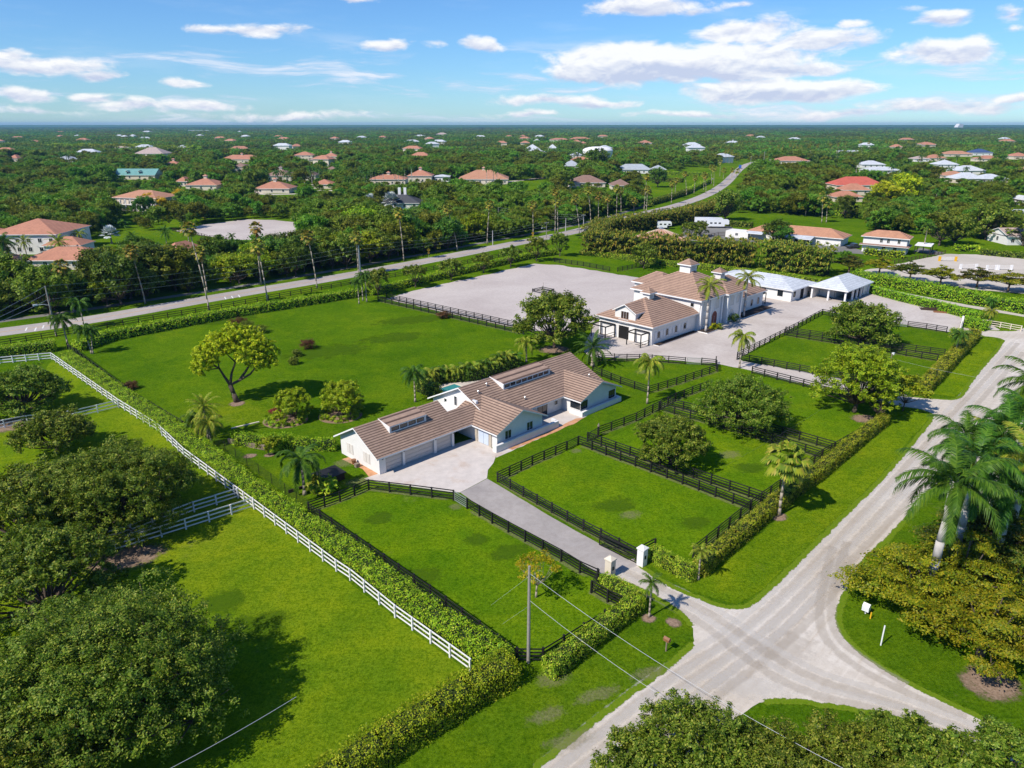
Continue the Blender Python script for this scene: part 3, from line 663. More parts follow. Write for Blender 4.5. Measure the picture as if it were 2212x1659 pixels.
mb = MB(); mb.box(14.95, 27.6, -5.85, -5.45, 0, 1.0); mb.box(14.95, 15.3, -5.45, -5.102, 0, 1.0); mb.box(27.2, 27.6, -5.45, -4.6, 0, 1.1)
mb.box(33.25, 42.6, -5.9, -5.5, 0, .8); mb.box(42.2, 42.6, -5.5, -4.4, 0, .8); mb.box(32.9, 33.25, -5.9, -3.2, 0, .75)
mb.build('planter_wall', 'white', ranch)
mb = MB(); gable_roof(mb, -.65, 13.3, -.6, 9.6, 4.5, 5.3, 2.55, 2.55); mb.build('roof', ['tile', 'trim'], ranch)
mb = MB(); gable_roof(mb, 13.302, 18.36, -.602, 5.4, 2.4, 4.17, 2.548, 2.55); mb.build('roof', ['tile', 'trim'], ranch)
mb = MB(); gable_roof(mb, 17.8, 42.7, -2.25, 12.7, 5.3, 5.82, 2.5, 2.2); mb.build('roof', ['tile', 'trim'], ranch)
mb = MB(); gable_roof(mb, -5.7, 4.4, 15.2, 25.4, 20.3, 4.78, 2.48, 2.48, 'y'); mb.build('roof', ['tile', 'trim'], ranch)
mb = MB(); gable_roof(mb, -5.7, 4.2, 32.7, 42.9, 37.8, 4.52, 2.46, 2.46, 'y'); mb.build('roof', ['tile', 'trim'], ranch)
def clerestory(x0, x1, yr, zr, yf, zf, zb, nb):
    mb = MB()   # raised strip of roof whose front is a row of lights
    slab(mb, [(x0, yf, zf), (x1, yf, zf), (x1, yr, zr + .12), (x0, yr, zr + .12)], .16)
    o = mb.build('clerestory', ['tile', 'trim'], ranch)
    c = MB(); c.ext([(x0 + .05, yf + .1, zb), (x0 + .05, yr - .1, zr), (x0 + .05, yf + .1, zf - .02)], (.2, 0, 0))
    c.ext([(x1 - .25, yf + .1, zb), (x1 - .25, yr - .1, zr), (x1 - .25, yf + .1, zf - .02)], (.2, 0, 0))
    c.box(x0 + .25, x1 - .25, yf + .12, yf + .2, zb - .1, zb + .18); c.build('cheek', 'white', o)
    g = MB(); g.box(x0 + .25, x1 - .25, yf + .24, yf + .3, zb + .1, zf - .12); g.build('pane', 'glass', o)
    for i in range(nb + 1):
        b = MB(); q = x0 + .3 + (x1 - x0 - .6) * i / nb; b.box(q - .05, q + .05, yf + .15, yf + .23, zb + .1, zf - .16); b.build('mullion', 'trim', o)
clerestory(3.3, 9.4, 4.6, 5.3, 2.0, 5.0, 3.98, 4)
clerestory(24.2, 34.6, 5.4, 5.82, 2.3, 5.5, 4.55, 8)
for x0, x1 in ((1.0, 3.66), (4.04, 8.86), (9.34, 12.0)):
    mb = MB()
    for k in range(4): mb.box(x0, x1, .2, .285, .04 + k * .56, .57 + k * .56)
    mb.build('garage_door', 'door', ranch)
for a, b in ((5.9, 7.35), (2.0, 3.5)):
    mb = MB(); mb.box(-.05, -.003, a, (a + b) / 2 - .02, .75, 2.15); mb.box(-.05, -.003, (a + b) / 2 + .02, b, .75, 2.15)
    for z in np.arange(.8, 2.1, .14): mb.box(-.075, -.05, a + .08, (a + b) / 2 - .1, z, z + .06); mb.box(-.075, -.05, (a + b) / 2 + .1, b - .08, z, z + .06)
    mb.build('shutter', 'shutter', ranch)
for q, w_, h_ in ((898, .55, .75), (963, .6, 1.4)):
    t_, z_ = onplane(*Z5(q, 607), s=18.4)
    window(ranch, 'x', 18.4, t_ - w_ / 2, t_ + w_ / 2, z_ - h_ / 2, z_ + h_ / 2, -1, bars=0)
for x0, x1 in ((17.3, 18.45), (21.6, 22.75)): window(ranch, 'y', -5.1, x0, x1, 1.05, 2.25, -1, bars=1)
window(ranch, 'y', -5.1, 33.45, 34.9, .95, 2.1, -1, 'black', bars=1, fw=.05); window(ranch, 'x', 33.3, -5.0, -3.2, .95, 2.1, -1, 'black', bars=2, fw=.05)
window(ranch, 'y', -5.1, 40.3, 41.7, .95, 2.1, -1, 'black', bars=1, fw=.05)
window(ranch, 'y', -1.3, 27.9, 29.9, .1, 2.1, -1, 'black', bars=1, fw=.06, name='patio_door'); window(ranch, 'y', -1.3, 31.6, 32.3, 1.1, 1.9, -1, bars=0)
mb = MB(); mb.box(15.72, 15.79, -3.4, -2.45, .05, 2.25); mb.box(15.72, 15.79, -2.4, -1.45, .05, 2.25); mb.build('front_door', 'bluegl', ranch)
mb = MB()
for y in (-4.0, -3.7, -1.15, -.85): mb.box(15.62, 15.79, y - .07, y + .07, 0, 2.4)
mb.box(15.6, 15.79, -4.1, -.75, 2.4, 2.5); mb.build('door_surround', 'cream', ranch)
mb = MB(); mb.box(13.4, 15.2, 4.1, 4.19, .1, 2.1); mb.build('back_door', 'dark', ranch)
lamp0 = None
for q in ((.5, -.15, 2.1), (3.85, -.15, 2.1), (9.1, -.15, 2.1), (12.2, -.15, 2.1)):
    mb = MB(); mb.box(q[0] - .1, q[0] + .1, q[1] - .12, q[1] + .09, q[2], q[2] + .28); mb.tube((q[0], q[1], q[2] - .12), (q[0], q[1], q[2]), .05, .09, 6); mb.build('wall_lamp', 'black', ranch)
for x, y, z in ((22.3, 4.0, 5.35), (26, -.4, 3.4), (39.6, -1.5, 3.9), (19.9, 3.2, 5.0)):
    mb = MB(); mb.tube((x, y, z - .15), (x, y, z + .32), .09, .09, 8); mb.tube((x, y, z + .32), (x, y, z + .42), .17, .08, 8); mb.build('roof_vent', 'metal', ranch)
mb = MB(); mb.box(18.0, 18.38, 1.6, 2.5, 4.0, 4.6); mb.build('air_conditioner', 'steel', ranch)
# pool behind the house
sheet('pool_deck', [LW(19, 12.8), LW(42, 12.8), LW(42, 17.5), LW(33, 18.6), LW(28, 21.5), LW(22.6, 21.5), LW(22.6, 16.5)], .006, 'sand2', 1, .1, 40)
mb = MB(); k = .3
mb.box(24.2 - k, 28.6 + k, 15.4 - k, 15.4, 0, .12); mb.box(24.2 - k, 28.6 + k, 19, 19 + k, 0, .12); mb.box(24.2 - k, 24.2, 15.4, 19, 0, .12); mb.box(28.6, 28.6 + k, 15.4, 19, 0, .12)
pool = mb.build('swimming_pool', 'cream', None, (*HO, 0)); pool.rotation_euler = (0, 0, HR); tag(pool, 'turquoise swimming pool with pale coping behind the ranch house', 'pool')
mb = MB(); mb.box(24.2, 28.6, 15.4, 19, .0, .07); mb.build('pool_water', 'pool', pool)

# --- the stable (barn) -------------------------------------------------
barn = empty('stable_block', (*LW(71.7, 8.7), 0), HR, 'large white two storey stable with brown hip roofs, cupolas and arched shuttered windows', 'stable')
def S(x): return x - 71.7
def T(y): return y - 8.7
mb = MB()
mb.box(S(71.7), S(88), T(8.7), T(22.2), 0, 3.8)
mb.ext([(S(71.68), T(12.9), 0), (S(71.68), T(12.9), 5.9), (S(71.68), T(15.5), 7.15), (S(71.68), T(18.1), 5.9), (S(71.68), T(18.1), 0)], (8, 0, 0))
mb.box(S(88), S(104.4), T(8.0), T(25.3), 0, 6.6)
mb.box(S(97.8), S(104.2), T(7.2), T(8.0), 0, 6.55)
mb.box(S(104.4), S(119), T(9.2), T(22.2), 0, 3.8)
mb.box(S(96), S(104), T(25.3), T(31), 0, 6.2)
mb.build('wall', 'white', barn)
mb = MB(); hip_roof(mb, S(71.0), S(89.5), T(8.05), T(22.8), 3.95, 7.75, .25, 7.0)
mb.build('roof', ['tile2', 'trim'], barn)
mb = MB(); gable_roof(mb, S(71.2), S(79.5), T(12.5), T(18.5), T(15.5), 7.45, 5.85, 5.85, th=.22); mb.build('roof', ['tile2', 'trim'], barn)
mb = MB(); hip_roof(mb, S(87.3), S(105.1), T(7.3), T(26), 6.75, 11.2, .3, 8.6); mb.build('roof', ['tile2', 'trim'], barn)
mb = MB(); hip_roof(mb, S(97.2), S(104.9), T(6.5), T(16), 6.72, 8.6, .28, 3.85, 'y'); mb.build('roof', ['tile2', 'trim'], barn)
mb = MB(); hip_roof(mb, S(102), S(119.7), T(8.5), T(22.8), 3.95, 7.75, .25, 7.0); mb.build('roof', ['tile2', 'trim'], barn)
mb = MB(); hip_roof(mb, S(95.4), S(104.6), T(22), T(31.6), 6.35, 8.7, .28, 4.0, 'y'); mb.build('roof', ['tile2', 'trim'], barn)
def cupola(x, y, z0, z1, w, h):
    mb = MB(); mb.box(x - w, x + w, y - w, y + w, z0, z1); o = mb.build('cupola', 'white', barn)
    r = MB(); hip_roof(r, x - w - .45, x + w + .45, y - w - .45, y + w + .45, z1 + .2, z1 + .2 + h, .25, w + .45); r.build('cupola_roof', ['tile2', 'trim'], o)
    l = MB()
    for k in range(5): l.box(x - w * .6, x + w * .6, y - w - .04, y - w, z1 - 1.0 + k * .17, z1 - .9 + k * .17)
    l.build('louvre', 'shutter', o)
cupola(S(96.2), T(16.7), 10.3, 12.2, 1.35, 1.2)
cupola(S(108.2), T(15.5), 7.0, 8.9, .95, 1.0)
cupola(S(79.5), T(15.5), 6.8, 8.5, .85, 1.0)
# front of the wing: barn door, loft window, lamps
mb = MB(); mb.box(S(71.6), S(71.679), T(14.4), T(16.9), 0, 2.7); mb.build('stable_door', 'dark', barn)
window(barn, 'x', S(71.68), T(14.6), T(16.5), 4.1, 5.8, -1, bars=2, glass='brown')
mb = MB()
for k in range(9): mb.tube((S(71.2), T(14.4 + k * .28), 3.6), (S(71.2), T(14.4 + k * .28), 4.2), .025, .025, 4)
mb.box(S(71.15), S(71.67), T(14.3), T(16.8), 3.5, 3.58); mb.box(S(71.15), S(71.25), T(14.3), T(16.8), 4.2, 4.26); mb.build('balcony', 'trim', barn)
for x, sd_ in ((73.6, 0), (76.6, 0), (79.9, 0), (83.2, 0)):
    window(barn, 'y', T(8.7), S(x), S(x + .9), 1.1, 2.1, -1, bars=0, arch=True, fw=.12)
    mb = MB(); mb.ext([(S(x + 1.15), T(8.69), 1.05), (S(x + 1.75), T(8.69), 1.05), (S(x + 1.75), T(8.69), 2.35), (S(x + 1.6), T(8.69), 2.62), (S(x + 1.3), T(8.69), 2.62), (S(x + 1.15), T(8.69), 2.35)], (0, -.07, 0)); mb.build('shutter', 'trim', barn)
    mb = MB(); mb.ext([(S(x - .85), T(8.69), 1.05), (S(x - .25), T(8.69), 1.05), (S(x - .25), T(8.69), 2.35), (S(x - .4), T(8.69), 2.62), (S(x - .7), T(8.69), 2.62), (S(x - .85), T(8.69), 2.35)], (0, -.07, 0)); mb.build('shutter', 'trim', barn)
for x in (106.5, 109.8, 113, 116.2):
    window(barn, 'y', T(9.2), S(x), S(x + 1.0), .9, 2.1, -1, bars=0, arch=True, fw=.12)
    mb = MB(); mb.box(S(x + 1.3), S(x + 1.9), T(9.13), T(9.199), 1.0, 2.5); mb.build('shutter', 'trim', barn)
# facade of the tall block
for x, w_, z0, z1, v in ((89.6, 1.6, .9, 2.4, 8.0), (89.6, 1.6, 3.9, 5.4, 8.0), (94.3, 1.6, 3.7, 5.2, 8.0), (99.2, 1.8, .6, 2.1, 7.2), (99.2, 1.8, 3.7, 5.3, 7.2), (102.2, 1.2, 3.9, 5.2, 7.2)):
    window(barn, 'y', T(v), S(x), S(x + w_), z0, z1, -1, bars=1, arch=True, fw=.14, glass='shutter')
window(barn, 'y', T(8.0), S(93.2), S(95.4), .05, 2.2, -1, bars=1, arch=True, fw=.2, glass='red', name='front_door')
for x, v in ((88.5, 8.0), (92.2, 8.0), (97.0, 8.0), (98.1, 7.2), (104.0, 7.2)):
    mb = MB(); mb.box(S(x - .28), S(x + .28), T(v - .3), T(v - .002), 0, 6.5); mb.build('pilaster', 'trim', barn)
window(barn, 'x', S(88), T(9.5), T(10.3), 5.0, 5.8, -1, bars=0, fw=.1, name='round_vent', glass='dark')
for pl_, hh_, lb_ in (([(72.3, 7.3), (87.1, 7.3), (87.1, 8.69), (72.3, 8.69)], .12, 'dark mulch bed with white kerb along the arched near stable wall'), ([(87.2, 5.2), (91.5, 5.2), (91.5, 7.8), (87.2, 7.8)], .2, 'square kerbed bed round the royal palm left of the stable door'), ([(104.2, 6.2), (119, 6.2), (119, 9.19), (104.6, 9.19)], .15, 'dark bed with white kerb along the far wing of the stable')):
    mb = MB(); mb.prism([(S(a), T(b)) for a, b in pl_], 0, hh_, 0, 1); bed = mb.build('flower_bed', ['mulch', 'trim'], None, (*LW(71.7, 8.7), 0)); bed.rotation_euler = (0, 0, HR); tag(bed, lb_, 'flower bed')
def frame_canopy(name, x0, x1, y0, y1, h, label):
    o = empty(name, (*LW(71.7, 8.7), 0), HR, label, 'pergola', 'open canopy frames at the stable')
    for x in (x0, x1):
        for y in (y0, y1): mb = MB(); mb.box(S(x) - .08, S(x) + .08, T(y) - .08, T(y) + .08, 0, h); mb.build('post', 'black', o)
    mb = MB(); e = .09
    mb.box(S(x0) - e, S(x1) + e, T(y0) - e, T(y0) + e, h, h + .2); mb.box(S(x0) - e, S(x1) + e, T(y1) - e, T(y1) + e, h, h + .2)
    mb.box(S(x0) - e, S(x0) + e, T(y0) + e, T(y1) - e, h, h + .2); mb.box(S(x1) - e, S(x1) + e, T(y0) + e, T(y1) - e, h, h + .2); mb.build('beam', 'black', o)
    mb = MB()
    for z in (.5, 1.0): mb.box(S(x0) + .082, S(x1) - .082, T(y0) - .03, T(y0) + .03, z, z + .1); mb.box(S(x0) - .03, S(x0) + .03, T(y0) + .1, T(y0) + (y1 - y0) * .4, z, z + .1)
    mb.build('rail', 'black', o)
frame_canopy('pergola', 68.3, 71.4, 17.8, 21.5, 2.6, 'black open frame canopy left of the stable door beside the arena')
frame_canopy('pergola', 68.7, 71.4, 9.2, 12.6, 2.6, 'black open frame canopy right of the stable door at the front corner')
frame_canopy('pergola', 119.2, 121, 9.4, 12, 2.8, 'small black frame canopy at the far end of the stable')

# --- white outbuildings -------------------------------------------------
wb = empty('outbuilding', (*LW(128, 6.1), 0), HR, 'white walled outbuilding with pale metal hip roof and two square windows', 'outbuilding')
mb = MB(); mb.box(0, 13, 0, 23, 0, 2.95); mb.build('wall', 'white', wb)
mb = MB(); hip_roof(mb, -.6, 13.6, -.6, 23.6, 3.0, 5.0, .22, 7.1); mb.build('roof', ['whiteroof', 'trim'], wb)
window(wb, 'x', 0, 2.3, 3.6, 1.1, 2.4, -1, bars=1, fw=.06, frame='black'); window(wb, 'x', 0, 7.0, 8.3, 1.1, 2.4, -1, bars=1, fw=.06, frame='black')
window(wb, 'y', 0, 1.2, 2.2, 1.1, 2.3, -1, bars=0, fw=.06, frame='black'); window(wb, 'y', 0, 5.2, 6.8, .05, 2.4, -1, bars=0, fw=.06, frame='black', glass='dark', name='door'); window(wb, 'y', 0, 9.6, 10.3, .4, 1.2, -1, bars=0, fw=.06, frame='black')
pv = empty('open_shed', (*LW(136.4, -3.9), 0), HR, 'open sided shed on white columns with pale metal hip roof', 'shed')
mb = MB()
for y in (0, 4.2, 8.4): mb.box(-.2, .2, y - .2, y + .2, 0, 3.1)
for x in (4.6, 7.3, 10, 15.2): mb.box(x - .2, x + .2, -.2, .2, 0, 3.1)
mb.build('column', 'trim', pv)
mb = MB(); mb.box(4.2, 15.4, 8.2, 8.4, 0, 3.1); mb.box(4.2, 4.4, 4.4, 8.2, 0, 3.1); mb.box(.2, 4.2, 8.2, 8.4, 0, 3.1); mb.box(12.2, 15.2, 0.21, .4, 0, 3.1); mb.box(15.0, 15.4, .41, 8.2, 0, 3.1); mb.box(4.4, 15, 4.1, 4.3, 0, 3.1); mb.build('wall', 'white', pv)
for x in (5, 7.6): mb = MB(); mb.box(x, x + 2, .3, .38, 0, 2.9); mb.build('stall_door', 'dark', pv)
mb = MB(); hip_roof(mb, -.8, 16.0, -.8, 9.2, 3.15, 5.55, .22, 5.2); mb.build('roof', ['whiteroof', 'trim'], pv)

# --- neighbouring houses ---------------------------------------------------
def hull(o, w, d, h, roof, wall, rh, kind='hip', nwin=4, storeys=1, cup=False, over=.6, wing=None):
    mb = MB(); mb.box(-w / 2, w / 2, -d / 2, d / 2, 0, h - .02); mb.build('wall', wall, o)
    mb = MB()
    if kind == 'hip': hip_roof(mb, -w / 2 - over, w / 2 + over, -d / 2 - over, d / 2 + over, h, h + rh, .22)
    elif kind == 'gable':
        gable_roof(mb, -w / 2 - over, w / 2 + over, -d / 2 - over, d / 2 + over, 0, h + rh, h, h)
        for x in (-w / 2, w / 2 - .2): mb.ext([(x, -d / 2, h - .3), (x, d / 2, h - .3), (x, 0, h + rh - .35)], (.2, 0, 0), 1)
    elif kind == 'flat': mb.box(-w / 2 - over, w / 2 + over, -d / 2 - over, d / 2 + over, h, h + rh)
    mb.build('roof', [roof, 'trim'], o)
    if wing:
        for (wx, wy, ww, wd, wh, wr) in wing:
            mb = MB(); mb.box(wx - ww / 2, wx + ww / 2, wy - wd / 2, wy + wd / 2, 0, wh - .02); mb.build('wall', wall, o)
            mb = MB(); hip_roof(mb, wx - ww / 2 - over, wx + ww / 2 + over, wy - wd / 2 - over, wy + wd / 2 + over, wh, wh + wr, .2); mb.build('roof', [roof, 'trim'], o)
    if cup:
        mb = MB(); mb.box(-1, 1, -1, 1, h + rh - 1.0, h + rh + 1.3); c = mb.build('cupola', wall, o)
        mb = MB(); hip_roof(mb, -1.5, 1.5, -1.5, 1.5, h + rh + 1.4, h + rh + 2.4, .15); mb.build('cupola_roof', [roof, 'trim'], c)
    for s_ in range(storeys):
        z = 1.0 + s_ * 3.0
        if z + 1.4 > h: break
        for i in range(nwin):
            x = -w / 2 + w * (i + .5) / nwin
            window(o, 'y', -d / 2, x - .6, x + .6, z, z + 1.4, -1, bars=1, fw=.12)
        if nwin > 1:
            window(o, 'x', -w / 2, -.6, .6, z, z + 1.4, -1, bars=1, fw=.12); window(o, 'x', w / 2, -.6, .6, z, z + 1.4, 1, bars=1, fw=.12)

def house(name, f, xl, xr, yb, depth, h, roof, wall, rh, label, cat='house', rot=0.0, **k):
    "xl..xr: ends of the eave, yb: foot of the front wall"
    a = G(*f(xl, yb)); b = G(*f(xr, yb)); w = math.dist(a, b); c = ((a[0] + b[0]) / 2, (a[1] + b[1]) / 2)
    r = math.atan2(b[1] - a[1], b[0] - a[0]) + rot; w = w / max(.7, math.cos(rot) + .0) - 1.2
    if rot: w = max(6, w - depth * abs(math.sin(rot)))
    cen = (c[0] - math.sin(r) * depth / 2, c[1] + math.cos(r) * depth / 2)
    o = empty(name, (*cen, 0), r, label, cat); hull(o, w, depth, h, roof, wall, rh, **k)
    return o, w
HS_ = []
def H_(*a, **k):
    r = house(*a, **k); HS_.append((r[0].location.x, r[0].location.y, max(r[1], a[5]) * .62)); return r[0]
h = H_('house', Z1, 690, 1075, 705, 18, 6.6, 'terra2', 'cream', 3.2, 'tan roofed two storey white house with a colonnade beside yellow flowering trees', rot=rad(-14), nwin=9, storeys=2)
mb = MB()
for i in range(9): mb.box(-14 + i * 3.2 - .2, -14 + i * 3.2 + .2, -10.6, -10.2, 0, 6)
mb.box(-15, 13, -10.8, -9.2, 3.2, 3.5); mb.build('colonnade', 'trim', h)
h = H_('house', Z1, -60, 400, 985, 22, 6.8, 'terra', 'white', 4.0, 'large orange tiled two storey villa at the left edge behind the date palms', rot=rad(2), nwin=6, storeys=2, wing=[(14, -9, 12, 9, 3.4, 2.4), (-16, -8, 12, 14, 6.8, 3.0)])
h = H_('house', Z1, 150, 640, 1085, 14, 3.0, 'terra', 'cream', 3.0, 'low red tiled house half hidden by the roadside thicket', rot=rad(2), nwin=5, wing=[(-17, -8, 14, 13, 3, 2.6)])
h = H_('house', Z1, 985, 1215, 1035, 12, 3.0, 'terra', 'cream', 2.8, 'small red tiled roof showing between the thicket and the lawn', rot=rad(-18), nwin=3)
h = H_('house', Z1, 740, 1010, 500, 16, 3.4, 'greenroof', 'cream', 4.6, 'green metal roofed house with two small dormers', kind='gable', nwin=4)
for x in (-6, 4):
    mb = MB(); gable_roof(mb, -7.5, -3, x - 1.4, x + 1.4, x, 7.0, 5.8, 5.8, 'y'); mb.build('dormer', ['greenroof', 'trim'], h)
mb = MB(); hip_roof(mb, -38, -22, -2, 5, 3, 5, .2); mb.box(-37.5, -22.5, -1.5, 4.5, 0, 2.78, 1); mb.build('lean_to', ['greenroof', 'trim'], h)
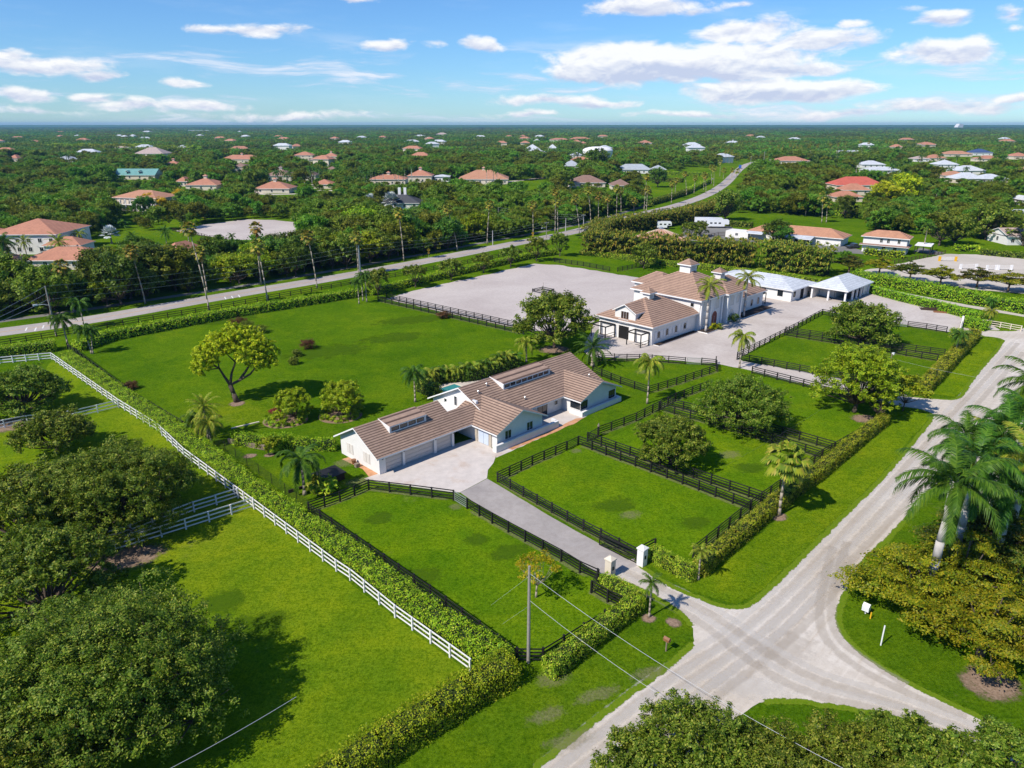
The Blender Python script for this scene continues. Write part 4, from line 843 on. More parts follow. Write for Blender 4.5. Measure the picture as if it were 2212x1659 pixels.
FAR = [
 ('house', Z1, 870, 1060, 352, 30, 4, 'beigetile', 'cream', 8, 'beige pyramid roofed house behind the clipped round trees', {}),
 ('house', Z1, 720, 840, 312, 20, 3, 'beigetile', 'cream', 4, 'low beige roof among the clipped round trees', {}),
 ('house', Z1, 580, 680, 308, 18, 3, 'beigetile', 'cream', 4, 'low beige roof leftmost behind the clipped round trees', {}),
 ('house', Z1, 1065, 1160, 425, 14, 4, 'terra', 'cream', 3, 'pink roofed house with a small tower right of the green roofed house', dict(cup=True)),
 ('house', Z1, 1425, 1680, 392, 22, 4, 'terra', 'cream', 4.5, 'wide terracotta roofed house with a bright wall under the tree line', dict(nwin=6, cup=True)),
 ('house', Z1, 1900, 2030, 376, 20, 6, 'terra', 'cream', 4, 'tall terracotta roofed villa with a gabled front', dict(storeys=2)),
 ('house', Z1, 2000, 2135, 396, 16, 4, 'browntile', 'cream', 4, 'brown hip roofed pavilion beside the terracotta villas', {}),
 ('house', Z1, 2090, 2190, 378, 16, 5, 'terra', 'cream', 4, 'terracotta villa with a square turret', dict(cup=True)),
 ('house', Z1, 1480, 1610, 455, 16, 5, 'browntile', 'cream', 3, 'brown roofed two storey house behind tall royal palms', dict(storeys=2)),
 ('house', Z1, 1715, 1895, 510, 18, 4, 'browntile', 'cream', 4.5, 'brown roofed stable with a cupola behind royal palms', dict(cup=True)),
 ('house', Z1, 1975, 2050, 505, 12, 4, 'browntile', 'cream', 3, 'small brown roofed house in the palm grove', {}),
 ('house', Z1, 2090, 2200, 462, 14, 3, 'browntile', 'cream', 3, 'brown roof peeping over the palms right of the grove', {}),
 ('house', Z1, 1200, 1410, 570, 20, 3.5, 'terra', 'cream', 4, 'terracotta roofed house with cupola and a cream garden wall', dict(cup=True)),
 ('house', Z1, 1140, 1220, 545, 12, 3.5, 'terra', 'cream', 3, 'terracotta wing roof left of the cupola house', {}),
 ('house', Z1, 1645, 1880, 590, 18, 3, 'terra', 'cream', 4, 'low terracotta roof behind dark trees and a tall chimney', dict(cup=True)),
 ('house', Z1, 2020, 2160, 560, 14, 3, 'terra', 'cream', 3, 'terracotta roof at the foot of the royal palms', {}),
 ('house', Z1, 55, 120, 385, 14, 4, 'terra', 'cream', 4, 'small pinkish roofed house at the far left among palms', {}),
 ('house', Z1, 345, 475, 388, 20, 3, 'greyroof', 'white', 4, 'grey hip roofed house left among the palms', {}),
 ('house', Z1, 345, 420, 200, 26, 4, 'terra', 'cream', 5, 'distant pink roof in the far left trees', dict(nwin=2)),
 ('house', Z1, 170, 250, 268, 22, 4, 'terra', 'cream', 4, 'distant pair of orange roofs in the left trees', dict(nwin=2)),
 ('house', Z1, 465, 515, 228, 26, 4, 'whiteroof', 'white', 5, 'distant white roofed house left of centre in the trees', dict(nwin=2)),
 ('house', Z1, 910, 980, 202, 30, 5, 'whiteroof', 'white', 7, 'distant large white house with a steep roof', dict(nwin=2)),
 ('warehouse', Z1, 1220, 1360, 192, 60, 7, 'whiteroof', 'white', 2, 'long low white building near the horizon', dict(nwin=2, kind='flat')),
 ('house', Z1, 1530, 1565, 200, 30, 5, 'whiteroof', 'white', 6, 'tiny white pointed roof near the horizon', dict(nwin=2)),
 ('house', Z2, 175, 420, 535, 16, 4, 'terra', 'cream', 3, 'low pink terracotta villa behind a row of royal palms', dict(nwin=7, cup=True)),
 ('house', Z2, 425, 590, 520, 16, 5, 'terra', 'cream', 4, 'pink villa with stepped towers beside a white pergola', dict(nwin=4, storeys=1, cup=True)),
 ('pavilion', Z2, 755, 1085, 530, 26, 3.6, 'terra2', 'cream', 6, 'broad terracotta pyramid roof with a cupola and open sides', dict(nwin=8, cup=True)),
 ('pergola', Z2, 600, 705, 515, 10, 4, 'whiteroof', 'trim', 1.2, 'white slatted pergola beside the pink villa', dict(nwin=4)),
 ('house', Z2, 1430, 1560, 440, 18, 4, 'greyroof', 'white', 5, 'grey roofed white house behind a round dark tree', {}),
 ('house', Z2, 1485, 1570, 368, 14, 5, 'greyroof', 'white', 3, 'small white house left of the water tank', dict(nwin=2)),
 ('stable', Z2, 1790, 2010, 462, 14, 3.6, 'greyroof', 'white', 4.5, 'long grey roofed white barn right of the round dark tree', dict(nwin=7)),
 ('house', Z2, 2008, 2108, 460, 12, 3.4, 'greyroof', 'white', 3.5, 'small square grey roofed house beside the long barn', dict(nwin=3)),
 ('house', Z2, 1475, 1715, 550, 20, 3.2, 'browntile', 'cream', 4.5, 'reddish brown hip roofed house among dark trees by the road', dict(nwin=5)),
 ('house', Z2, 1750, 1885, 568, 16, 3, 'browntile', 'cream', 3.6, 'smaller reddish brown roof right of its twin', dict(nwin=3)),
 ('house', Z2, 1190, 1290, 325, 22, 5, 'whiteroof', 'white', 7, 'white roofed house in the far trees left of the water tank', {}),
 ('house', Z2, 1340, 1400, 312, 18, 4, 'whiteroof', 'white', 6, 'white pointed roofs between the trees and the water tank', {}),
 ('house', Z2, 1245, 1290, 262, 20, 4, 'whiteroof', 'white', 5, 'distant small white pyramid roof', dict(nwin=2)),
 ('house', Z2, 1350, 1480, 255, 30, 5, 'terra', 'cream', 4, 'distant row of terracotta roofs, its left end', dict(nwin=2)),
 ('house', Z2, 1480, 1620, 254, 30, 6, 'terra', 'cream', 5, 'distant row of terracotta roofs, its right end', dict(nwin=2)),
 ('house', Z2, 1540, 1600, 280, 22, 4, 'terra', 'cream', 4, 'distant terracotta roof in front of the long row', dict(nwin=2)),
 ('house', Z2, 1930, 2015, 282, 24, 6, 'terra', 'cream', 5, 'distant orange roofed house right of the water tank', dict(nwin=2, storeys=2)),
 ('house', Z2, 610, 690, 218, 34, 6, 'beigetile', 'cream', 6, 'distant large cream house above the dark trees', dict(nwin=2)),
 ('house', Z2, 460, 550, 232, 30, 5, 'whiteroof', 'white', 5, 'distant pale roofs left of the large cream house', dict(nwin=2)),
 ('house', Z2, 1145, 1205, 232, 26, 5, 'terra', 'cream', 5, 'distant faint pink roof in the middle trees', dict(nwin=2)),
 ('house', Z3, 605, 820, 425, 22, 7, 'terra', 'cream', 4, 'pink roofed two storey house with verandas at the road bend', dict(nwin=6, storeys=2)),
 ('house', Z3, 10, 120, 295, 20, 5, 'whiteroof', 'white', 5, 'white pavilion roof left in the far trees above the road', dict(nwin=3)),
 ('house', Z3, 275, 390, 280, 22, 4, 'whiteroof', 'white', 5, 'white roofed house with a cupola far above the road', dict(nwin=3, cup=True)),
 ('house', Z3, 1160, 1315, 425, 18, 3.4, 'whiteroof', 'white', 3.5, 'white roofed bungalow right of the pond', dict(nwin=4)),
 ('house', Z3, 1190, 1420, 462, 16, 3, 'whiteroof', 'white', 2.6, 'lower white roofed bungalow behind the coconut palms', dict(nwin=4)),
 ('house', Z3, 1655, 1790, 425, 18, 3.4, 'whiteroof', 'white', 4, 'white roofed bungalow in the middle of the estate houses', dict(nwin=3)),
 ('house', Z3, 1775, 1965, 468, 18, 3.4, 'whiteroof', 'white', 4, 'wide white roofed bungalow above the paired hip roofs', dict(nwin=3)),
 ('house', Z3, 1765, 1960, 524, 16, 3.4, 'whiteroof', 'cream', 4, 'white hip roofed bungalow with a veranda, left one of the pair', dict(nwin=4)),
 ('house', Z3, 1925, 2110, 524, 16, 3.2, 'whiteroof', 'cream', 3.2, 'white hip roofed bungalow, right one of the pair', dict(nwin=4)),
 ('house', Z3, 1690, 1850, 500, 14, 3.2, 'terra2', 'cream', 3, 'orange roofed bungalow left of the paired white roofs', dict(nwin=3)),
 ('house', Z3, 1590, 1710, 380, 18, 3.4, 'terra', 'cream', 4, 'terracotta roofed house in the upper row of estate houses', dict(nwin=3)),
 ('house', Z3, 1700, 1880, 352, 20, 3.4, 'terra2', 'cream', 4, 'bright orange wide roof in the upper row of estate houses', dict(nwin=3)),
 ('house', Z3, 1500, 1600, 385, 16, 3.4, 'beigetile', 'white', 3, 'pale roofed house left in the upper row of estate houses', dict(nwin=3)),
 ('house', Z3, 1545, 1640, 292, 22, 6, 'terra', 'cream', 4, 'salmon coloured two storey house in the far right trees', dict(nwin=3, storeys=2)),
 ('house', Z3, 1880, 2010, 345, 22, 4, 'blueroof', 'white', 5, 'dark blue roofed house in the far right trees', dict(nwin=3)),
 ('house', Z3, 1920, 2070, 385, 18, 3.4, 'terra', 'cream', 3.5, 'terracotta roof right of the middle white bungalow', dict(nwin=3)),
 ('house', Z3, 2140, 2260, 370, 20, 4, 'terra', 'cream', 4, 'pink roofed house at the right edge, upper one', dict(nwin=3)),
 ('house', Z3, 2190, 2300, 480, 16, 3.4, 'terra2', 'cream', 4, 'orange roofed house at the right edge, lower one', dict(nwin=3)),
 ('house', Z3, 2090, 2300, 925, 12, 3.2, 'beigetile', 'white', 2.4, 'white gabled cottage at the right edge under an oak', dict(nwin=3, kind='gable')),
 ('house', Z3, 2120, 2300, 760, 10, 2.6, 'whiteroof', 'white', 1, 'pale flat roofed building at the right edge', dict(nwin=3, kind='flat')),
 ('house', Z3, 2195, 2260, 668, 10, 3, 'whiteroof', 'white', 2, 'small white building cut by the right edge', dict(nwin=2)),
 ('house', Z3, 990, 1310, 570, 18, 3.4, 'redtile', 'cream', 5, 'bright red roofed house beside the yellow green tree', dict(nwin=5)),
 ('house', Z3, 1035, 1215, 602, 12, 3.2, 'terra', 'cream', 3.6, 'salmon gabled wing in front of the bright red roof', dict(nwin=3)),
 ('house', Z3, 975, 1170, 645, 12, 2.8, 'terra', 'cream', 3, 'lowest salmon roof of the red roofed group', dict(nwin=3)),
]
for n, f, a, b_, c, d_, hh, rf, wl, rh, lb, kw in FAR:
    kw = dict(kw); kw.setdefault('nwin', 3); H_(n, f, a, b_, c, d_, hh, rf, wl, rh, lb, cat={'pavilion': 'pavilion', 'warehouse': 'warehouse', 'pergola': 'pergola', 'stable': 'stable'}.get(n, 'house'), **kw)
# dark roofed barn with two white chimneys
h = H_('house', Z2, 250, 510, 690, 16, 3, 'darkroof', 'white', 4, 'dark roofed low house with two white chimneys behind silver palms', nwin=4)
for x in (-1, 2):
    mb = MB(); mb.box(x - .7, x + .7, -.7, .7, 5.5, 10.2); mb.build('chimney', 'trim', h)
# water tank
g0 = G(*Z2(1572, 365)); g1 = G(*Z2(1768, 365)); R_ = math.dist(g0, g1) / 2; c0 = ((g0[0] + g1[0]) / 2, (g0[1] + g1[1]) / 2 + R_ * .9)
tk = empty('water_tank', (*c0, 0), 0, 'round white water tank with a shallow domed roof', 'water tank'); HS_.append((*c0, R_ * 1.15))
mb = MB(); mb.prism([(R_ * math.cos(t), R_ * math.sin(t)) for t in np.arange(0, 6.28, .131)], 0, 9.5); mb.build('drum', 'white', tk)
mb = MB(); N = 48
for j in range(5):
    a0, a1 = j / 5, (j + 1) / 5; f = lambda q: (R_ * 1.02 * math.cos(q * math.pi / 2 * .98), 9.5 + 5.0 * math.sin(q * math.pi / 2))
    (r0, z0), (r1, z1) = f(a0), f(a1)
    for i in range(N):
        t0, t1 = 6.2832 * i / N, 6.2832 * (i + 1) / N
        mb.face([(r0 * math.cos(t0), r0 * math.sin(t0), z0), (r0 * math.cos(t1), r0 * math.sin(t1), z0), (r1 * math.cos(t1), r1 * math.sin(t1), z1), (r1 * math.cos(t0), r1 * math.sin(t0), z1)])
mb.build('dome', 'trim', tk)
# conical horse walker
a_, b2_ = G(*Z2(1885, 880), 2.6), G(*Z3(60, 905), 2.6); a_, b2_ = (a_[0], a_[1]), (b2_[0], b2_[1]); R_ = math.dist(a_, b2_) / 2; c0 = ((a_[0] + b2_[0]) / 2, (a_[1] + b2_[1]) / 2 + 2)
wk = empty('horse_walker', (*c0, 0), 0, 'round horse walker under a salmon conical roof with pale ribs', 'horse walker'); HS_.append((*c0, R_ * 1.1))
mb = MB(); rb = MB(); N = 20
for i in range(N):
    t0, t1 = 6.2832 * i / N, 6.2832 * (i + 1) / N; p0 = (R_ * math.cos(t0), R_ * math.sin(t0), 2.6); p1 = (R_ * math.cos(t1), R_ * math.sin(t1), 2.6)
    mb.face([p0, p1, (0, 0, 6.6)]); mb.face([p1, p0, (p0[0], p0[1], 2.4), (p1[0], p1[1], 2.4)], 1); rb.tube((p0[0], p0[1], 2.64), (0, 0, 6.64), .12, .06, 4)
mb.build('roof', ['terra', 'trim'], wk); rb.build('rib', 'cream', wk)
mb = MB(); mb.tube((0, 0, 6.5), (0, 0, 7.1), 1.0, .25, 10); mb.build('cap', 'metal', wk)
mb = MB()
for i in range(N): t0 = 6.2832 * i / N; mb.box(R_ * .95 * math.cos(t0) - .1, R_ * .95 * math.cos(t0) + .1, R_ * .95 * math.sin(t0) - .1, R_ * .95 * math.sin(t0) + .1, 0, 2.5)
mb.build('post', 'wood', wk)
# long stable, two storey house across the hedge
def placed(name, f, p0, p1, label, cat): 
    a = G(*f(*p0)); b = G(*f(*p1)); o = empty(name, (*a, 0), math.atan2(b[1] - a[1], b[0] - a[0]), label, cat); return o, math.dist(a, b)
o, w_ = placed('stable', Z3, (420, 885), (1010, 940), 'long low stable with orange brown roof, white lean-to canopy and parked tractors', 'stable')
HS_.append((*G(*Z3(560, 870)), 14)); HS_.append((*G(*Z3(740, 890)), 15)); HS_.append((*G(*Z3(930, 890)), 14))
mb = MB(); mb.box(0, w_, 2, 13, 0, 2.98); mb.box(-9, 0, 0, 7, 0, 2.5); mb.build('wall', 'white', o)
mb = MB(); hip_roof(mb, -1.5, w_ + 1, 1.2, 13.8, 3.0, 5.6, .22); mb.build('roof', ['terra2', 'trim'], o)
mb = MB(); slab(mb, [(12, -3.5, 2.3), (w_ - 9, -3.5, 2.3), (w_ - 9, 1.6, 3.1), (12, 1.6, 3.1)], .15); slab(mb, [(0, -2, 2.5), (6, -2, 2.5), (6, 1.6, 3.1), (0, 1.6, 3.1)], .15); mb.build('canopy', ['whiteroof', 'trim'], o)
for x in np.linspace(12.4, w_ - 9.4, 5): mb = MB(); mb.box(x - .1, x + .1, -3.3, -3.1, 0, 2.2); mb.build('post', 'trim', o)
for x in np.linspace(13, w_ - 12, 5): window(o, 'y', 2, x, x + 1.8, .1, 2.2, -1, bars=0, glass='dark', name='stall_door')
window(o, 'y', 0, -5, -4, 1.0, 1.9, -1)
a = G(*Z3(1158, 965)); b = G(*Z3(1440, 990)); ang = math.atan2(b[1] - a[1], b[0] - a[0])
o = empty('house', (*a, 0), ang, 'two storey white house with orange hip roof and hedge along its front', 'house'); w_ = math.dist(a, b); HS_.append((*G(*Z3(1320, 950)), w_ * .75))
mb = MB(); mb.box(0, w_, 0, 7, 0, 5.4); mb.build('wall', 'white', o)
mb = MB(); hip_roof(mb, -.8, w_ + .8, -.8, 7.8, 5.45, 7.4, .2); mb.build('roof', ['terra2', 'trim'], o)
mb = MB(); slab(mb, [(-.9, -1.2, 2.6), (w_ + .8, -1.2, 2.6), (w_ + .8, -.002, 2.95), (-.9, -.002, 2.95)], .12); slab(mb, [(w_ + .002, 0, 2.95), (w_ + 1.0, -.3, 2.6), (w_ + 1.0, 7, 2.6), (w_ + .002, 7, 2.95)], .12); mb.build('skirt_roof', ['browntile', 'trim'], o)
for x in (.42, .58, .82): window(o, 'y', 0, w_ * x - .4, w_ * x + .4, 3.6, 4.9, -1)
window(o, 'x', w_, 1.5, 3.8, 3.5, 4.9, 1, bars=2); window(o, 'x', w_, 1.5, 4.2, .8, 2.2, 1, bars=2)
for x in (.5, .75): window(o, 'y', 0, w_ * x - .5, w_ * x + .5, 1.2, 2.3, -1)
mb = MB(); mb.box(w_ + 2, w_ + 7, 4, 12, 2.9, 3.1); mb.build('carport_roof', 'trim', o)
mb = MB()
for x in (w_ + 2.2, w_ + 6.8):
    for y in (4.2, 11.8): mb.box(x - .12, x + .12, y - .12, y + .12, 0, 2.9)
mb.build('post', 'black', o)
# odd white thing on the horizon
g = G(*Z3(1798, 168)); bx_ = empty('tower_building', (*g, 0), .3, 'tall white slab of a building standing on the horizon', 'building'); s_ = 14 / FPX * g[1]
mb = MB(); mb.ext([(-s_ * .5, 0, 0), (s_ * .5, 0, 0), (s_ * .5, 0, s_ * .55), (-s_ * .2, 0, s_ * .62), (-s_ * .5, 0, s_ * .2)], (0, s_ * .6, 0)); mb.build('wall', 'white', bx_)
# ------------------------------------------------------------------ fences
POSTS = {}
def post_mesh(h, w, mat, cap=False):
    k = (round(h, 2), w, mat)
    if k not in POSTS:
        mb = MB(); mb.box(-w / 2, w / 2, -w / 2, w / 2, 0, h)
        if cap: mb.box(-w / 2 - .02, w / 2 + .02, -w / 2 - .02, w / 2 + .02, h, h + .04)
        POSTS[k] = mb.mesh('post')
    return POSTS[k]
def fence(pts, label, mat='black', h=1.4, n=4, sp=2.5, w=.16, bh=.13, group=None, name='paddock_fence', dbl=False):
    P = pts; o = empty(name, (*P[0], 0), 0, label, 'fence', group)
    q = [(p[0] - P[0][0], p[1] - P[0][1]) for p in P]; pm = post_mesh(h, w, mat)
    segs = [(a, b, max(1, round(math.dist(a, b) / sp))) for a, b in zip(q, q[1:])]
    tot = sum(s[2] for s in segs); f = max(1, tot / 96)
    for i, (a, b, k) in enumerate(segs):
        k = max(1, round(k / f)); r = math.atan2(b[1] - a[1], b[0] - a[0])
        for j in range(k + (1 if i == len(segs) - 1 else 0)):
            t = j / k; c = link('post', pm, mat, o, (a[0] + (b[0] - a[0]) * t, a[1] + (b[1] - a[1]) * t, 0)); c.rotation_euler = (random.uniform(-.01, .01), random.uniform(-.01, .01), r)
    for k in range(n):
        z = h - .1 - k * (h - .35) / max(1, n - 1) if n > 1 else h * .8
        mb = MB()
        for a, b, m_ in segs:
            L = math.dist(a, b) or 1; ox, oy = -(b[1] - a[1]) / L * w * .55, (b[0] - a[0]) / L * w * .55
            for j in range(m_):
                t0, t1 = j / m_, (j + 1) / m_; dz = random.uniform(-.015, .015)
                mb.bar((a[0] + (b[0] - a[0]) * t0 + ox, a[1] + (b[1] - a[1]) * t0 + oy, z + dz), (a[0] + (b[0] - a[0]) * t1 + ox, a[1] + (b[1] - a[1]) * t1 + oy, z + random.uniform(-.015, .015)), .04, bh)
        mb.build('rail', mat, o)
    return o
FE = [
 ([(668, 1108), (735, 1084), (797, 1058), (887, 1069), (980, 1081)], 'black board fence between the forecourt and the front paddock'),
 ([(1009, 1099), (1063, 1131), (1212, 1213), (1252, 1238), (1292, 1256)], 'black board fence down the left side of the driveway'),
 ([(1290, 1254), (1277, 1281), (1312, 1301), (1349, 1318)], 'short black fence corner by the cream gate pillar'),
 ([(1349, 1318), (1260, 1373), (1173, 1428)], 'black fence behind the clipped hedge at the front of the paddock'),
 ([(1173, 1428), (1117, 1428)], 'short black fence across the paddock corner at the utility pole'),
 ([(1117, 1428), (930, 1290), (668, 1108)], 'black fence along the thick hedge beside the front paddock'),
 ([(1377, 1208), (1260, 1146), (1160, 1090), (1075, 1041)], 'black board fence down the right side of the driveway'),
 ([(1075, 1041), (1150, 1005), (1224, 973)], 'black board fence along the grass lane by the house'),
 ([(1249, 961), (1440, 1033), (1621, 1103)], 'black cross fence between two paddocks, its front line'),
 ([(1269, 953), (1460, 1020), (1659, 1089)], 'black cross fence between two paddocks, its back line'),
 ([(1292, 941), (1374, 910), (1459, 866), (1529, 839)], 'black board fence behind the two oaks along the grass lane'),
 ([(1423, 886), (1600, 936), (1775, 991)], 'black cross fence under the oaks, its front line'),
 ([(1442, 877), (1620, 921), (1802, 974)], 'black cross fence under the oaks, its back line'),
 ([(1497, 1205), (1621, 1103), (1775, 991), (1910, 912)], 'black fence behind the long hedge of the dirt road'),
 ([(1377, 1208), (1414, 1188)], 'short black fence beside the white gate pillar'),
 ([(1401, 851), (1480, 826), (1549, 803), (1546, 785)], 'black fence of the small triangular paddock, its road side'),
 ([(1546, 791), (1515, 788)], 'short black fence end of the triangular paddock'),
 ([(1480, 787), (1408, 781), (1300, 778), (1272, 786)], 'black fence of the small triangular paddock, its yard side'),
 ([(1280, 806), (1340, 830), (1401, 851)], 'black fence of the small triangular paddock, its house side'),
 ([(1592, 775), (1694, 724), (1776, 680), (1797, 685), (1860, 694)], 'black fence of the upper paddock along the stable yard'),
 ([(1960, 707), (2000, 712), (2044, 719)], 'black fence piece by the pipe gate of the upper paddock'),
 ([(1696, 719), (1860, 744), (2039, 769)], 'black cross fence in the upper paddocks, its back line'),
 ([(1694, 725), (1860, 752), (2024, 781)], 'black cross fence in the upper paddocks, its front line'),
 ([(1592, 777), (1755, 809), (1889, 834)], 'black fence along the upper side of the gravel entrance lane'),
 ([(1624, 807), (1764, 843), (1912, 876)], 'black fence along the lower side of the gravel entrance lane'),
 ([(817, 651), (960, 684), (1131, 723)], 'black fence between the lawn and the sand arena'),
 ([(835, 645), (990, 680), (1155, 717)], 'second black fence on the arena edge of the lawn'),
 ([(1197, 566), (1260, 575), (1317, 586)], 'black fence at the far corner of the sand arena'),
 ([(1334, 587), (1365, 581), (1391, 575)], 'black fence piece right of the far arena corner'),
 ([(147, 755), (285, 860), (413, 938)], 'low black fence between the long hedge and the big lawn'),
 ([(1260, 546), (1345, 557), (1400, 566)], 'black fence in front of the golden cane hedge'),
]
for i, (p, lb) in enumerate(FE):
    fence(GP(p), lb)
    if len(p) > 1 and i not in (18, 19, 23, 24): softstrip('worn_fence_line', densify(GP(p), 1.2, .08, i, False), .9, .030 + i * .0002, 'wear')
fence(GP([Z3(160, 880), Z3(230, 865), Z3(330, 868), Z3(520, 885)]), 'low brown fence in front of the long stable', 'brown', n=3)
fence(GP([Z3(1370, 1045), Z3(1560, 1010), Z3(1700, 980)]), 'low dark fence along the jumping ring', 'brown', 1.2, 3)
fence(GP([Z1(1120, 835), Z1(1290, 865), Z1(1345, 880)]), 'brown fence on the near edge of the neighbour ring, left piece', 'brown', 1.3, 3)
fence(GP([Z1(1360, 882), Z1(1500, 900)]), 'brown fence on the near edge of the neighbour ring, middle piece', 'brown', 1.3, 3)
fence(GP([Z1(1820, 905), Z1(1990, 888)]), 'brown fence on the near edge of the neighbour ring, right piece', 'brown', 1.3, 3)
fence(GP([(-120, 766), (-10, 749), (123, 728), (300, 697), (452, 672), (737, 619), (890, 592), (1024, 567), (1150, 542)]), 'long brown three rail fence beside the asphalt road', 'brown', 1.3, 3, 3.0)
WF = [([(113, 777), (257, 879), (340, 931), (398, 987), (572, 1117), (727, 1234), (757, 1254), (854, 1334), (1016, 1452)], 'long white three rail fence beside the thick hedge'),
 ([(-60, 795), (0, 786), (112, 776)], 'white fence at the far end of the left pasture'),
 ([(-40, 935), (60, 915), (165, 903), (257, 881)], 'white cross fence between the left oaks, upper one'),
 ([(60, 1225), (207, 1180), (285, 1157), (420, 1106), (515, 1076)], 'white cross fence under the big oak, back line'),
 ([(60, 1250), (197, 1207), (350, 1160), (548, 1097)], 'white cross fence under the big oak, front line')]
for p, lb in WF: fence(GP(p), lb, 'wfence', 1.35, 3, 2.4, .15, .15)
fence(GP([(2122, 702), (2160, 708), (2205, 716)]), 'pale three rail gate fence at the third entrance', 'cream', 1.3, 3, 2.6)
# mesh fence round the garden corner
o = empty('mesh_fence', (0, 0, 0), 0, 'dark wire mesh fence between the thick hedge and the garden palm', 'fence')
pp = densify(GP([(413, 938), (487, 974), (560, 1025), (617, 1068), (668, 1106)]), 2.6, 0, 0, False)
for p in pp: mb = MB(); mb.tube((*p, 0), (*p, 1.5), .035, .035, 5); mb.build('post', 'black', o)
mb = MB()
for a, b in zip(pp, pp[1:]):
    for z in np.arange(.1, 1.55, .2): mb.bar((*a, z), (*b, z), .012, .012)
    for t in np.arange(0, 1, .08): q = (a[0] + (b[0] - a[0]) * t, a[1] + (b[1] - a[1]) * t); mb.tube((*q, .02), (*q, 1.5), .008, .008, 3)
mb.build('mesh_panel', 'black', o)
def gate(a, b, h, mat, label, n=5, diag=True, name='gate'):
    o = empty(name, (*a, 0), math.atan2(b[1] - a[1], b[0] - a[0]), label, 'gate'); L = math.dist(a, b)
    mb = MB(); mb.box(0, .08, -.04, .04, .1, h); mb.box(L - .08, L, -.04, .04, .1, h); mb.box(.08, L - .08, -.03, .03, h - .1, h); mb.box(.08, L - .08, -.03, .03, .1, .2); mb.build('gate_frame', mat, o)
    mb = MB()
    for k in range(1, n - 1): z = .15 + (h - .25) * k / (n - 1); mb.box(.081, L - .081, -.02, .02, z - .03, z + .03)
    if diag: mb.bar((.1, -.06, .2), (L - .1, -.06, h - .1), .04, .08)
    mb.build('bar', mat, o); return o
g1, g2 = G(1294, 1178), G(1376, 1219); gate(g1, g2, 1.45, 'black', 'black driveway gate standing open beside the white pillar')
gate(G(982, 1082), G(1008, 1098), 1.3, 'metal', 'thin metal gate between the forecourt fence and the driveway fence', diag=False)
gate(G(1225, 972), G(1248, 961), 1.3, 'black', 'thin dark gate at the paddock corner by the grass lane', diag=False)
gate(G(1272, 953), G(1292, 941), 1.3, 'black', 'thin dark gate beside the round post on the grass lane', diag=False)
gate(G(1483, 787), G(1514, 788), 1.3, 'metal', 'pipe gate in the small triangular paddock', diag=False)
gate(G(1932, 703), G(1960, 707), 1.3, 'metal', 'pipe gate at the top of the upper paddock', diag=False)
gate(G(1864, 872), G(1886, 846), 1.6, 'black', 'dark gate at the second entrance beside the white pillar')
def pillar(g, h, w, mat, label, arch=False):
    o = empty('gate_pillar', (*g, 0), HR, label, 'gate pillar')
    mb = MB(); mb.box(-w / 2, w / 2, -w / 2, w / 2, 0, h); mb.build('shaft', mat, o)
    mb = MB(); hip_roof(mb, -w / 2 - .08, w / 2 + .08, -w / 2 - .08, w / 2 + .08, h + .12, h + .45, .12); mb.build('cap', [mat, mat], o)
    mb = MB(); mb.box(-.12, .12, -w / 2 - .04, -w / 2 - .001, h * .45, h * .65); mb.build('keypad', 'black', o)
pillar(G(1386, 1220), 1.9, .75, 'white', 'white gate pillar right of the driveway entrance')
pillar(G(1317, 1244), 1.9, .75, 'cream', 'cream gate pillar left of the driveway entrance, half behind the hedge')
def wing_wall(g, label, rz):
    o = empty('gate_pillar', (*g, 0), rz, label, 'gate pillar'); mb = MB()
    mb.ext([(-1.0, 0, 0), (0, 0, 0), (.5, 0, 0), (.5, 0, 2.3), (.3, 0, 2.6), (0, 0, 2.6), (-.25, 0, 2.3), (-.7, 0, .9)], (0, .35, 0)); mb.build('shaft', 'white', o)
    mb = MB()
    for k in range(3): mb.bar((-2.4, .17, .4 + k * .45), (-.5, .17, .6 + k * .5), .05, .12)
    mb.build('rail', 'black', o)
wing_wall(G(1911, 863), 'white curved gate wall at the second entrance by the utility pole', HR)
wing_wall(G(2078, 708), 'white curved gate wall at the third entrance', HR + .2)
mb = MB(); mb.tube((0, 0, 0), (0, 0, 1.7), .17, .15, 10); o_ = empty('gate_post', (*G(1292, 944), 0), 0, 'thick dark round post with a pointed top on the grass lane', 'post'); mb.build('shaft', 'black', o_); mb = MB(); mb.tube((0, 0, 1.7), (0, 0, 2.15), .2, .05, 8); mb.build('cap', 'wood', o_)

# ------------------------------------------------------------------ poles, wires, small things
def pole(bx, by, ty, mat, label, arm=0, r=.16, lean=(0, 0), light=False, tran=False, h=None):
    g = G(bx, by); h = h or HT(bx, by, ty); o = empty('utility_pole', (*g, 0), HR, label, 'utility pole')
    mb = MB(); mb.tube((0, 0, 0), (lean[0], lean[1], h), r, r * .65, 9); mb.build('shaft', mat, o)
    if arm:
        mb = MB(); mb.box(-arm, arm, -.08, .08, h - .5, h - .34); mb.build('crossarm', 'greywood', o)
        for x in (-arm * .9, -arm * .4, arm * .4, arm * .9): mb = MB(); mb.tube((x, 0, h - .34), (x, 0, h - .1), .05, .04, 6); mb.build('insulator', 'steel', o)
    if light:
        mb = MB(); mb.path([(0, 0, h * .62), (-1.2, 0, h * .66), (-2.2, 0, h * .66)], [.05, .05, .04], 5); mb.box(-2.9, -2.1, -.14, .14, h * .65, h * .68); mb.build('lamp_arm', 'steel', o)
    if tran:
        mb = MB(); mb.tube((.35, -.2, h * .45), (.35, -.2, h * .66), .24, .24, 10); mb.build('transformer', 'steel', o)
        mb = MB(); mb.tube((.05, 0, h * .96), (.7, .1, h), .04, .04, 5); mb.box(.6, 1.0, -.1, .25, h - .25, h + .05); mb.build('lamp', 'steel', o)
    return (*g, h)
P1 = pole(1141.5, 1431, 1223, 'greywood', 'tall weathered utility pole at the corner of the front paddock')
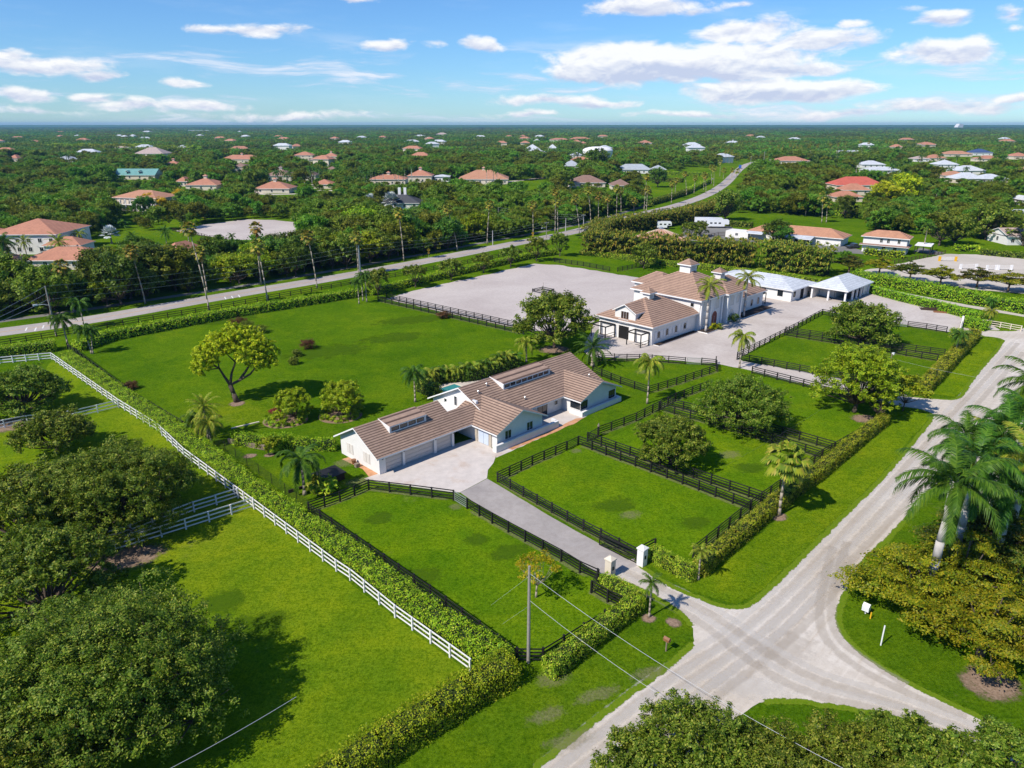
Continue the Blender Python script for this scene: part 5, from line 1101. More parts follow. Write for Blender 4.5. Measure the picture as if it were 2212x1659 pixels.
P2 = pole(1910, 855, 765, 'wood', 'utility pole with a transformer and lamp at the second entrance', tran=True, r=.14)
P3 = pole(122, 726, 618, 'greywood', 'leaning grey utility pole with a street lamp at the left corner of the lawn', light=True, r=.2)
P4 = pole(778.5, 592, 530, 'concpole', 'thick pale concrete pole beside the asphalt road', r=.28)
P5 = pole(*Z2(1329, 880), Z2(0, 775)[1], 'greywood', 'pole with crossarm and lamp beside the road trees', arm=1.1, light=True)
P6 = pole(*Z2(1453, 835), Z2(0, 750)[1], 'concpole', 'slim pale pole between the road palms')
P7 = pole(*Z2(1568, 830), Z2(0, 727)[1], 'concpole', 'pale pole with double crossarm by the cane hedge', arm=1.3)
P8 = pole(*Z2(981, 925), Z2(0, 830)[1], 'concpole', 'slim grey pole right of the leaning palm')
P9 = pole(*Z2(1018, 790), Z2(0, 680)[1], 'greywood', 'grey pole rising from the roadside grove')
for i, (f, x, y, t) in enumerate([(Z3, 1117, 500, 440), (Z3, 2005, 700, 630), (Z3, 1843, 540, 480), (Z3, 515, 470, 320), (Z3, 435, 440, 350), (Z3, 1815, 690, 650), (Z2, 1950, 400, 345)]):
    pole(*f(x, y), f(0, t)[1], 'concpole', 'pale pole ' + ['at the road by the pond', 'with twin lamps in the right hand grove', 'in front of the white bungalows', 'beside the road bend, taller one', 'beside the road bend, shorter one', 'half hidden in the right oaks', 'in the far trees right of the water tank'][i], arm=.8 if i in (3, 4, 6, 1) else 0, r=.14)
def wire(a, b, sag, label, mat='wire', r=.014, n=14):
    A, B = Vector(a), Vector(b); mb = MB(); pts = [A.lerp(B, i / n) - Vector((0, 0, sag * 4 * (i / n) * (1 - i / n))) for i in range(n + 1)]
    pts = [tuple(p - A) for p in pts]; mb.path(pts, [r] * (n + 1), 3); o = mb.build('power_cable', mat, None, tuple(A)); tag(o, label, 'cable'); return o
far_pole = (*G(2060, 1760), 8.5)
e1_ = (*G(2350, 1760), 8.0)
wire((P1[0], P1[1], P1[2] * .93), (*G(1900, 1700, 5.0), 5.0), .9, 'upper pale cable from the corner pole across the dirt road', r=.016)
wire((P1[0], P1[1], P1[2] * .66), (*G(1800, 1720, 4.0), 4.0), .9, 'lower pale cable from the corner pole across the dirt road', r=.016)
wire((*G(640, 1505, 6.0), 6.0), (*G(250, 1720, 6.5), 6.5), .2, 'pale cable over the pasture at the bottom left', r=.014)
wire((P1[0], P1[1], P1[2] * .9), (*G(1060, 1290, 1.0), .1), 0, 'thin guy wire from the top of the corner pole', r=.006)
wire((P1[0], P1[1], P1[2] * .6), (*G(1085, 1330, 1.0), .1), 0, 'thin guy wire from the middle of the corner pole', r=.006)
wire((P2[0], P2[1], P2[2] * .9), (*G(2300, 840, 6), 6), .6, 'cable from the transformer pole across the dirt road', r=.012)
wire((P2[0], P2[1], P2[2] * .8), (*G(1560, 1010, 3), 3), .6, 'cable from the transformer pole over the paddocks', 'dkwire', r=.010)
for k, (fz, lb) in enumerate(((1.0, 'highest'), (.86, 'middle'), (.74, 'lowest'))):
    wire((P3[0], P3[1], P3[2] * fz), (P4[0], P4[1], P4[2] * fz), 1.2, lb + ' roadside cable from the leaning pole to the concrete pole', 'wire', .022)
    wire((P3[0], P3[1], P3[2] * fz), (*G(-300, 800, P3[2] * fz), P3[2] * fz), .8, lb + ' roadside cable running out left of the leaning pole', 'wire', .022)
    wire((P4[0], P4[1], P4[2] * fz), (P5[0], P5[1], P5[2] * fz), 1.0, lb + ' roadside cable right of the concrete pole', 'wire', .024)
    wire((P5[0], P5[1], P5[2] * fz), (P7[0], P7[1], P7[2] * fz), 1.0, lb + ' roadside cable by the crossarm poles', 'wire', .024)
    wire((P9[0], P9[1], P9[2] * fz), (P7[0], P7[1], P7[2] * fz), 1.0, lb + ' cable from the grove pole to the double crossarm pole', 'wire', .024)
# post boxes and stakes
def stake(x, y, ty, mat, label, cat, box=None):
    g = G(x, y); h = HT(x, y, ty); o = empty(cat.replace(' ', '_'), (*g, 0), HR, label, cat); mb = MB(); mb.box(-.05, .05, -.05, .05, 0, h); mb.build('post', mat, o)
    if box: mb = MB(); w_, d_, bh = box[:3]; mb.box(-w_ / 2, w_ / 2, -d_ / 2, d_ / 2, h, h + bh); mb.ext([(-w_ / 2, -d_ / 2, h + bh), (w_ / 2, -d_ / 2, h + bh), (0, -d_ / 2, h + bh + w_ * .4)], (0, d_, 0)); mb.build('box', box[3], o)
    return o
stake(*L2(2104, 902), L2(0, 835)[1], 'wood', 'copper brown mailbox on a wooden post beside the dirt road', 'mailbox', (.35, .55, .25, 'copper'))
stake(*L2(1978, 560), L2(0, 512)[1], 'wood', 'short dark stake beside the small driveway palm', 'stake')
stake(*L3(1328, 957), L3(0, 845)[1], 'steel', 'thin white leaning stake on the grass by the flat topped tree', 'stake')
stake(*L3(1268, 805), L3(0, 770)[1], 'yellow', 'short yellow marker under the flat topped tree', 'marker')
stake(*L3(1240, 775), L3(0, 755)[1], 'steel', 'white box on a stub post under the flat topped tree', 'utility box', (.6, .6, .5, 'steel'))
for (f, x, y, lb) in ((Z2, 567, 1005, 'yellow diamond warning sign by the road, left one'), (Z2, 1240, 890, 'yellow diamond warning sign by the road, right one')):
    g = G(*f(x, y)); o = empty('road_sign', (*g, 0), .4, lb, 'road sign'); mb = MB(); mb.tube((0, 0, 0), (0, 0, 2.9), .05, .05, 6); mb.build('post', 'metal', o)
    mb = MB(); mb.ext([(0, -.07, 1.9), (.6, -.07, 2.5), (0, -.07, 3.1), (-.6, -.07, 2.5)], (0, .03, 0)); mb.ext([(-.35, -.07, 1.3), (.35, -.07, 1.3), (.35, -.07, 1.8), (-.35, -.07, 1.8)], (0, .03, 0)); p_ = mb.build('sign_panel', 'yellow', o)
    mb = MB()
    for k in range(2): z = 2.3 + k * .3; mb.ext([(-.2, -.085, z), (0, -.085, z + .18), (.2, -.085, z), (.2, -.085, z + .1), (0, -.085, z + .28), (-.2, -.085, z + .1)], (0, .012, 0))
    mb.build('arrow', 'black', p_)
# arena obstacle, rake frames, pallets
g = G(*Z2(1308, 1228)); o = empty('jump_pen', (*g, 0), HR, 'small black square frame standing in the middle of the arena', 'obstacle')
for a, b in (((-2, -2), (2, -2)), ((2, -2), (2, 2)), ((2, 2), (-2, 2)), ((-2, 2), (-2, -2))):
    mb = MB(); mb.box(a[0] - .09, a[0] + .09, a[1] - .09, a[1] + .09, 0, .9); mb.build('post', 'black', o); mb = MB()
    for z in (.3, .7): mb.bar((*a, z), (*b, z), .06, .18)
    mb.build('rail', 'black', o)
mb = MB(); mb.tube((0, 0, 0), (0, 0, 2.6), .05, .04, 5); mb.build('stick', 'wood', o)
g = G(*Z3(1630, 1345)); o = empty('loading_ramp', (*g, 0), -.35, 'dark wooden ramp lying beside the yard hedge', 'ramp')
mb = MB(); mb.ext([(-3, -1, 0), (3, -1, 0), (3, -1, .9), (1, -1, .9)], (0, 2, 0)); mb.build('deck', 'brown', o)
mb = MB(); [mb.box(x, x + .1, y, y + .1, 0, 1.3) for x in (-3, -1.6, -.2) for y in (-1.1, 1.0)]; mb.build('post', 'brown', o)
g = G(*Z3(1780, 1370)); o = empty('timber_stack', (*g, 0), -.33, 'long brown planks lying end to end beside the yard hedge', 'timber'); mb = MB(); mb.box(-5, 0, -.4, .4, 0, .3); mb.box(.4, 5.4, -.4, .4, 0, .3); mb.build('planks', 'copper', o)
def jump(x, y, L, rz, label, col):
    g = G(*Z3(x, y)); o = empty('jump_fence', (*g, 0), rz, label, 'horse jump')
    for s in (-L / 2, L / 2):
        mb = MB(); mb.box(s - .4, s + .4, -.1, .1, 0, 1.5); mb.box(s - .15, s + .15, -.6, .6, 0, .15); mb.build('wing', col, o)
    for k in range(3): mb = MB(); mb.tube((-L / 2 + .4, .0, .4 + k * .4), (L / 2 - .4, 0, .4 + k * .4), .06, .06, 6); mb.build('pole', 'trim', o)
jump(1715, 1028, 5, -.1, 'white horse jump with orange wings in the jumping ring', 'yellow')
jump(1850, 1078, 5, .05, 'white horse jump left of centre behind the flat topped trees', 'trim')
jump(2000, 1085, 3, .1, 'white horse jump in the middle of the row', 'trim')
jump(2085, 1085, 4, .0, 'white horse jump at the right of the row', 'trim')
# planters, crates by the garage
for s, t, mat, lb in ((-.6, 5.0, 'copper', 'terracotta pot by the garage gable between the shutters'), (-.8, 3.9, 'wood', 'brown crate by the garage gable shutters')):
    g = LW(s, t); o = empty('planter', (*g, 0), HR, lb, 'planter'); mb = MB(); mb.tube((0, 0, 0), (0, 0, .6), .22, .34, 9) if mat == 'copper' else mb.box(-.3, .3, -.25, .25, 0, .5); mb.build('body', mat, o)
g = G(*Z4(2000, 1160)); o = empty('garden_box', (*G(*Z4(2130, 1120)), 0), HR, 'dark flat roofed garden box beside the palm clump', 'garden shed')
mb = MB(); mb.box(-1.6, 1.6, -1.2, 1.2, 0, .9); mb.build('body', 'brown', o); mb = MB(); mb.box(-1.8, 1.8, -1.4, 1.4, .9, 1.0); mb.build('lid', 'black', o)
mb = MB(); a, b = G(*Z4(1870, 1205)), G(*Z4(2010, 1160)); mb.bar((0, 0, .2), (b[0] - a[0], b[1] - a[1], .2), .2, .35); o = mb.build('retaining_log', 'brown', None, (*a, 0)); tag(o, 'dark timber edging left of the garden box', 'edging')
mb = MB(); a, b = G(*Z4(1480, 880)), G(*Z4(1720, 925)); mb.bar((0, 0, .35), (b[0] - a[0], b[1] - a[1], .35), .3, .7); o = mb.build('retaining_wall', 'wood', None, (*a, 0)); tag(o, 'low brown retaining wall below the garden hedge', 'wall')
mb = MB(); a, b = G(*Z4(1500, 787)), G(*Z4(1680, 745)); mb.bar((0, 0, .06), (b[0] - a[0], b[1] - a[1], .06), .25, .12); o = mb.build('edging_kerb', 'cream', None, (*a, 0)); tag(o, 'thin pale kerb running to the round flower bed', 'kerb')
# parked vehicles
def vehicle(f, x, y, rz, L, W, H, mat, label, kind='car', dz=0):
    g = G(*f(x, y)); o = empty({'car': 'parked_car', 'trailer': 'horse_trailer', 'tractor': 'tractor'}[kind], (*g, 0), rz, label, {'car': 'car', 'trailer': 'trailer', 'tractor': 'tractor'}[kind])
    mb = MB(); wr = .38
    if kind == 'car':
        prof = [(-L / 2, .4), (L / 2, .4), (L / 2, .85), (L / 2 - .9, 1.0), (L / 2 - 1.5, H), (-.3, H), (-.9, 1.05), (-L / 2, 1.0)]
        mb.ext([(a, -W / 2, b) for a, b in prof], (0, W, 0))
        mb.build('body', mat, o); mb = MB(); mb.ext([(L / 2 - 1.05, -W / 2 - .01, 1.05), (L / 2 - 1.55, -W / 2 - .01, H - .1), (-.25, -W / 2 - .01, H - .1), (-.7, -W / 2 - .01, 1.08)], (0, W + .02, 0)); mb.build('window', 'glass', o)
    elif kind == 'trailer':
        prof = [(-L / 2, .7), (L / 2 - 1.8, .7), (L / 2 - 1.8, 1.6), (L / 2, 1.6), (L / 2, H - .3), (L / 2 - .4, H), (-L / 2, H)]
        mb.ext([(a, -W / 2, b) for a, b in prof], (0, W, 0)); mb.build('body', mat, o)
        mb = MB(); [mb.box(-L / 2 + 1 + k * 1.8, -L / 2 + 2 + k * 1.8, -W / 2 - .02, -W / 2, 1.8, 2.4) for k in range(3)]; mb.build('window', 'glass', o)
    else:
        mb.box(-.3, 1.6, -.4, .4, .7, 1.4); mb.box(-1.3, -.2, -.6, .6, .6, 1.2); mb.build('body', mat, o); mb = MB()
        for x_ in (-1.2, -.3):
            for y_ in (-.6, .55): mb.box(x_, x_ + .06, y_, y_ + .06, 1.2, 2.3)
        mb.box(-1.3, -.1, -.7, .7, 2.3, 2.38); mb.build('canopy', 'black', o); wr = .6
    for x_ in (-L * .3, L * .3):
        for y_ in (-W / 2 + .1, W / 2 - .1): mb = MB(); mb.tube((x_, y_ - .13, wr), (x_, y_ + .13, wr), wr, wr, 12); mb.build('wheel', 'rubber', o)
    return o
vehicle(Z3, 1103, 945, .3, 5.0, 2.0, 1.75, 'paintdark', 'dark pickup parked beside the two storey house')
vehicle(Z3, 845, 915, 1.2, 3.0, 1.6, 2.2, 'paintblue', 'blue tractor under the stable canopy, left one', 'tractor'); vehicle(Z3, 885, 918, 1.3, 3.0, 1.6, 2.2, 'paintblue', 'blue tractor under the stable canopy, right one', 'tractor')
vehicle(Z3, 955, 920, .5, 2.6, 1.4, 2.0, 'paintblue', 'small blue utility cart at the right end of the canopy', 'tractor')
vehicle(Z3, 165, 800, -.15, 12, 2.6, 3.6, 'paintwhite', 'long white horse trailer behind the cone roof', 'trailer'); vehicle(Z3, 225, 812, -.1, 9, 2.6, 3.5, 'paintwhite', 'white trailer with a blunt front right of its longer neighbour', 'trailer')
vehicle(Z2, 2090, 805 + 15, -.1, 6, 2.4, 3.2, 'paintwhite', 'white trailer partly hidden by the small oak', 'trailer')
vehicle(Z3, 1045, 357, .1, 20, 6, 9, 'paintwhite', 'large white container trailer on the far field, left one', 'trailer'); vehicle(Z3, 1078, 356, .1, 20, 6, 9, 'paintwhite', 'large white container trailer on the far field, right one', 'trailer')
vehicle(Z3, 371, 428, 1.3, 8, 2.5, 3.2, 'paintblue', 'blue truck driving on the far road', 'car')
vehicle(Z3, 1815, 832, .2, 5, 2.0, 1.8, 'paintdark', 'dark car between the oaks on the right', 'car')
vehicle(Z2, 1000, 1100 - 115, 0, .1, .1, .1, 'paintdark', 'x', 'car') if False else None
# ------------------------------------------------------------------ foliage
def leaf_quads(C, N, size, rng, asp=.6, jit=.8):
    "one diamond shaped leaf spray at each C, facing roughly along N"
    n = len(C); N = N + rng.normal(0, jit, (n, 3)); N /= np.linalg.norm(N, axis=1, keepdims=True) + 1e-9
    R = rng.normal(0, 1, (n, 3)); U = np.cross(N, R); U /= np.linalg.norm(U, axis=1, keepdims=True) + 1e-9; V = np.cross(N, U)
    s = (size * rng.uniform(.65, 1.35, (n, 1))) if np.isscalar(size) else size[:, None]
    U = U * s * .55; V = V * s * .55 * asp
    k = rng.uniform(-.25, .25, (n, 1))
    return np.stack([C - U, C - V + U * k, C + U, C + V + U * k], axis=1)

def rdir(n, rng, up=.0):
    d = rng.normal(0, 1, (n, 3)); d[:, 2] += up; return d / (np.linalg.norm(d, axis=1, keepdims=True) + 1e-9)

def crown_pts(lobes, nleaf, size, rng, shell=.8, asp=.5, jit=.45, up=.35, flat=1.0, twig=.30):
    "lobes: list of (centre, radius_xy, radius_z)"
    w = np.array([l[1] * l[1] for l in lobes]); w = w / w.sum(); out = []
    for (c, rx, rz), ww in zip(lobes, w):
        n = max(8, int(nleaf * ww)); k = max(5, n // 42)
        sub = rdir(k, rng, up); sr = rng.uniform(shell * .8, 1.08, (k, 1)); SC_ = sub * sr     # sprays: small clumps on each lobe
        idx = rng.integers(0, k, n); d = SC_[idx] + rng.normal(0, twig / math.sqrt(k) * 1.7, (n, 3))
        inner = rng.random(n) < .18; d[inner] *= rng.uniform(.3, .8, (inner.sum(), 1))
        P = np.array(c) + d * np.array([rx, rx, rz]); tilt = rdir(k, rng, .6)[idx]; Nn = d * .7 + tilt * .9 + np.array([0, 0, .35])
        out.append(leaf_quads(P, Nn * (1 / flat if flat < 1 else 1), size, rng, asp, jit))
    return np.concatenate(out)

def make_lobes(r, h0, h1, n, rng, rl=(.34, .5), flatz=.75, spread=.72):
    L = []; zc = (h0 + h1) / 2; hz = (h1 - h0) / 2
    for i in range(n):
        t = 2.39996 * i + rng.uniform(-.3, .3); q = math.sqrt((i + .4) / n) * spread
        z = zc + hz * (.75 * math.sqrt(max(0, 1 - q * q)) - .35) + rng.uniform(-.22, .16) * hz
        k = r * rng.uniform(*rl) * (1.1 - .3 * q); L.append(((q * r * math.cos(t), q * r * math.sin(t), z), k, k * flatz))
    m = int(n * .8)
    for i in range(m):   # drooping skirt and smaller outer boughs
        t = 6.2832 * (i + rng.uniform(0, .8)) / m; q = rng.uniform(.62, .92); k = r * rng.uniform(.16, .3)
        z = h0 + (h1 - h0) * rng.uniform(.12, .62) * (1.1 - .35 * q); L.append(((q * r * math.cos(t), q * r * math.sin(t), max(z, k * flatz + .3)), k, k * flatz))
    return L

def trunk_mesh(lobes, r0, rng, base_h=None, n=8, lean=0, nb=None, wig=.25):
    mb = MB(); zc = min(l[0][2] for l in lobes); hb = base_h or zc * .45
    top = (lean * hb * .3 + rng.uniform(-.1, .1), rng.uniform(-.15, .15), hb)
    mb.path([(0, 0, -.05), (top[0] * .4, top[1] * .5, hb * .5), top], [r0 * 1.3, r0, r0 * .85], n)
    for l in (lobes if nb is None else lobes[:nb]):
        c = l[0]; m = ((top[0] + c[0]) / 2 + rng.uniform(-wig, wig), (top[1] + c[1]) / 2 + rng.uniform(-wig, wig), top[2] + (c[2] - top[2]) * .4)
        mb.path([top, m, (c[0], c[1], c[2] - l[2] * .2)], [r0 * .5, r0 * .32, r0 * .12], 5)
        for k in range(2):
            d = rdir(1, rng, .4)[0]; mb.tube((c[0], c[1], c[2] - l[2] * .2), (c[0] + d[0] * l[1] * .8, c[1] + d[1] * l[1] * .8, c[2] + d[2] * l[2] * .8), r0 * .12, r0 * .04, 4)
    return mb.mesh('trunk', True)

def tree(name, g, lobes, nleaf, size, r0, leaf, label, group=None, seed=1, cat='tree', bark='bark', rz=0, **k):
    rng = np.random.default_rng(seed); tk_ = {q: k.pop(q) for q in ('base_h', 'lean', 'nb', 'wig') if q in k}
    o = empty(name, (g[0], g[1], 0), rz, label, cat, group)
    link('trunk', trunk_mesh(lobes, r0, rng, **tk_), bark, o)
    link('crown', quads_mesh('crown', crown_pts(lobes, nleaf, size, rng, **k)), leaf, o); return o

# --- individually grown trees near the house ---------------------------------
def at(px, py, z): return G(px, py, z)
def oak(px, py, zc, r, h0, h1, nleaf, size, leaf, label, seed, nl=11, g=None, r0=None, group=None, **k):
    rng = np.random.default_rng(seed); g = g or at(px, py, zc)
    return tree('oak_tree' if leaf in ('L_oak',) else 'tree', g, make_lobes(r, h0, h1, int(nl * 1.7), rng, (.20, .36)), nleaf, size, r0 or r * .055, leaf, label, group, seed, **k)
oak(200, 1440, 6, 9.2, 1.0, 9.8, 170000, .175, 'L_oak', 'huge dark oak filling the bottom left corner of the pasture', 101, 30)
oak(20, 1610, 5, 6.6, .8, 8.0, 70000, .175, 'L_oak', 'oak at the very bottom left edge beneath the huge one', 102, 12)
oak(228, 1040, 5.6, 8.8, 1.0, 9.4, 120000, .20, 'L_oak', 'wide spreading oak by the white fence in the middle of the left pasture', 103, 22)
oak(40, 1090, 5.5, 7.2, 1.0, 9.5, 40000, .26, 'L_oak', 'oak at the left edge joined to the wide spreading one', 104, 12)
oak(80, 1235, 5, 6.6, 1.0, 8.8, 42000, .24, 'L_oak', 'brownish oak at the left edge beside the paired white fences', 105, 11)
oak(112, 925, 3.6, 5.0, 1.0, 6.2, 20000, .28, 'L_oak', 'loose oak behind the wide spreading one near the cross fence', 106, 13)
oak(36, 842, 4.0, 6.6, 1.0, 7.4, 26000, .32, 'L_oak', 'round oak at the left edge beside the far pasture fence', 107, 14)
oak(1500, 1600, 5, 5.0, 1.0, 7.4, 50000, .165, 'L_oak', 'dark bushy oak at the bottom edge left of the grass triangle', 108, 14)
oak(1392, 1655, 4, 3.6, .8, 6, 22000, .165, 'L_oak', 'smaller oak at the bottom edge beside the shell road', 109, 9)
oak(1640, 1655, 4, 4.2, .8, 6.5, 28000, .165, 'L_oak', 'oak at the bottom edge below the grass triangle', 110, 10)
oak(1840, 1625, 4.5, 3.9, .8, 6.6, 34000, .165, 'L_oak', 'bushy dark green oak at the bottom edge right of the grass triangle', 111, 12)
oak(1960, 1600, 4.5, 3.2, .8, 6.8, 26000, .165, 'L_oak', 'feathery oak right of its bushy neighbour at the bottom edge', 112, 10)
oak(2100, 1655, 4, 3.0, .8, 6, 10000, .22, 'L_oak', 'small oak at the bottom right by the road', 113, 8)
oak(2200, 1600, 5, 2.8, .8, 7.0, 22000, .165, 'L_oak', 'light green tree cut by the bottom right corner', 114, 9)
oak(0, 0, 0, 4.8, 1.4, 7.0, 30000, .23, 'L_oak', 'left oak of the two standing over the black cross fences', 115, 13, g=G(1447, 1003), r0=.22)
oak(0, 0, 0, 6.6, 1.2, 7.8, 38000, .25, 'L_oak', 'right oak of the two standing over the black cross fences', 116, 15, g=G(1598, 926), r0=.25)
oak(0, 0, 0, 6.2, 2.0, 12.0, 40000, .28, 'L_bright', 'tall bright green tree by the second entrance', 117, 18, g=G(1845, 890), r0=.3)
oak(0, 0, 0, 2.9, 1.6, 5.4, 6000, .28, 'L_bright', 'small round bright tree in front of the tall one at the second entrance', 118, 7, g=G(1892, 908), r0=.12)
oak(0, 0, 0, 3.6, 2.4, 5.8, 7000, .32, 'L_bright', 'thin stemmed bright tree right of the second entrance', 119, 8, g=G(1950, 888), r0=.09)
oak(0, 0, 0, 7.0, 1.0, 9.4, 18000, .42, 'L_oak', 'oak with arching sprays in the upper paddock', 120, 16, g=G(1857, 742), r0=.26)
oak(0, 0, 0, 7.6, 2.6, 12.0, 20000, .46, 'L_oak', 'big loose oak between the lawn and the stable door', 121, 16, g=G(1197, 752), r0=.3)
# yellow crowned tree on its own limbs
rng = np.random.default_rng(131); gY = G(512, 868); LBS = []
hY = HT(512, 868, 712)
for (x, y, z, r) in ((-6.5, 0, 7.6, 2.4), (-4.6, 2.2, 9.0, 2.5), (-2.2, -1.6, 9.8, 2.4), (0, 2.4, 10.4, 2.6), (1.8, -1.2, 10.2, 2.3), (4.2, 1.8, 9.9, 2.5), (6.6, -.4, 9.2, 2.4), (8.6, 1.2, 8.2, 2.0), (7.2, -2.2, 7.4, 1.7), (-7.2, -2.0, 6.3, 1.6), (-4.8, -2.8, 7.8, 1.8), (4.4, -2.8, 8.6, 1.8), (-1.2, 3.8, 8.8, 1.8), (9.6, -1, 7.0, 1.3)):
    LBS.append(((x * .64 + .2, y * .8, z * hY / 12.0), r * .82, r * .80))
oY = empty('flame_tree', (*gY, 0), 0, 'lone yellow green tree with bare dark limbs on the big lawn', 'tree')
mb = MB(); FK = (-.7, 0, 2.9); LM = {'l': [FK, (-1.5, .1, 4.3), (-2.2, .3, 5.6)], 'c': [FK, (-.3, .2, 4.8), (.5, .3, 6.6)], 'r': [FK, (.9, -.1, 3.7), (2.8, -.2, 4.8), (4.0, 0, 6.2)], 's': [(.9, -.1, 3.7), (2.0, .5, 5.2), (3.0, .8, 6.8)]}
mb.path([(0, 0, -.05), (-.35, 0, 1.4), FK], [.5, .36, .36], 9)
for k_, pth in LM.items(): mb.path(pth, {2: [.2, .15], 3: [.26, .2, .14], 4: [.26, .21, .17, .12]}[len(pth)], 6)
for l in LBS:
    e_ = min((p[-1] for p in LM.values()), key=lambda e: math.dist(e, l[0])); c_ = l[0]; m_ = ((e_[0] + c_[0]) / 2 + random.uniform(-.4, .4), (e_[1] + c_[1]) / 2 + random.uniform(-.4, .4), (e_[2] + c_[2]) / 2 - .3)
    mb.path([e_, m_, c_], [.12, .08, .04], 5)
    for q_ in range(3): dd_ = rdir(1, rng, .3)[0]; mb.tube(c_, tuple(c_[i] + dd_[i] * l[1] * .8 for i in range(3)), .04, .015, 4)
mb.build('trunk', 'bark', oY, smooth=True)
link('crown', quads_mesh('crown', crown_pts([(l[0], l[1] * 1.12, l[2] * 1.05) for l in LBS], 52000, .27, rng)), 'L_yellow', oY)
# bright small trees in round beds
for (bx, by, r, h, s, lb) in ((636, 905, 3.3, 4.6, 141, 'round light green tree in the left circular flower bed'), (742, 896, 3.8, 5.2, 142, 'round light green tree in the right circular flower bed')):
    rng = np.random.default_rng(s); tree('ornamental_tree', G(bx, by), make_lobes(r * .92, .1, h * 1.12, 16, rng, (.3, .44), .85), 22000, .21, .12, 'L_lime', lb, None, s)
def bush(g, r, h, leaf, label, n=900, size=.22, seed=1, name='shrub', group=None, cat='shrub'):
    rng = np.random.default_rng(seed); k = []
    for i in range(5): t = i * 1.256 + rng.uniform(0, .4); k.append(((r * .3 * math.cos(t), r * .3 * math.sin(t), h * .5), r * .7, h * .5))
    k.append(((0, 0, h * .55), r * .7, h * .52))
    o = link(name, quads_mesh(name, crown_pts(k, n, size, rng, up=.2)), leaf, None, (g[0], g[1], 0)); tag(o, label, cat, group); return o
def bedring(g, r, label, leaf='L_hedge', seed=1):
    rng = np.random.default_rng(seed); k = [((r * math.cos(t), r * math.sin(t) * .9, .35), .62, .45) for t in np.arange(0, 6.28, .38)]
    o = link('bed_hedge', quads_mesh('bed_hedge', crown_pts(k, 4200, .2, rng, up=.3)), leaf, None, (g[0], g[1], 0)); tag(o, label, 'low hedge')
    pts = [(g[0] + (r + .75) * math.cos(t), g[1] + (r + .75) * math.sin(t) * .92) for t in np.arange(0, 6.28, .3)]; sheet('mulch_bed', pts, .008, 'dirt', .6, .05, seed)
bedring(G(617, 908), 2.6, 'clipped ring hedge of the left circular flower bed', seed=151); bedring(G(735, 898), 2.6, 'clipped ring hedge of the right circular flower bed', seed=152)
bush(G(*Z4(1790, 700)), 1.2, 1.1, 'L_redf', 'low red leaved shrub in the left circular bed', seed=153)
for i, (x, y, r, h, lf, lb) in enumerate([(1995, 270, 1.9, 1.9, 'L_redb', 'bronze domed shrub alone on the big lawn'), (1905, 370, 1.1, 1.3, 'L_oak', 'small grey green shrub, nearer of a pair on the big lawn'), (1925, 318, 1.1, 1.3, 'L_oak', 'small grey green shrub, farther of a pair on the big lawn'), (1545, 118, 2.3, 1.7, 'L_redb', 'domed shrub farthest of three behind the yellow tree'), (1600, 140, 2.2, 1.7, 'L_oak', 'domed shrub middle of three behind the yellow tree'), (1690, 165, 1.9, 1.6, 'L_oak', 'domed shrub nearest of three behind the yellow tree'), (845, 530, 1.4, 1.3, 'L_redb', 'small bronze shrub at the long black fence of the lawn')]):
    bush(G(*Z4(x, y)), r, h, lf, lb, seed=160 + i, n=5000, size=.13)
bush(G(*Z5(885, 70)), 1.9, 1.5, 'L_redb', 'bronze shrub at the arena fence on the big lawn', seed=170, n=5000, size=.14)
for i, (x, y, r, h) in enumerate([(1160, 480, 1.0, 1.0), (1545, 885, 1.1, 1.2), (1600, 890, 1.1, 1.2), (1680, 800, 1.1, 1.6), (1780, 800, 1.3, 1.8)][1:]):
    bush(G((1700 + x * .2532) * .73733, (740 + y * .2532) * .73733), r, h, ['L_yellow', 'L_oak', 'L_dark', 'L_dark'][i], ['golden round shrub left by the stable front door', 'dull round shrub beside the golden one', 'dark shrub left under the stable pilasters', 'dark shrub right under the stable pilasters'][i], seed=175 + i)
# thin yellow sapling and orange leaves by the drive
rng = np.random.default_rng(181)
tree('sapling', G(*L2(1262, 552)), make_lobes(2.3, 2.6, 4.3, 8, rng, (.3, .45), .5), 1500, .2, .09, 'L_yellow', 'thin yellow leaved sapling behind the corner utility pole', None, 181, bark='palebark')
# orchard shrubs in the garden corner
tree('citrus_tree', G(*Z4(1745, 962)), make_lobes(1.5, .9, 2.8, 6, rng), 2000, .24, .06, 'L_bright', 'small citrus tree in a round bed left of the garden palm', None, 182)
bush(G(*Z4(1830, 930)), 2.0, 2.4, 'L_bright', 'bushy shrub behind the small citrus tree', seed=183, n=2600)
bush(G(*Z4(2060, 1200)), 1.6, 1.8, 'L_palmy', 'broad leaved yellow green shrub by the garden box', seed=184, n=700, size=.5)
bush(G(*Z4(2130, 1195)), 1.4, 1.6, 'L_hedge', 'glossy shrub right of the garden box', seed=185, n=700, size=.45)
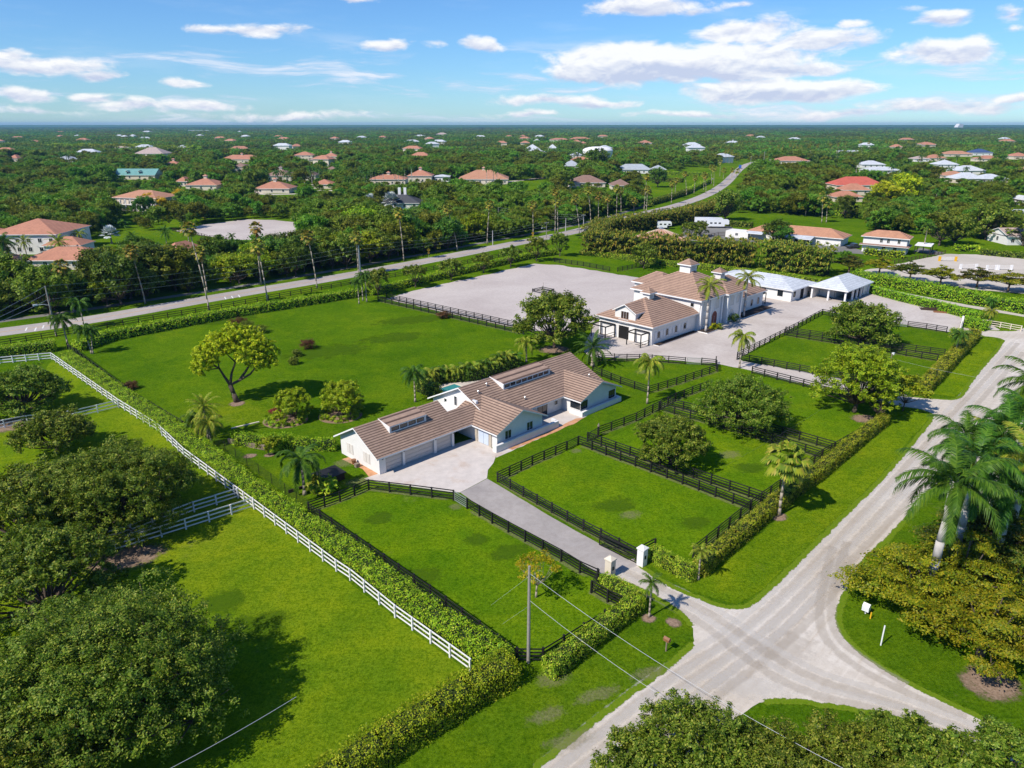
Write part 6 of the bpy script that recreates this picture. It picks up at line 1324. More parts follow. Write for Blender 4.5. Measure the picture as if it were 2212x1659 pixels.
# flat topped trees at the right
def flat_tree(g, r, z0, z1, tiers, nleaf, size, leaf, label, seed, group=None, name='flat_topped_tree', r0=.3):
    rng = np.random.default_rng(seed); L = []
    for k in range(tiers):
        f = k / max(1, tiers - 1); rr = r * (1 - .62 * f ** 1.5); m = max(1, int(11 * (rr / r) ** 1.3))
        for i in range(m):
            t = 2.39996 * i + k * 1.1; q = math.sqrt((i + .5) / m) * .92; c = rr * rng.uniform(.22, .38)
            L.append(((rr * q * math.cos(t), rr * q * math.sin(t), z0 + (z1 - z0) * f + rng.uniform(-.35, .35) - .12 * q * q * r), c, c * .2))
    return tree(name, g, L, nleaf, size, r0, leaf, label, group, seed, shell=.5, jit=.35, asp=.5, up=.25, twig=.5, base_h=z0 * .55)
flat_tree(at(2000, 1240, 4.2), 6.0, 3.0, 6.0, 5, 34000, .22, 'L_flame', 'broad rusty green flat topped tree at the road junction', 191)
flat_tree(at(2085, 1185, 6.0), 5.0, 3.8, 7.4, 5, 24000, .22, 'L_flame', 'taller rusty green flat topped tree hiding the foot of the nearest royal palm', 197)
flat_tree(at(2150, 1105, 6.5), 5.4, 3.6, 7.6, 5, 22000, .24, 'L_flame2', 'dark green flat topped tree around the royal palm trunks', 198)
flat_tree(at(2140, 1330, 4.0), 5.6, 3.0, 5.8, 5, 28000, .22, 'L_flame', 'second rusty green flat topped tree nearer the camera', 192)
flat_tree(at(2240, 1240, 4.0), 5.8, 3.0, 6.0, 5, 20000, .24, 'L_flame2', 'greener flat topped tree at the right edge beneath the royal palms', 193)
flat_tree(at(2140, 1140, 4.0), 5.6, 2.6, 5.4, 5, 22000, .24, 'L_flame2', 'flat topped tree in shade behind the royal palms', 194)
flat_tree(at(2200, 1010, 4.0), 5.6, 2.6, 5.4, 5, 18000, .26, 'L_flame2', 'flat topped tree at the right edge beside the dirt road', 195)
flat_tree(at(2160, 950, 3.5), 3.6, 2.2, 4.6, 4, 9000, .28, 'L_flame2', 'low flat topped tree under the upper royal palms', 196)
for i, (x, y, r) in enumerate(((1075, 1105, 9), (1270, 1115, 8.5), (1470, 1155, 9.2), (1665, 1185, 8.8), (1905, 1200, 9.6), (2105, 1225, 10), (2260, 1240, 9))):
    flat_tree(G(*Z3(x, y)), r * .5, 3.3, 5.4, 3, 5200, .42, 'L_flame' if i % 2 else 'L_flame2', 'dark flat topped tree in the row along the jumping ring, ' + ['leftmost', 'second from left', 'third from left', 'middle one', 'fifth from left', 'widest', 'at the right edge'][i], 200 + i, 'flat topped trees along the jumping ring', r0=.25)

# --- hedges -------------------------------------------------------------------
def hedge(pts, w, h, dens, size, leaf, label, seed=1, name='hedge', rag=.12, asp=.6, hang=False, group=None, cat='hedge'):
    rng = np.random.default_rng(seed); P0 = pts[0]; q = [(p[0] - P0[0], p[1] - P0[1]) for p in pts]; out = []; core = MB()
    for a, b in zip(q, q[1:]):
        L = math.dist(a, b); d = np.array([(b[0] - a[0]) / L, (b[1] - a[1]) / L, 0]); nrm = np.array([-d[1], d[0], 0]); A = np.array([a[0], a[1], 0])
        L0_ = min(.3, L * .2); core.ext([tuple(A + d * (L0_ if a is q[0] else -.2) + nrm * s * w * .38 + np.array([0, 0, z])) for s, z in ((-1, 0), (1, 0), (1, h * .86), (-1, h * .86))], tuple(d * (L - (L0_ if b is q[-1] else -.2) - (L0_ if a is q[0] else -.2))))
        per = 2 * h + w; n = int(L * per * dens); t = rng.uniform(0, L, n); u = rng.uniform(0, per, n); N = np.zeros((n, 3)); X = np.zeros(n); Z = np.zeros(n)
        m = u < h; X[m] = -w / 2; Z[m] = u[m]; N[m] = -nrm
        m = (u >= h) & (u < h + w); X[m] = u[m] - h - w / 2; Z[m] = h; N[m] = (0, 0, 1)
        m = u >= h + w; X[m] = w / 2; Z[m] = u[m] - h - w; N[m] = nrm
        wob = (np.sin(t * 1.7 + seed) + np.sin(t * .63 + 2) + np.sin(t * 3.9 + X * 2 + seed * 3)) * rag * .5
        C = A + d * t[:, None] + nrm * (X * (1 + wob * .35))[:, None]; C[:, 2] = Z * (1 + wob * .28 * (rag / .12) ** .2)
        ci = (np.floor(t / .45).astype(int) * 7919 + np.floor((X + Z * 1.3) / .42).astype(int) * 104729 + seed) % 4096     # shoots: each with its own lie
        TL = rdir(4096, np.random.default_rng(seed), .25); HT_ = np.random.default_rng(seed + 1).normal(0, 1, 4096)
        N = N + TL[ci] * .85; C = C + (N / (np.linalg.norm(N, axis=1, keepdims=True) + 1e-6)) * (HT_[ci] * rag * .45)[:, None]
        if a is q[0] or b is q[-1]:
            for fl, tt, sg in ((a is q[0], 0, -1), (b is q[-1], L, 1)):
                if fl:
                    ne = int(w * h * dens * 1.3); E_ = A + d * tt + nrm * rng.uniform(-w / 2, w / 2, (ne, 1)); E_[:, 2] = rng.uniform(.03, h, ne); C = np.concatenate([C, E_]); N = np.concatenate([N, np.tile(d * sg, (ne, 1))]); n += ne
        C += rng.normal(0, rag * .6, (n, 3)); C[:, 2] = np.maximum(C[:, 2], .03)
        if hang: N = N * .9 + np.array([0, 0, .25])
        out.append(leaf_quads(C, N + np.array([0, 0, .25]), size, rng, asp, .42))
    V = np.concatenate(out); nl = len(V)
    cv = []; 
    for f in core.f:
        cv.append([core.v[i] for i in f])
    cv = np.array(cv); allv = np.concatenate([V.reshape(-1, 3), cv.reshape(-1, 3)])
    me = quads_mesh(name, allv, 4, np.concatenate([np.zeros(nl, int), np.ones(len(cv), int)]))
    o = link(name, me, [leaf, 'core'], None, (P0[0], P0[1], 0)); tag(o, label, cat, group); return o
Hp = lambda lst, z: [G(x, y, z) for x, y in lst]
hedge(offset(Hp([(131, 760), (231, 829), (340, 903), (420, 955), (533, 1046), (610, 1094), (665, 1135), (750, 1188), (880, 1293), (1050, 1402), (1078, 1420)], 1.8), .55), 2.1, 1.75, 120, .145, 'L_hedge', 'thick bright green hedge running between the white fence and the paddocks', 301, rag=.2)
hedge(Hp([(1104, 1424), (1010, 1475), (937, 1520), (821, 1590), (737, 1650), (600, 1745)], 1.8), 2.2, 2.1, 170, .125, 'L_hedge', 'thick bright hedge along the verge at the bottom edge', 302, rag=.2)
hedge(Hp([(1186, 1436), (1270, 1371), (1354, 1308), (1382, 1290)], 1.3), 1.3, 1.6, 170, .115, 'L_hedge2', 'clipped hedge with yellow tips around the front paddock corner', 303, rag=.13)
hedge(Hp([(1384, 1288), (1340, 1263), (1303, 1243)], 1.3), 1.2, 1.5, 170, .115, 'L_hedge2', 'short clipped hedge running to the cream gate pillar', 304, rag=.13)
hedge(Hp([(1408, 1183), (1450, 1208), (1502, 1233)], 1.2), 1.2, 1.5, 160, .12, 'L_hedge2', 'short clipped hedge behind the white gate pillar', 305, rag=.13)
hedge(Hp([(1510, 1220), (1590, 1152), (1680, 1078), (1768, 1013), (1870, 930), (1912, 898)], 1.2), 1.4, 1.6, 110, .14, 'L_hedge2', 'long clipped hedge along the dirt road with a fence behind', 306, rag=.15)
hedge(Hp([(1990, 836), (2050, 774), (2109, 714)], 1.5), 2.0, 1.9, 60, .19, 'L_hedge2', 'clipped hedge between the second and third entrances', 307, rag=.15)
hedge(Hp([(2098, 722), (2078, 717), (2055, 712)], 1.5), 1.8, 1.8, 60, .19, 'L_hedge2', 'short hedge returning from the third entrance', 308, rag=.15)
hedge(Hp([(2085, 690), (2110, 695), (2135, 700)], 1.5), 3.0, 1.9, 50, .2, 'L_hedge', 'block hedge right of the third entrance', 309, rag=.15)
hedge(Hp([(-60, 770), (0, 757), (118, 742)], 1.3), 3.0, 2.0, 50, .21, 'L_hedge', 'wide hedge at the left edge behind the white fence', 310, rag=.2)
hedge(Hp([(165, 745), (233, 722), (350, 700), (500, 672), (600, 657), (737, 635), (800, 625)], 1.3), 2.4, 1.9, 36, .27, 'L_hedge', 'long hedge between the brown road fence and the big lawn', 311, rag=.25)
hedge(Hp([(800, 628), (900, 604), (970, 588), (1060, 568), (1137, 551), (1200, 541)], 1.3), 2.2, 1.8, 30, .28, 'L_hedge', 'hedge behind the row of oaks on the arena edge', 312, rag=.25)
hedge(Hp([(506, 942), (620, 952), (726, 954)], 1.2), 1.5, 1.5, 70, .17, 'L_hedge', 'garden hedge above the brown retaining wall', 313, rag=.2)
hedge(Hp([(1255, 542), (1330, 550), (1430, 565), (1500, 571), (1600, 583), (1700, 595), (1775, 607)], 1.2), 2.6, 1.6, 30, .28, 'L_hedge2', 'flat topped hedge behind the stable, its long left part', 314, rag=.15)
hedge(Hp([(1868, 617), (1950, 638), (2050, 662), (2138, 686)], 1.4), 2.4, 1.8, 34, .26, 'L_hedge', 'flat topped hedge along the upper edge of the stable yard', 315, rag=.15)
hedge(Hp([(1845, 592), (1930, 606), (2030, 626), (2120, 643), (2240, 664)], 1.6), 5.0, 2.4, 20, .34, 'L_hedge', 'broad rough hedge between the jumping ring and the sandy track', 316, rag=.35)
for i, (pts, w, h, lb) in enumerate([
 ([Z3(270, 800), Z3(360, 805), Z3(450, 812)], 3, 2.2, 'hedge beside the white trailers'), ([Z3(600, 705), Z3(760, 712), Z3(900, 728), Z3(1200, 750)], 3, 2.5, 'hedge along the top of the neighbour lawn'),
 ([Z3(1070, 690), Z3(1200, 700), Z3(1340, 715)], 4, 2.5, 'upper hedge behind the red roofed group'), ([Z3(735, 475), Z3(1000, 490), Z3(1300, 510), Z3(1640, 548)], 4, 2.6, 'very long hedge line below the pond'),
 ([Z3(840, 368), Z3(980, 358)], 5, 4, 'hedge on the far field beyond the pink house'), ([Z3(1100, 345), Z3(1270, 340)], 5, 4, 'hedge right of the container trailers'),
 ([Z2(2000, 668), Z2(2100, 640), Z2(2250, 590)], 3, 3, 'dark hedge along the inner side of the road bend, left part'), ([Z3(30, 590), Z3(100, 555), Z3(170, 520)], 3, 3, 'dark hedge along the inner side of the road bend, right part'),
 ([Z2(1000, 615), Z2(1200, 625), Z2(1440, 640)], 3, 2, 'low bright hedge by the sandy drive in the far grove'), ([Z2(1900, 500), Z2(2212, 520)], 3, 3, 'paddock hedge above the road bend, lower row'), ([Z2(2100, 470), Z3(170, 480)], 3, 3, 'paddock hedge above the road bend, upper row'),
 ([Z3(1180, 985), Z3(1290, 1000), Z3(1430, 1008)], 2.5, 2.2, 'rough hedge in front of the two storey house'), ([Z3(1930, 985), Z3(2212, 1010)], 3, 1.6, 'low hedge behind the jumping ring at the right'), ([Z3(1760, 960), Z3(1920, 965)], 4, 1.8, 'clipped hedge square at the corner of the jumping ring'),
 ([Z1(-20, 1080), Z1(60, 1070), Z1(180, 1060)], 3, 2.4, 'dark hedge at the left villa garden')]):
    hedge([G(*p) for p in pts], w, h, 5 if w >= 4 else 8, .7 if w >= 4 else .55, 'L_hedge' if i % 3 else 'L_oak', lb, 330 + i, rag=.25)
# golden cane palm hedges
def cane(pts, w, h, dens, label, seed):
    "solid belt of cane palms: overlapping plumes of drooping narrow blades"
    rng = np.random.default_rng(seed); P0 = pts[0]; q = [(p[0] - P0[0], p[1] - P0[1]) for p in pts]; out = []; core = []
    for a, b in zip(q, q[1:]):
        L = math.dist(a, b); d = np.array([(b[0] - a[0]) / L, (b[1] - a[1]) / L, 0]); nr = np.array([-d[1], d[0], 0]); A = np.array([a[0], a[1], 0])
        for i in range(int(L / .95)):
            for row in (-.46, -.25, .05, .35):
                edge = row < -.2
                for lv in ((.3, .52, .74, .95) if edge else (.72, .95)):
                    c0 = A + d * (L * (i + rng.uniform(0, 1)) * .95 / L) + nr * w * (row + rng.uniform(-.09, .09)) + np.array([0, 0, h * min(1.03, lv + rng.uniform(-.13, .1)) - .9])
                    m = int(dens * .55); dr = rdir(m, rng, .55); dr[:, 2] = np.abs(dr[:, 2]) * .9; l = rng.uniform(.5, 1.3, (m, 1)); up = np.array([0, 0, 1.0])
                    Md = c0 + dr * l * .75 + up * .1 * l; T = Md + dr * np.array([1, 1, .1]) * l * .6 - up * rng.uniform(.25, .75, (m, 1)) * l
                    s = np.cross(dr, up); s = s / (np.linalg.norm(s, axis=1, keepdims=True) + 1e-6) * rng.uniform(.08, .2, (m, 1)); B = c0 + dr * l * .2
                    out.append(np.stack([B - s * .3, B + s * .3, Md + s, Md - s], 1)); out.append(np.stack([Md - s, Md + s, T + s * .2, T - s * .2], 1))
        mb = MB(); e0 = 2.2 if a is q[0] else 0; e1 = 2.2 if b is q[-1] else 0; mb.ext([tuple(A + d * e0 + nr * s_ * w * .3 + np.array([0, 0, z])) for s_, z in ((-1, 0), (1, 0), (1, h * .7), (-1, h * .7))], tuple(d * (L - e0 - e1))); core += [[mb.v[i] for i in f] for f in mb.f]
    V = np.concatenate(out); c = np.array(core); me = quads_mesh('cane_palm_hedge', np.concatenate([V.reshape(-1, 3), c.reshape(-1, 3)]), 4, np.concatenate([np.zeros(len(V), int), np.ones(len(c), int)]))
    tag(link('cane_palm_hedge', me, ['L_areca', 'core'], None, (P0[0], P0[1], 0)), label, 'palm hedge')
cane(GP([(1262, 548), (1370, 556), (1474, 564), (1560, 571), (1636, 577)]), 9, 8.8, 40, 'tall golden cane palm hedge in front of the cone roof', 351)
cane(GP([(1644, 577), (1720, 586), (1800, 597)]), 8.5, 9.0, 40, 'tall golden cane palm hedge behind the white outbuildings', 352)
cane(GP([(1275, 528), (1304, 507), (1404, 492), (1475, 481), (1541, 462), (1590, 445)]), 8, 7.2, 26, 'tall cane palm hedge curving beside the asphalt road', 353)
cane(GP([Z1(-20, 1290), Z1(110, 1275), Z1(230, 1255)]), 9, 8.5, 20, 'tall dark cane palms at the left edge of the roadside thicket', 354)

# --- palms ---------------------------------------------------------------------
def pinnate(nf, L, droop, rng, up0=.9, nl=26, wl=.09, ll=.55, lo=-.5, hi=1.25, curl=1.0):
    "feather palm head: arching fronds with two rows of leaflets"
    out = []
    for i in range(nf):
        th = 2.39996 * i + rng.uniform(-.25, .25); f = i / max(1, nf - 1); el0 = hi + (lo - hi) * f ** .9; Lf = L * rng.uniform(.85, 1.1)
        S_ = 12; pts = [np.zeros(3)]; e = el0; hd = np.array([math.cos(th), math.sin(th), 0]); sd_ = np.array([-math.sin(th), math.cos(th), 0])
        for s in range(S_):
            e -= droop * (.05 + .16 * (s / S_)) * (1 if e > -1.2 else .2); pts.append(pts[-1] + (hd * math.cos(e) + np.array([0, 0, math.sin(e)])) * Lf / S_)
        pts = np.array(pts)
        for s in range(S_):   # rachis
            a, b = pts[s], pts[s + 1]; w0, w1 = .045 * (1 - s / S_) + .012, .045 * (1 - (s + 1) / S_) + .012
            out.append(np.array([a - sd_ * w0, a + sd_ * w0, b + sd_ * w1, b - sd_ * w1]))
        u = np.linspace(.12, .995, nl)
        for t in u:
            x = t * S_; k = min(S_ - 1, int(x)); p = pts[k] + (pts[k + 1] - pts[k]) * (x - k); tg = pts[k + 1] - pts[k]; tg = tg / np.linalg.norm(tg); nr = np.cross(tg, sd_)
            l = ll * math.sin(math.pi * (t * .86 + .1)) ** .6 * rng.uniform(.85, 1.15)
            for sg in (-1, 1):
                dr = sd_ * sg * .8 + tg * .75 - np.array([0, 0, .35 * curl]) + nr * rng.uniform(-.3, .3); dr /= np.linalg.norm(dr); wv_ = tg * wl * .5
                m = p + dr * l * .5; tip = p + dr * l + np.array([0, 0, -.25 * l * curl])
                out.append(np.array([p - wv_, p + wv_, m + wv_ * .9, m - wv_ * .9])); out.append(np.array([m - wv_ * .9, m + wv_ * .9, tip + wv_ * .1, tip - wv_ * .1]))
    return np.array(out)
def fan(nf, L, R, rng, lo=-.9, hi=1.3, seg=9, droop=.35):
    out = []
    for i in range(nf):
        th = 2.39996 * i + rng.uniform(-.2, .2); f = i / max(1, nf - 1); e = hi + (lo - hi) * f; hd = np.array([math.cos(th) * math.cos(e), math.sin(th) * math.cos(e), math.sin(e)]); sd_ = np.array([-math.sin(th), math.cos(th), 0]); nr = np.cross(hd, sd_)
        Lp = L * rng.uniform(.8, 1.15); c = hd * Lp; out.append(np.array([-sd_ * .025, sd_ * .025, c + sd_ * .02, c - sd_ * .02]))
        for k in range(seg):
            a = (k - (seg - 1) / 2) / seg * 2.6; dr = hd * math.cos(a) + sd_ * math.sin(a); wv_ = (-hd * math.sin(a) + sd_ * math.cos(a)) * R * .17; l = R * (1 - .25 * abs(a) / 1.3)
            m = c + dr * l * .55 + nr * rng.uniform(-.08, .08) * R; tip = c + dr * l - np.array([0, 0, droop * l]) 
            out.append(np.array([c - wv_ * .15, c + wv_ * .15, m + wv_, m - wv_])); out.append(np.array([m - wv_, m + wv_, tip + wv_ * .12, tip - wv_ * .12]))
    return np.array(out)
def skirt(rng, n=26, L=.9, r=.3):
    out = []
    for i in range(n):
        th = rng.uniform(0, 6.28); z = rng.uniform(-1.5, -.1); d = np.array([math.cos(th), math.sin(th), 0]); p = d * r * .5 + np.array([0, 0, z]); q = d * (r + rng.uniform(.1, .5)) + np.array([0, 0, z - L * rng.uniform(.5, 1)]); s = np.array([-d[1], d[0], 0]) * rng.uniform(.1, .25)
        out.append(np.array([p - s * .4, p + s * .4, q + s, q - s]))
    return np.array(out)
rp = np.random.default_rng(400)
HEAD = {
 'royal': [quads_mesh('crown', pinnate(18, 3.9, 1.0, rp, nl=60, ll=.8, wl=.07, lo=-.3, hi=1.3)) for _ in range(3)],
 'queen': [quads_mesh('crown', pinnate(18, 2.6, 1.35, rp, nl=26, ll=.62, wl=.09, lo=-.4, hi=1.3, curl=1.6)) for _ in range(2)],
 'fox': [quads_mesh('crown', pinnate(14, 2.3, 1.5, rp, nl=34, ll=.45, wl=.1, lo=-.3, hi=1.2, curl=.7))],
 'date': [quads_mesh('crown', pinnate(30, 3.2, .75, rp, nl=26, ll=.5, wl=.1, lo=-.7, hi=1.4, curl=.6)) for _ in range(2)],
 'fan': [quads_mesh('crown', fan(26, .95, 1.0, rp)) for _ in range(3)],
 'fanfar': [quads_mesh('crown', fan(20, .9, 1.1, rp, seg=5)) for _ in range(2)],
 'sabal': [quads_mesh('crown', fan(30, 1.3, 1.15, rp, lo=-.7, hi=1.4, seg=11, droop=.5))],
 'silver': [quads_mesh('crown', fan(22, 1.8, 2.0, rp, lo=-.3, hi=1.4, seg=9, droop=.1))],
 'small': [quads_mesh('crown', pinnate(14, 1.25, 1.0, rp, nl=22, ll=.34, wl=.05, lo=-.3, hi=1.3))],
 'palmfar': [quads_mesh('crown', pinnate(14, 2.9, 1.1, rp, nl=12, ll=.7, wl=.24, lo=-.4, hi=1.3)) for _ in range(3)],
}
SK = [quads_mesh('skirt', skirt(rp)) for _ in range(3)]
for k_, ms in HEAD.items():
    for m_ in ms: m_.name = 'crown_' + k_
TRK = {}
def trunk_palm(h, r, kind, lean=0.0, mat='palebark'):
    key = (round(h, 0), round(r, 2), kind, round(lean, 2))
    if key not in TRK:
        mb = MB(); n = 7; pts = [(lean * h * (i / n) ** 1.5, 0, h * i / n) for i in range(n + 1)]
        rr = [r * (1.5 if i == 0 else (1.15 if kind == 'royal' and 2 <= i <= 4 else 1 - .35 * i / n)) for i in range(n + 1)]
        mb.path(pts, rr, 9)
        TRK[key] = mb.mesh('trunk', True)
    return TRK[key]
def palm(g, h, kind, leaf, label, scale=1.0, r=.16, mat='palebark', lean=0, rz=None, group=None, sk=False, shaft=False, name='palm_tree', v=None):
    rz = random.uniform(0, 6.28) if rz is None else rz; o = empty(name, (g[0], g[1], 0), rz, label, 'palm tree', group)
    hr = max(1, round(h)); t = link('trunk', trunk_palm(h, r, kind, lean), mat, o); t.scale = (1, 1, h / hr) if False else (1, 1, 1)
    tz = h if True else h; top = (lean * round(h, 2), 0, h)
    ms = HEAD[kind]; c = link('crown', ms[random.randrange(len(ms)) if v is None else v % len(ms)], None or leaf, o, top); c.scale = (scale,) * 3; c.rotation_euler = (0, 0, random.uniform(0, 6.28))
    c.material_slots[0].link = 'OBJECT'; c.material_slots[0].material = M[leaf]
    if shaft:
        mb = MB(); mb.tube((lean * h - .0, 0, h - 1.6 * scale), (lean * h, 0, h - .05), r * .9, r * .55, 9); mb.build('crownshaft', 'shaft', o)
    if sk: s_ = link('dead_fronds', SK[random.randrange(3)], 'L_dead', o, top); s_.scale = (scale,) * 3
    return o
# trunk meshes are keyed on rounded height; keep the stated height exact
_tp = trunk_palm
def trunk_palm(h, r, kind, lean=0.0, mat='palebark'):
    TRK.pop((round(h, 0), round(r, 2), kind, round(lean, 2)), None); return _tp(h, r, kind, lean, mat)
# royal palms on the right
for (cx, cy, z, sc, lb, sh, v) in (*(), (2062, 1040, 13.5, 1.42, 'nearest royal palm with a thick pale trunk above the flat topped trees', True, 0), (2115, 985, 13, 1.3, 'royal palm just behind the nearest one', True, 1), (2085, 940, 11.5, 1.15, 'royal palm at the road edge left of the group', True, 2), (2178, 925, 12.0, 1.25, 'royal palm in the middle of the right hand group', True, 0), (2225, 985, 12.0, 1.25, 'royal palm with yellowing fronds at the right edge', False, 1), (2222, 890, 12.5, 1.25, 'upper royal palm cut by the right edge', True, 2), (2235, 825, 12.5, 1.25, 'topmost royal palm at the right edge', True, 0), (2150, 955, 10, 1.0, 'smaller royal palm between the larger heads', False, 1)):
    g = at(cx, cy, z); palm(g, z, 'royal', 'L_palm' if sh else 'L_palmy', lb, sc, .32, 'royalbark', 0, rz=0, shaft=sh, v=v)
palm(at(2110, 1040, 9.5), 9.5, 'royal', 'L_palm', 'short royal palm filling the gap behind the nearest one', 1.15, .28, 'royalbark', 0, rz=0, shaft=True, v=1)
palm(at(2190, 1060, 10), 10, 'royal', 'L_palm', 'royal palm at the right edge behind the rusty flat topped trees', 1.2, .28, 'royalbark', 0, rz=0, shaft=True, v=2)
PL = [
 ((1682, 1113), 995, 'sabal', 'L_palmy', 1.15, .19, 'light green fan palm in the long hedge by the dirt road', 'palebark', 0, False),
 ((1402, 1333), 1258, 'small', 'L_palm', 1.05, .09, 'small slender palm by the driveway mouth', 'palebark', 0, False),
 ((1508, 1252), 1190, 'small', 'L_palmy', 1.0, .10, 'small palm at the hedge corner of the verge', 'palebark', 0, False),
 (Z4(1975, 1215), Z4(0, 985)[1], 'fox', 'L_palm', 1.75, .2, 'foxtail palm in the garden corner left of the garage', 'palebark', 0, False),
 ((897, 868), 805, 'queen', 'L_palm', 1.15, .15, 'palm on the lawn edge beside the pool screen', 'palebark', 0, False),
 ((1137, 782), 740, 'queen', 'L_palmy', 1.15, .16, 'palm behind the ranch house ridge with golden fronds', 'palebark', 0, False),
 ((1398, 872), 782, 'queen', 'L_palmy', 1.25, .14, 'slender palm in the grass lane by the triangular paddock', 'palebark', 0, False),
 ((1597, 795), 727, 'queen', 'L_palmy', 1.2, .15, 'palm at the corner of the upper paddock fence', 'palebark', 0, False),
 ((1524, 717), 617, 'royal', 'L_palmy', .95, .22, 'royal palm in the kerbed bed left of the stable door', 'royalbark', 0, False),
 ((1606, 684), 600, 'royal', 'L_palmy', 1.0, .22, 'royal palm in the bed right of the stable door', 'royalbark', 0, False),
 ((2061, 770), 722, 'queen', 'L_palm', .95, .13, 'palm in the hedge between the second and third entrances', 'palebark', .05, False),
 ((2135, 703), 672, 'queen', 'L_palmy', .85, .13, 'short palm in the hedge right of the third entrance', 'palebark', 0, False),
 ((2138, 668), 650, 'queen', 'L_palm', .7, .11, 'small palm by the pale gate fence', 'palebark', 0, False),
 ((148, 750), 690, 'queen', 'L_palm', 1.3, .17, 'windswept palm at the far lawn corner, left one', 'palebark', -.04, False),
 ((182, 708), 654, 'queen', 'L_palm', 1.2, .17, 'windswept palm at the far lawn corner, taller one behind', 'palebark', 0, False),
 ((198, 764), 712, 'queen', 'L_palm', 1.15, .14, 'twin stemmed palm on the lawn corner, its left stem', 'palebark', -.12, False),
 ((201, 764), 714, 'queen', 'L_palm', .8, .12, 'twin stemmed palm on the lawn corner, its right stem', 'palebark', .12, False),
 (Z4(1350, 850), Z4(0, 640)[1], 'date', 'L_palmy', .85, .13, 'feathery palm in the clump above the thick hedge, tallest', 'palebark', 0, False),
 (Z4(1370, 890), Z4(0, 745)[1], 'queen', 'L_palmy', 1.1, .12, 'yellow fronded palm in the clump above the thick hedge', 'palebark', 0, False),
 (Z4(1290, 830), Z4(0, 720)[1], 'queen', 'L_palm', 1.1, .12, 'darker palm in the clump above the thick hedge', 'palebark', 0, False),
 (Z2(115, 1305), Z2(0, 1165)[1], 'queen', 'L_palm', .95, .14, 'left palm of the trio at the arena corner', 'palebark', 0, False),
 (Z2(165, 1293), Z2(0, 1115)[1], 'queen', 'L_palm', .95, .14, 'right palm of the trio at the arena corner', 'palebark', 0, False),
 (Z2(140, 1285), Z2(0, 1130)[1], 'queen', 'L_palm', .85, .13, 'middle palm of the trio at the arena corner', 'palebark', 0, False),
 ((1280, 790), 750, 'date', 'L_palm', 1.25, .3, 'fan of broad fronds at the far end of the ranch house', 'palebark', 0, False),
]
for (b, ty, kd, lf, sc, r, lb, mt, ln, sk_) in PL:
    palm(G(*b), HT(*b, ty), kd, lf, lb, sc, r, mt, ln, 0 if ln else None, sk=sk_)
for i, s_ in enumerate(np.arange(23.5, 45, 1.35)):
    t_ = 21.8 if s_ < 27.6 else 21.8 - (s_ - 27.6) * .62 if s_ < 32 else 19.2
    palm(LW(s_ + random.uniform(-.3, .3), t_ + random.uniform(-.3, .3)), 1.9 + random.uniform(-.3, .6), 'queen', 'L_palmy' if i % 3 else 'L_palm', 'small feathery palm in the screen behind the pool, ' + ['first', 'second', 'third', 'fourth', 'fifth', 'sixth', 'seventh', 'eighth', 'ninth', 'tenth', 'eleventh', 'twelfth', 'thirteenth', 'fourteenth', 'fifteenth', 'sixteenth', 'last'][i] + ' from the left', .85, .08, group='pool screen palms')
hedge([LW(22.8, 21.3), LW(28, 21.2), LW(32.5, 18.3), LW(43.5, 18.4)], 1.4, 1.7, 30, .28, 'L_palm', 'dark leafy screen hedge between the pool and the big lawn', 317, rag=.3)
hedge([LW(22.2, 15.5), LW(22.4, 21.2)], 1.4, 2.4, 30, .28, 'L_oak', 'climber covered screen at the left end of the pool', 318, rag=.3)
# tall fan palms lining the road: (foot), head
ROADP = [((160, 674), (132, 575)), ((314, 656), (283, 543)), ((452, 671), (408, 494)), ((448, 632), (432, 545)), ((564, 615), (552, 492)), ((578, 650), (556, 531)), ((685, 623), (665, 510))]
ROADP += [(Z2(*a), Z2(*b)) for a, b in (((405, 1030), (372, 712)), ((752, 962), (688, 690)), ((945, 920), (960, 662)), ((1243, 880), (1240, 665)), ((1385, 845), (1388, 580)), ((1403, 880), (1398, 640)), ((1542, 850), (1516, 622)), ((1616, 775), (1600, 572)), ((1665, 772), (1667, 605)), ((1725, 750), (1728, 618)), ((1782, 748), (1787, 555)), ((1812, 740), (1810, 570)), ((1895, 732), (1897, 640)), ((1925, 640), (1925, 575)), ((1961, 704), (1980, 480)), ((1976, 708), (1985, 560)), ((2138, 655), (2145, 525)), ((2160, 620), (2170, 505)), ((112, 1115), (95, 870)))]
ROADP += [(Z3(*a), Z3(*b)) for a, b in (((24, 605), (15, 462)), ((73, 590), (82, 490)), ((135, 570), (140, 465)), ((150, 590), (148, 480)), ((185, 530), (190, 420)), ((200, 545), (205, 430)), ((240, 480), (245, 385)), ((262, 500), (268, 440)), ((300, 400), (300, 310)), ((318, 395), (320, 320)), ((280, 395), (280, 320)), ((318, 485), (322, 440)), ((350, 480), (356, 445)), ((835, 375), (820, 285)), ((875, 360), (878, 280)), ((960, 350), (962, 270)), ((1008, 348), (1010, 275)), ((1052, 345), (1055, 268)), ((1160, 350), (1155, 255)), ((1210, 345), (1208, 260)), ((1325, 335), (1320, 255)), ((1365, 335), (1365, 262)), ((1465, 330), (1465, 255)), ((700, 345), (700, 278)), ((725, 345), (722, 285)), ((745, 345), (745, 290)), ((770, 350), (768, 285)), ((650, 345), (650, 290)), ((620, 345), (622, 285)), ((500, 320), (505, 290)), ((900, 780), (905, 610)), ((930, 780), (935, 650)), ((703, 680), (700, 600)))]
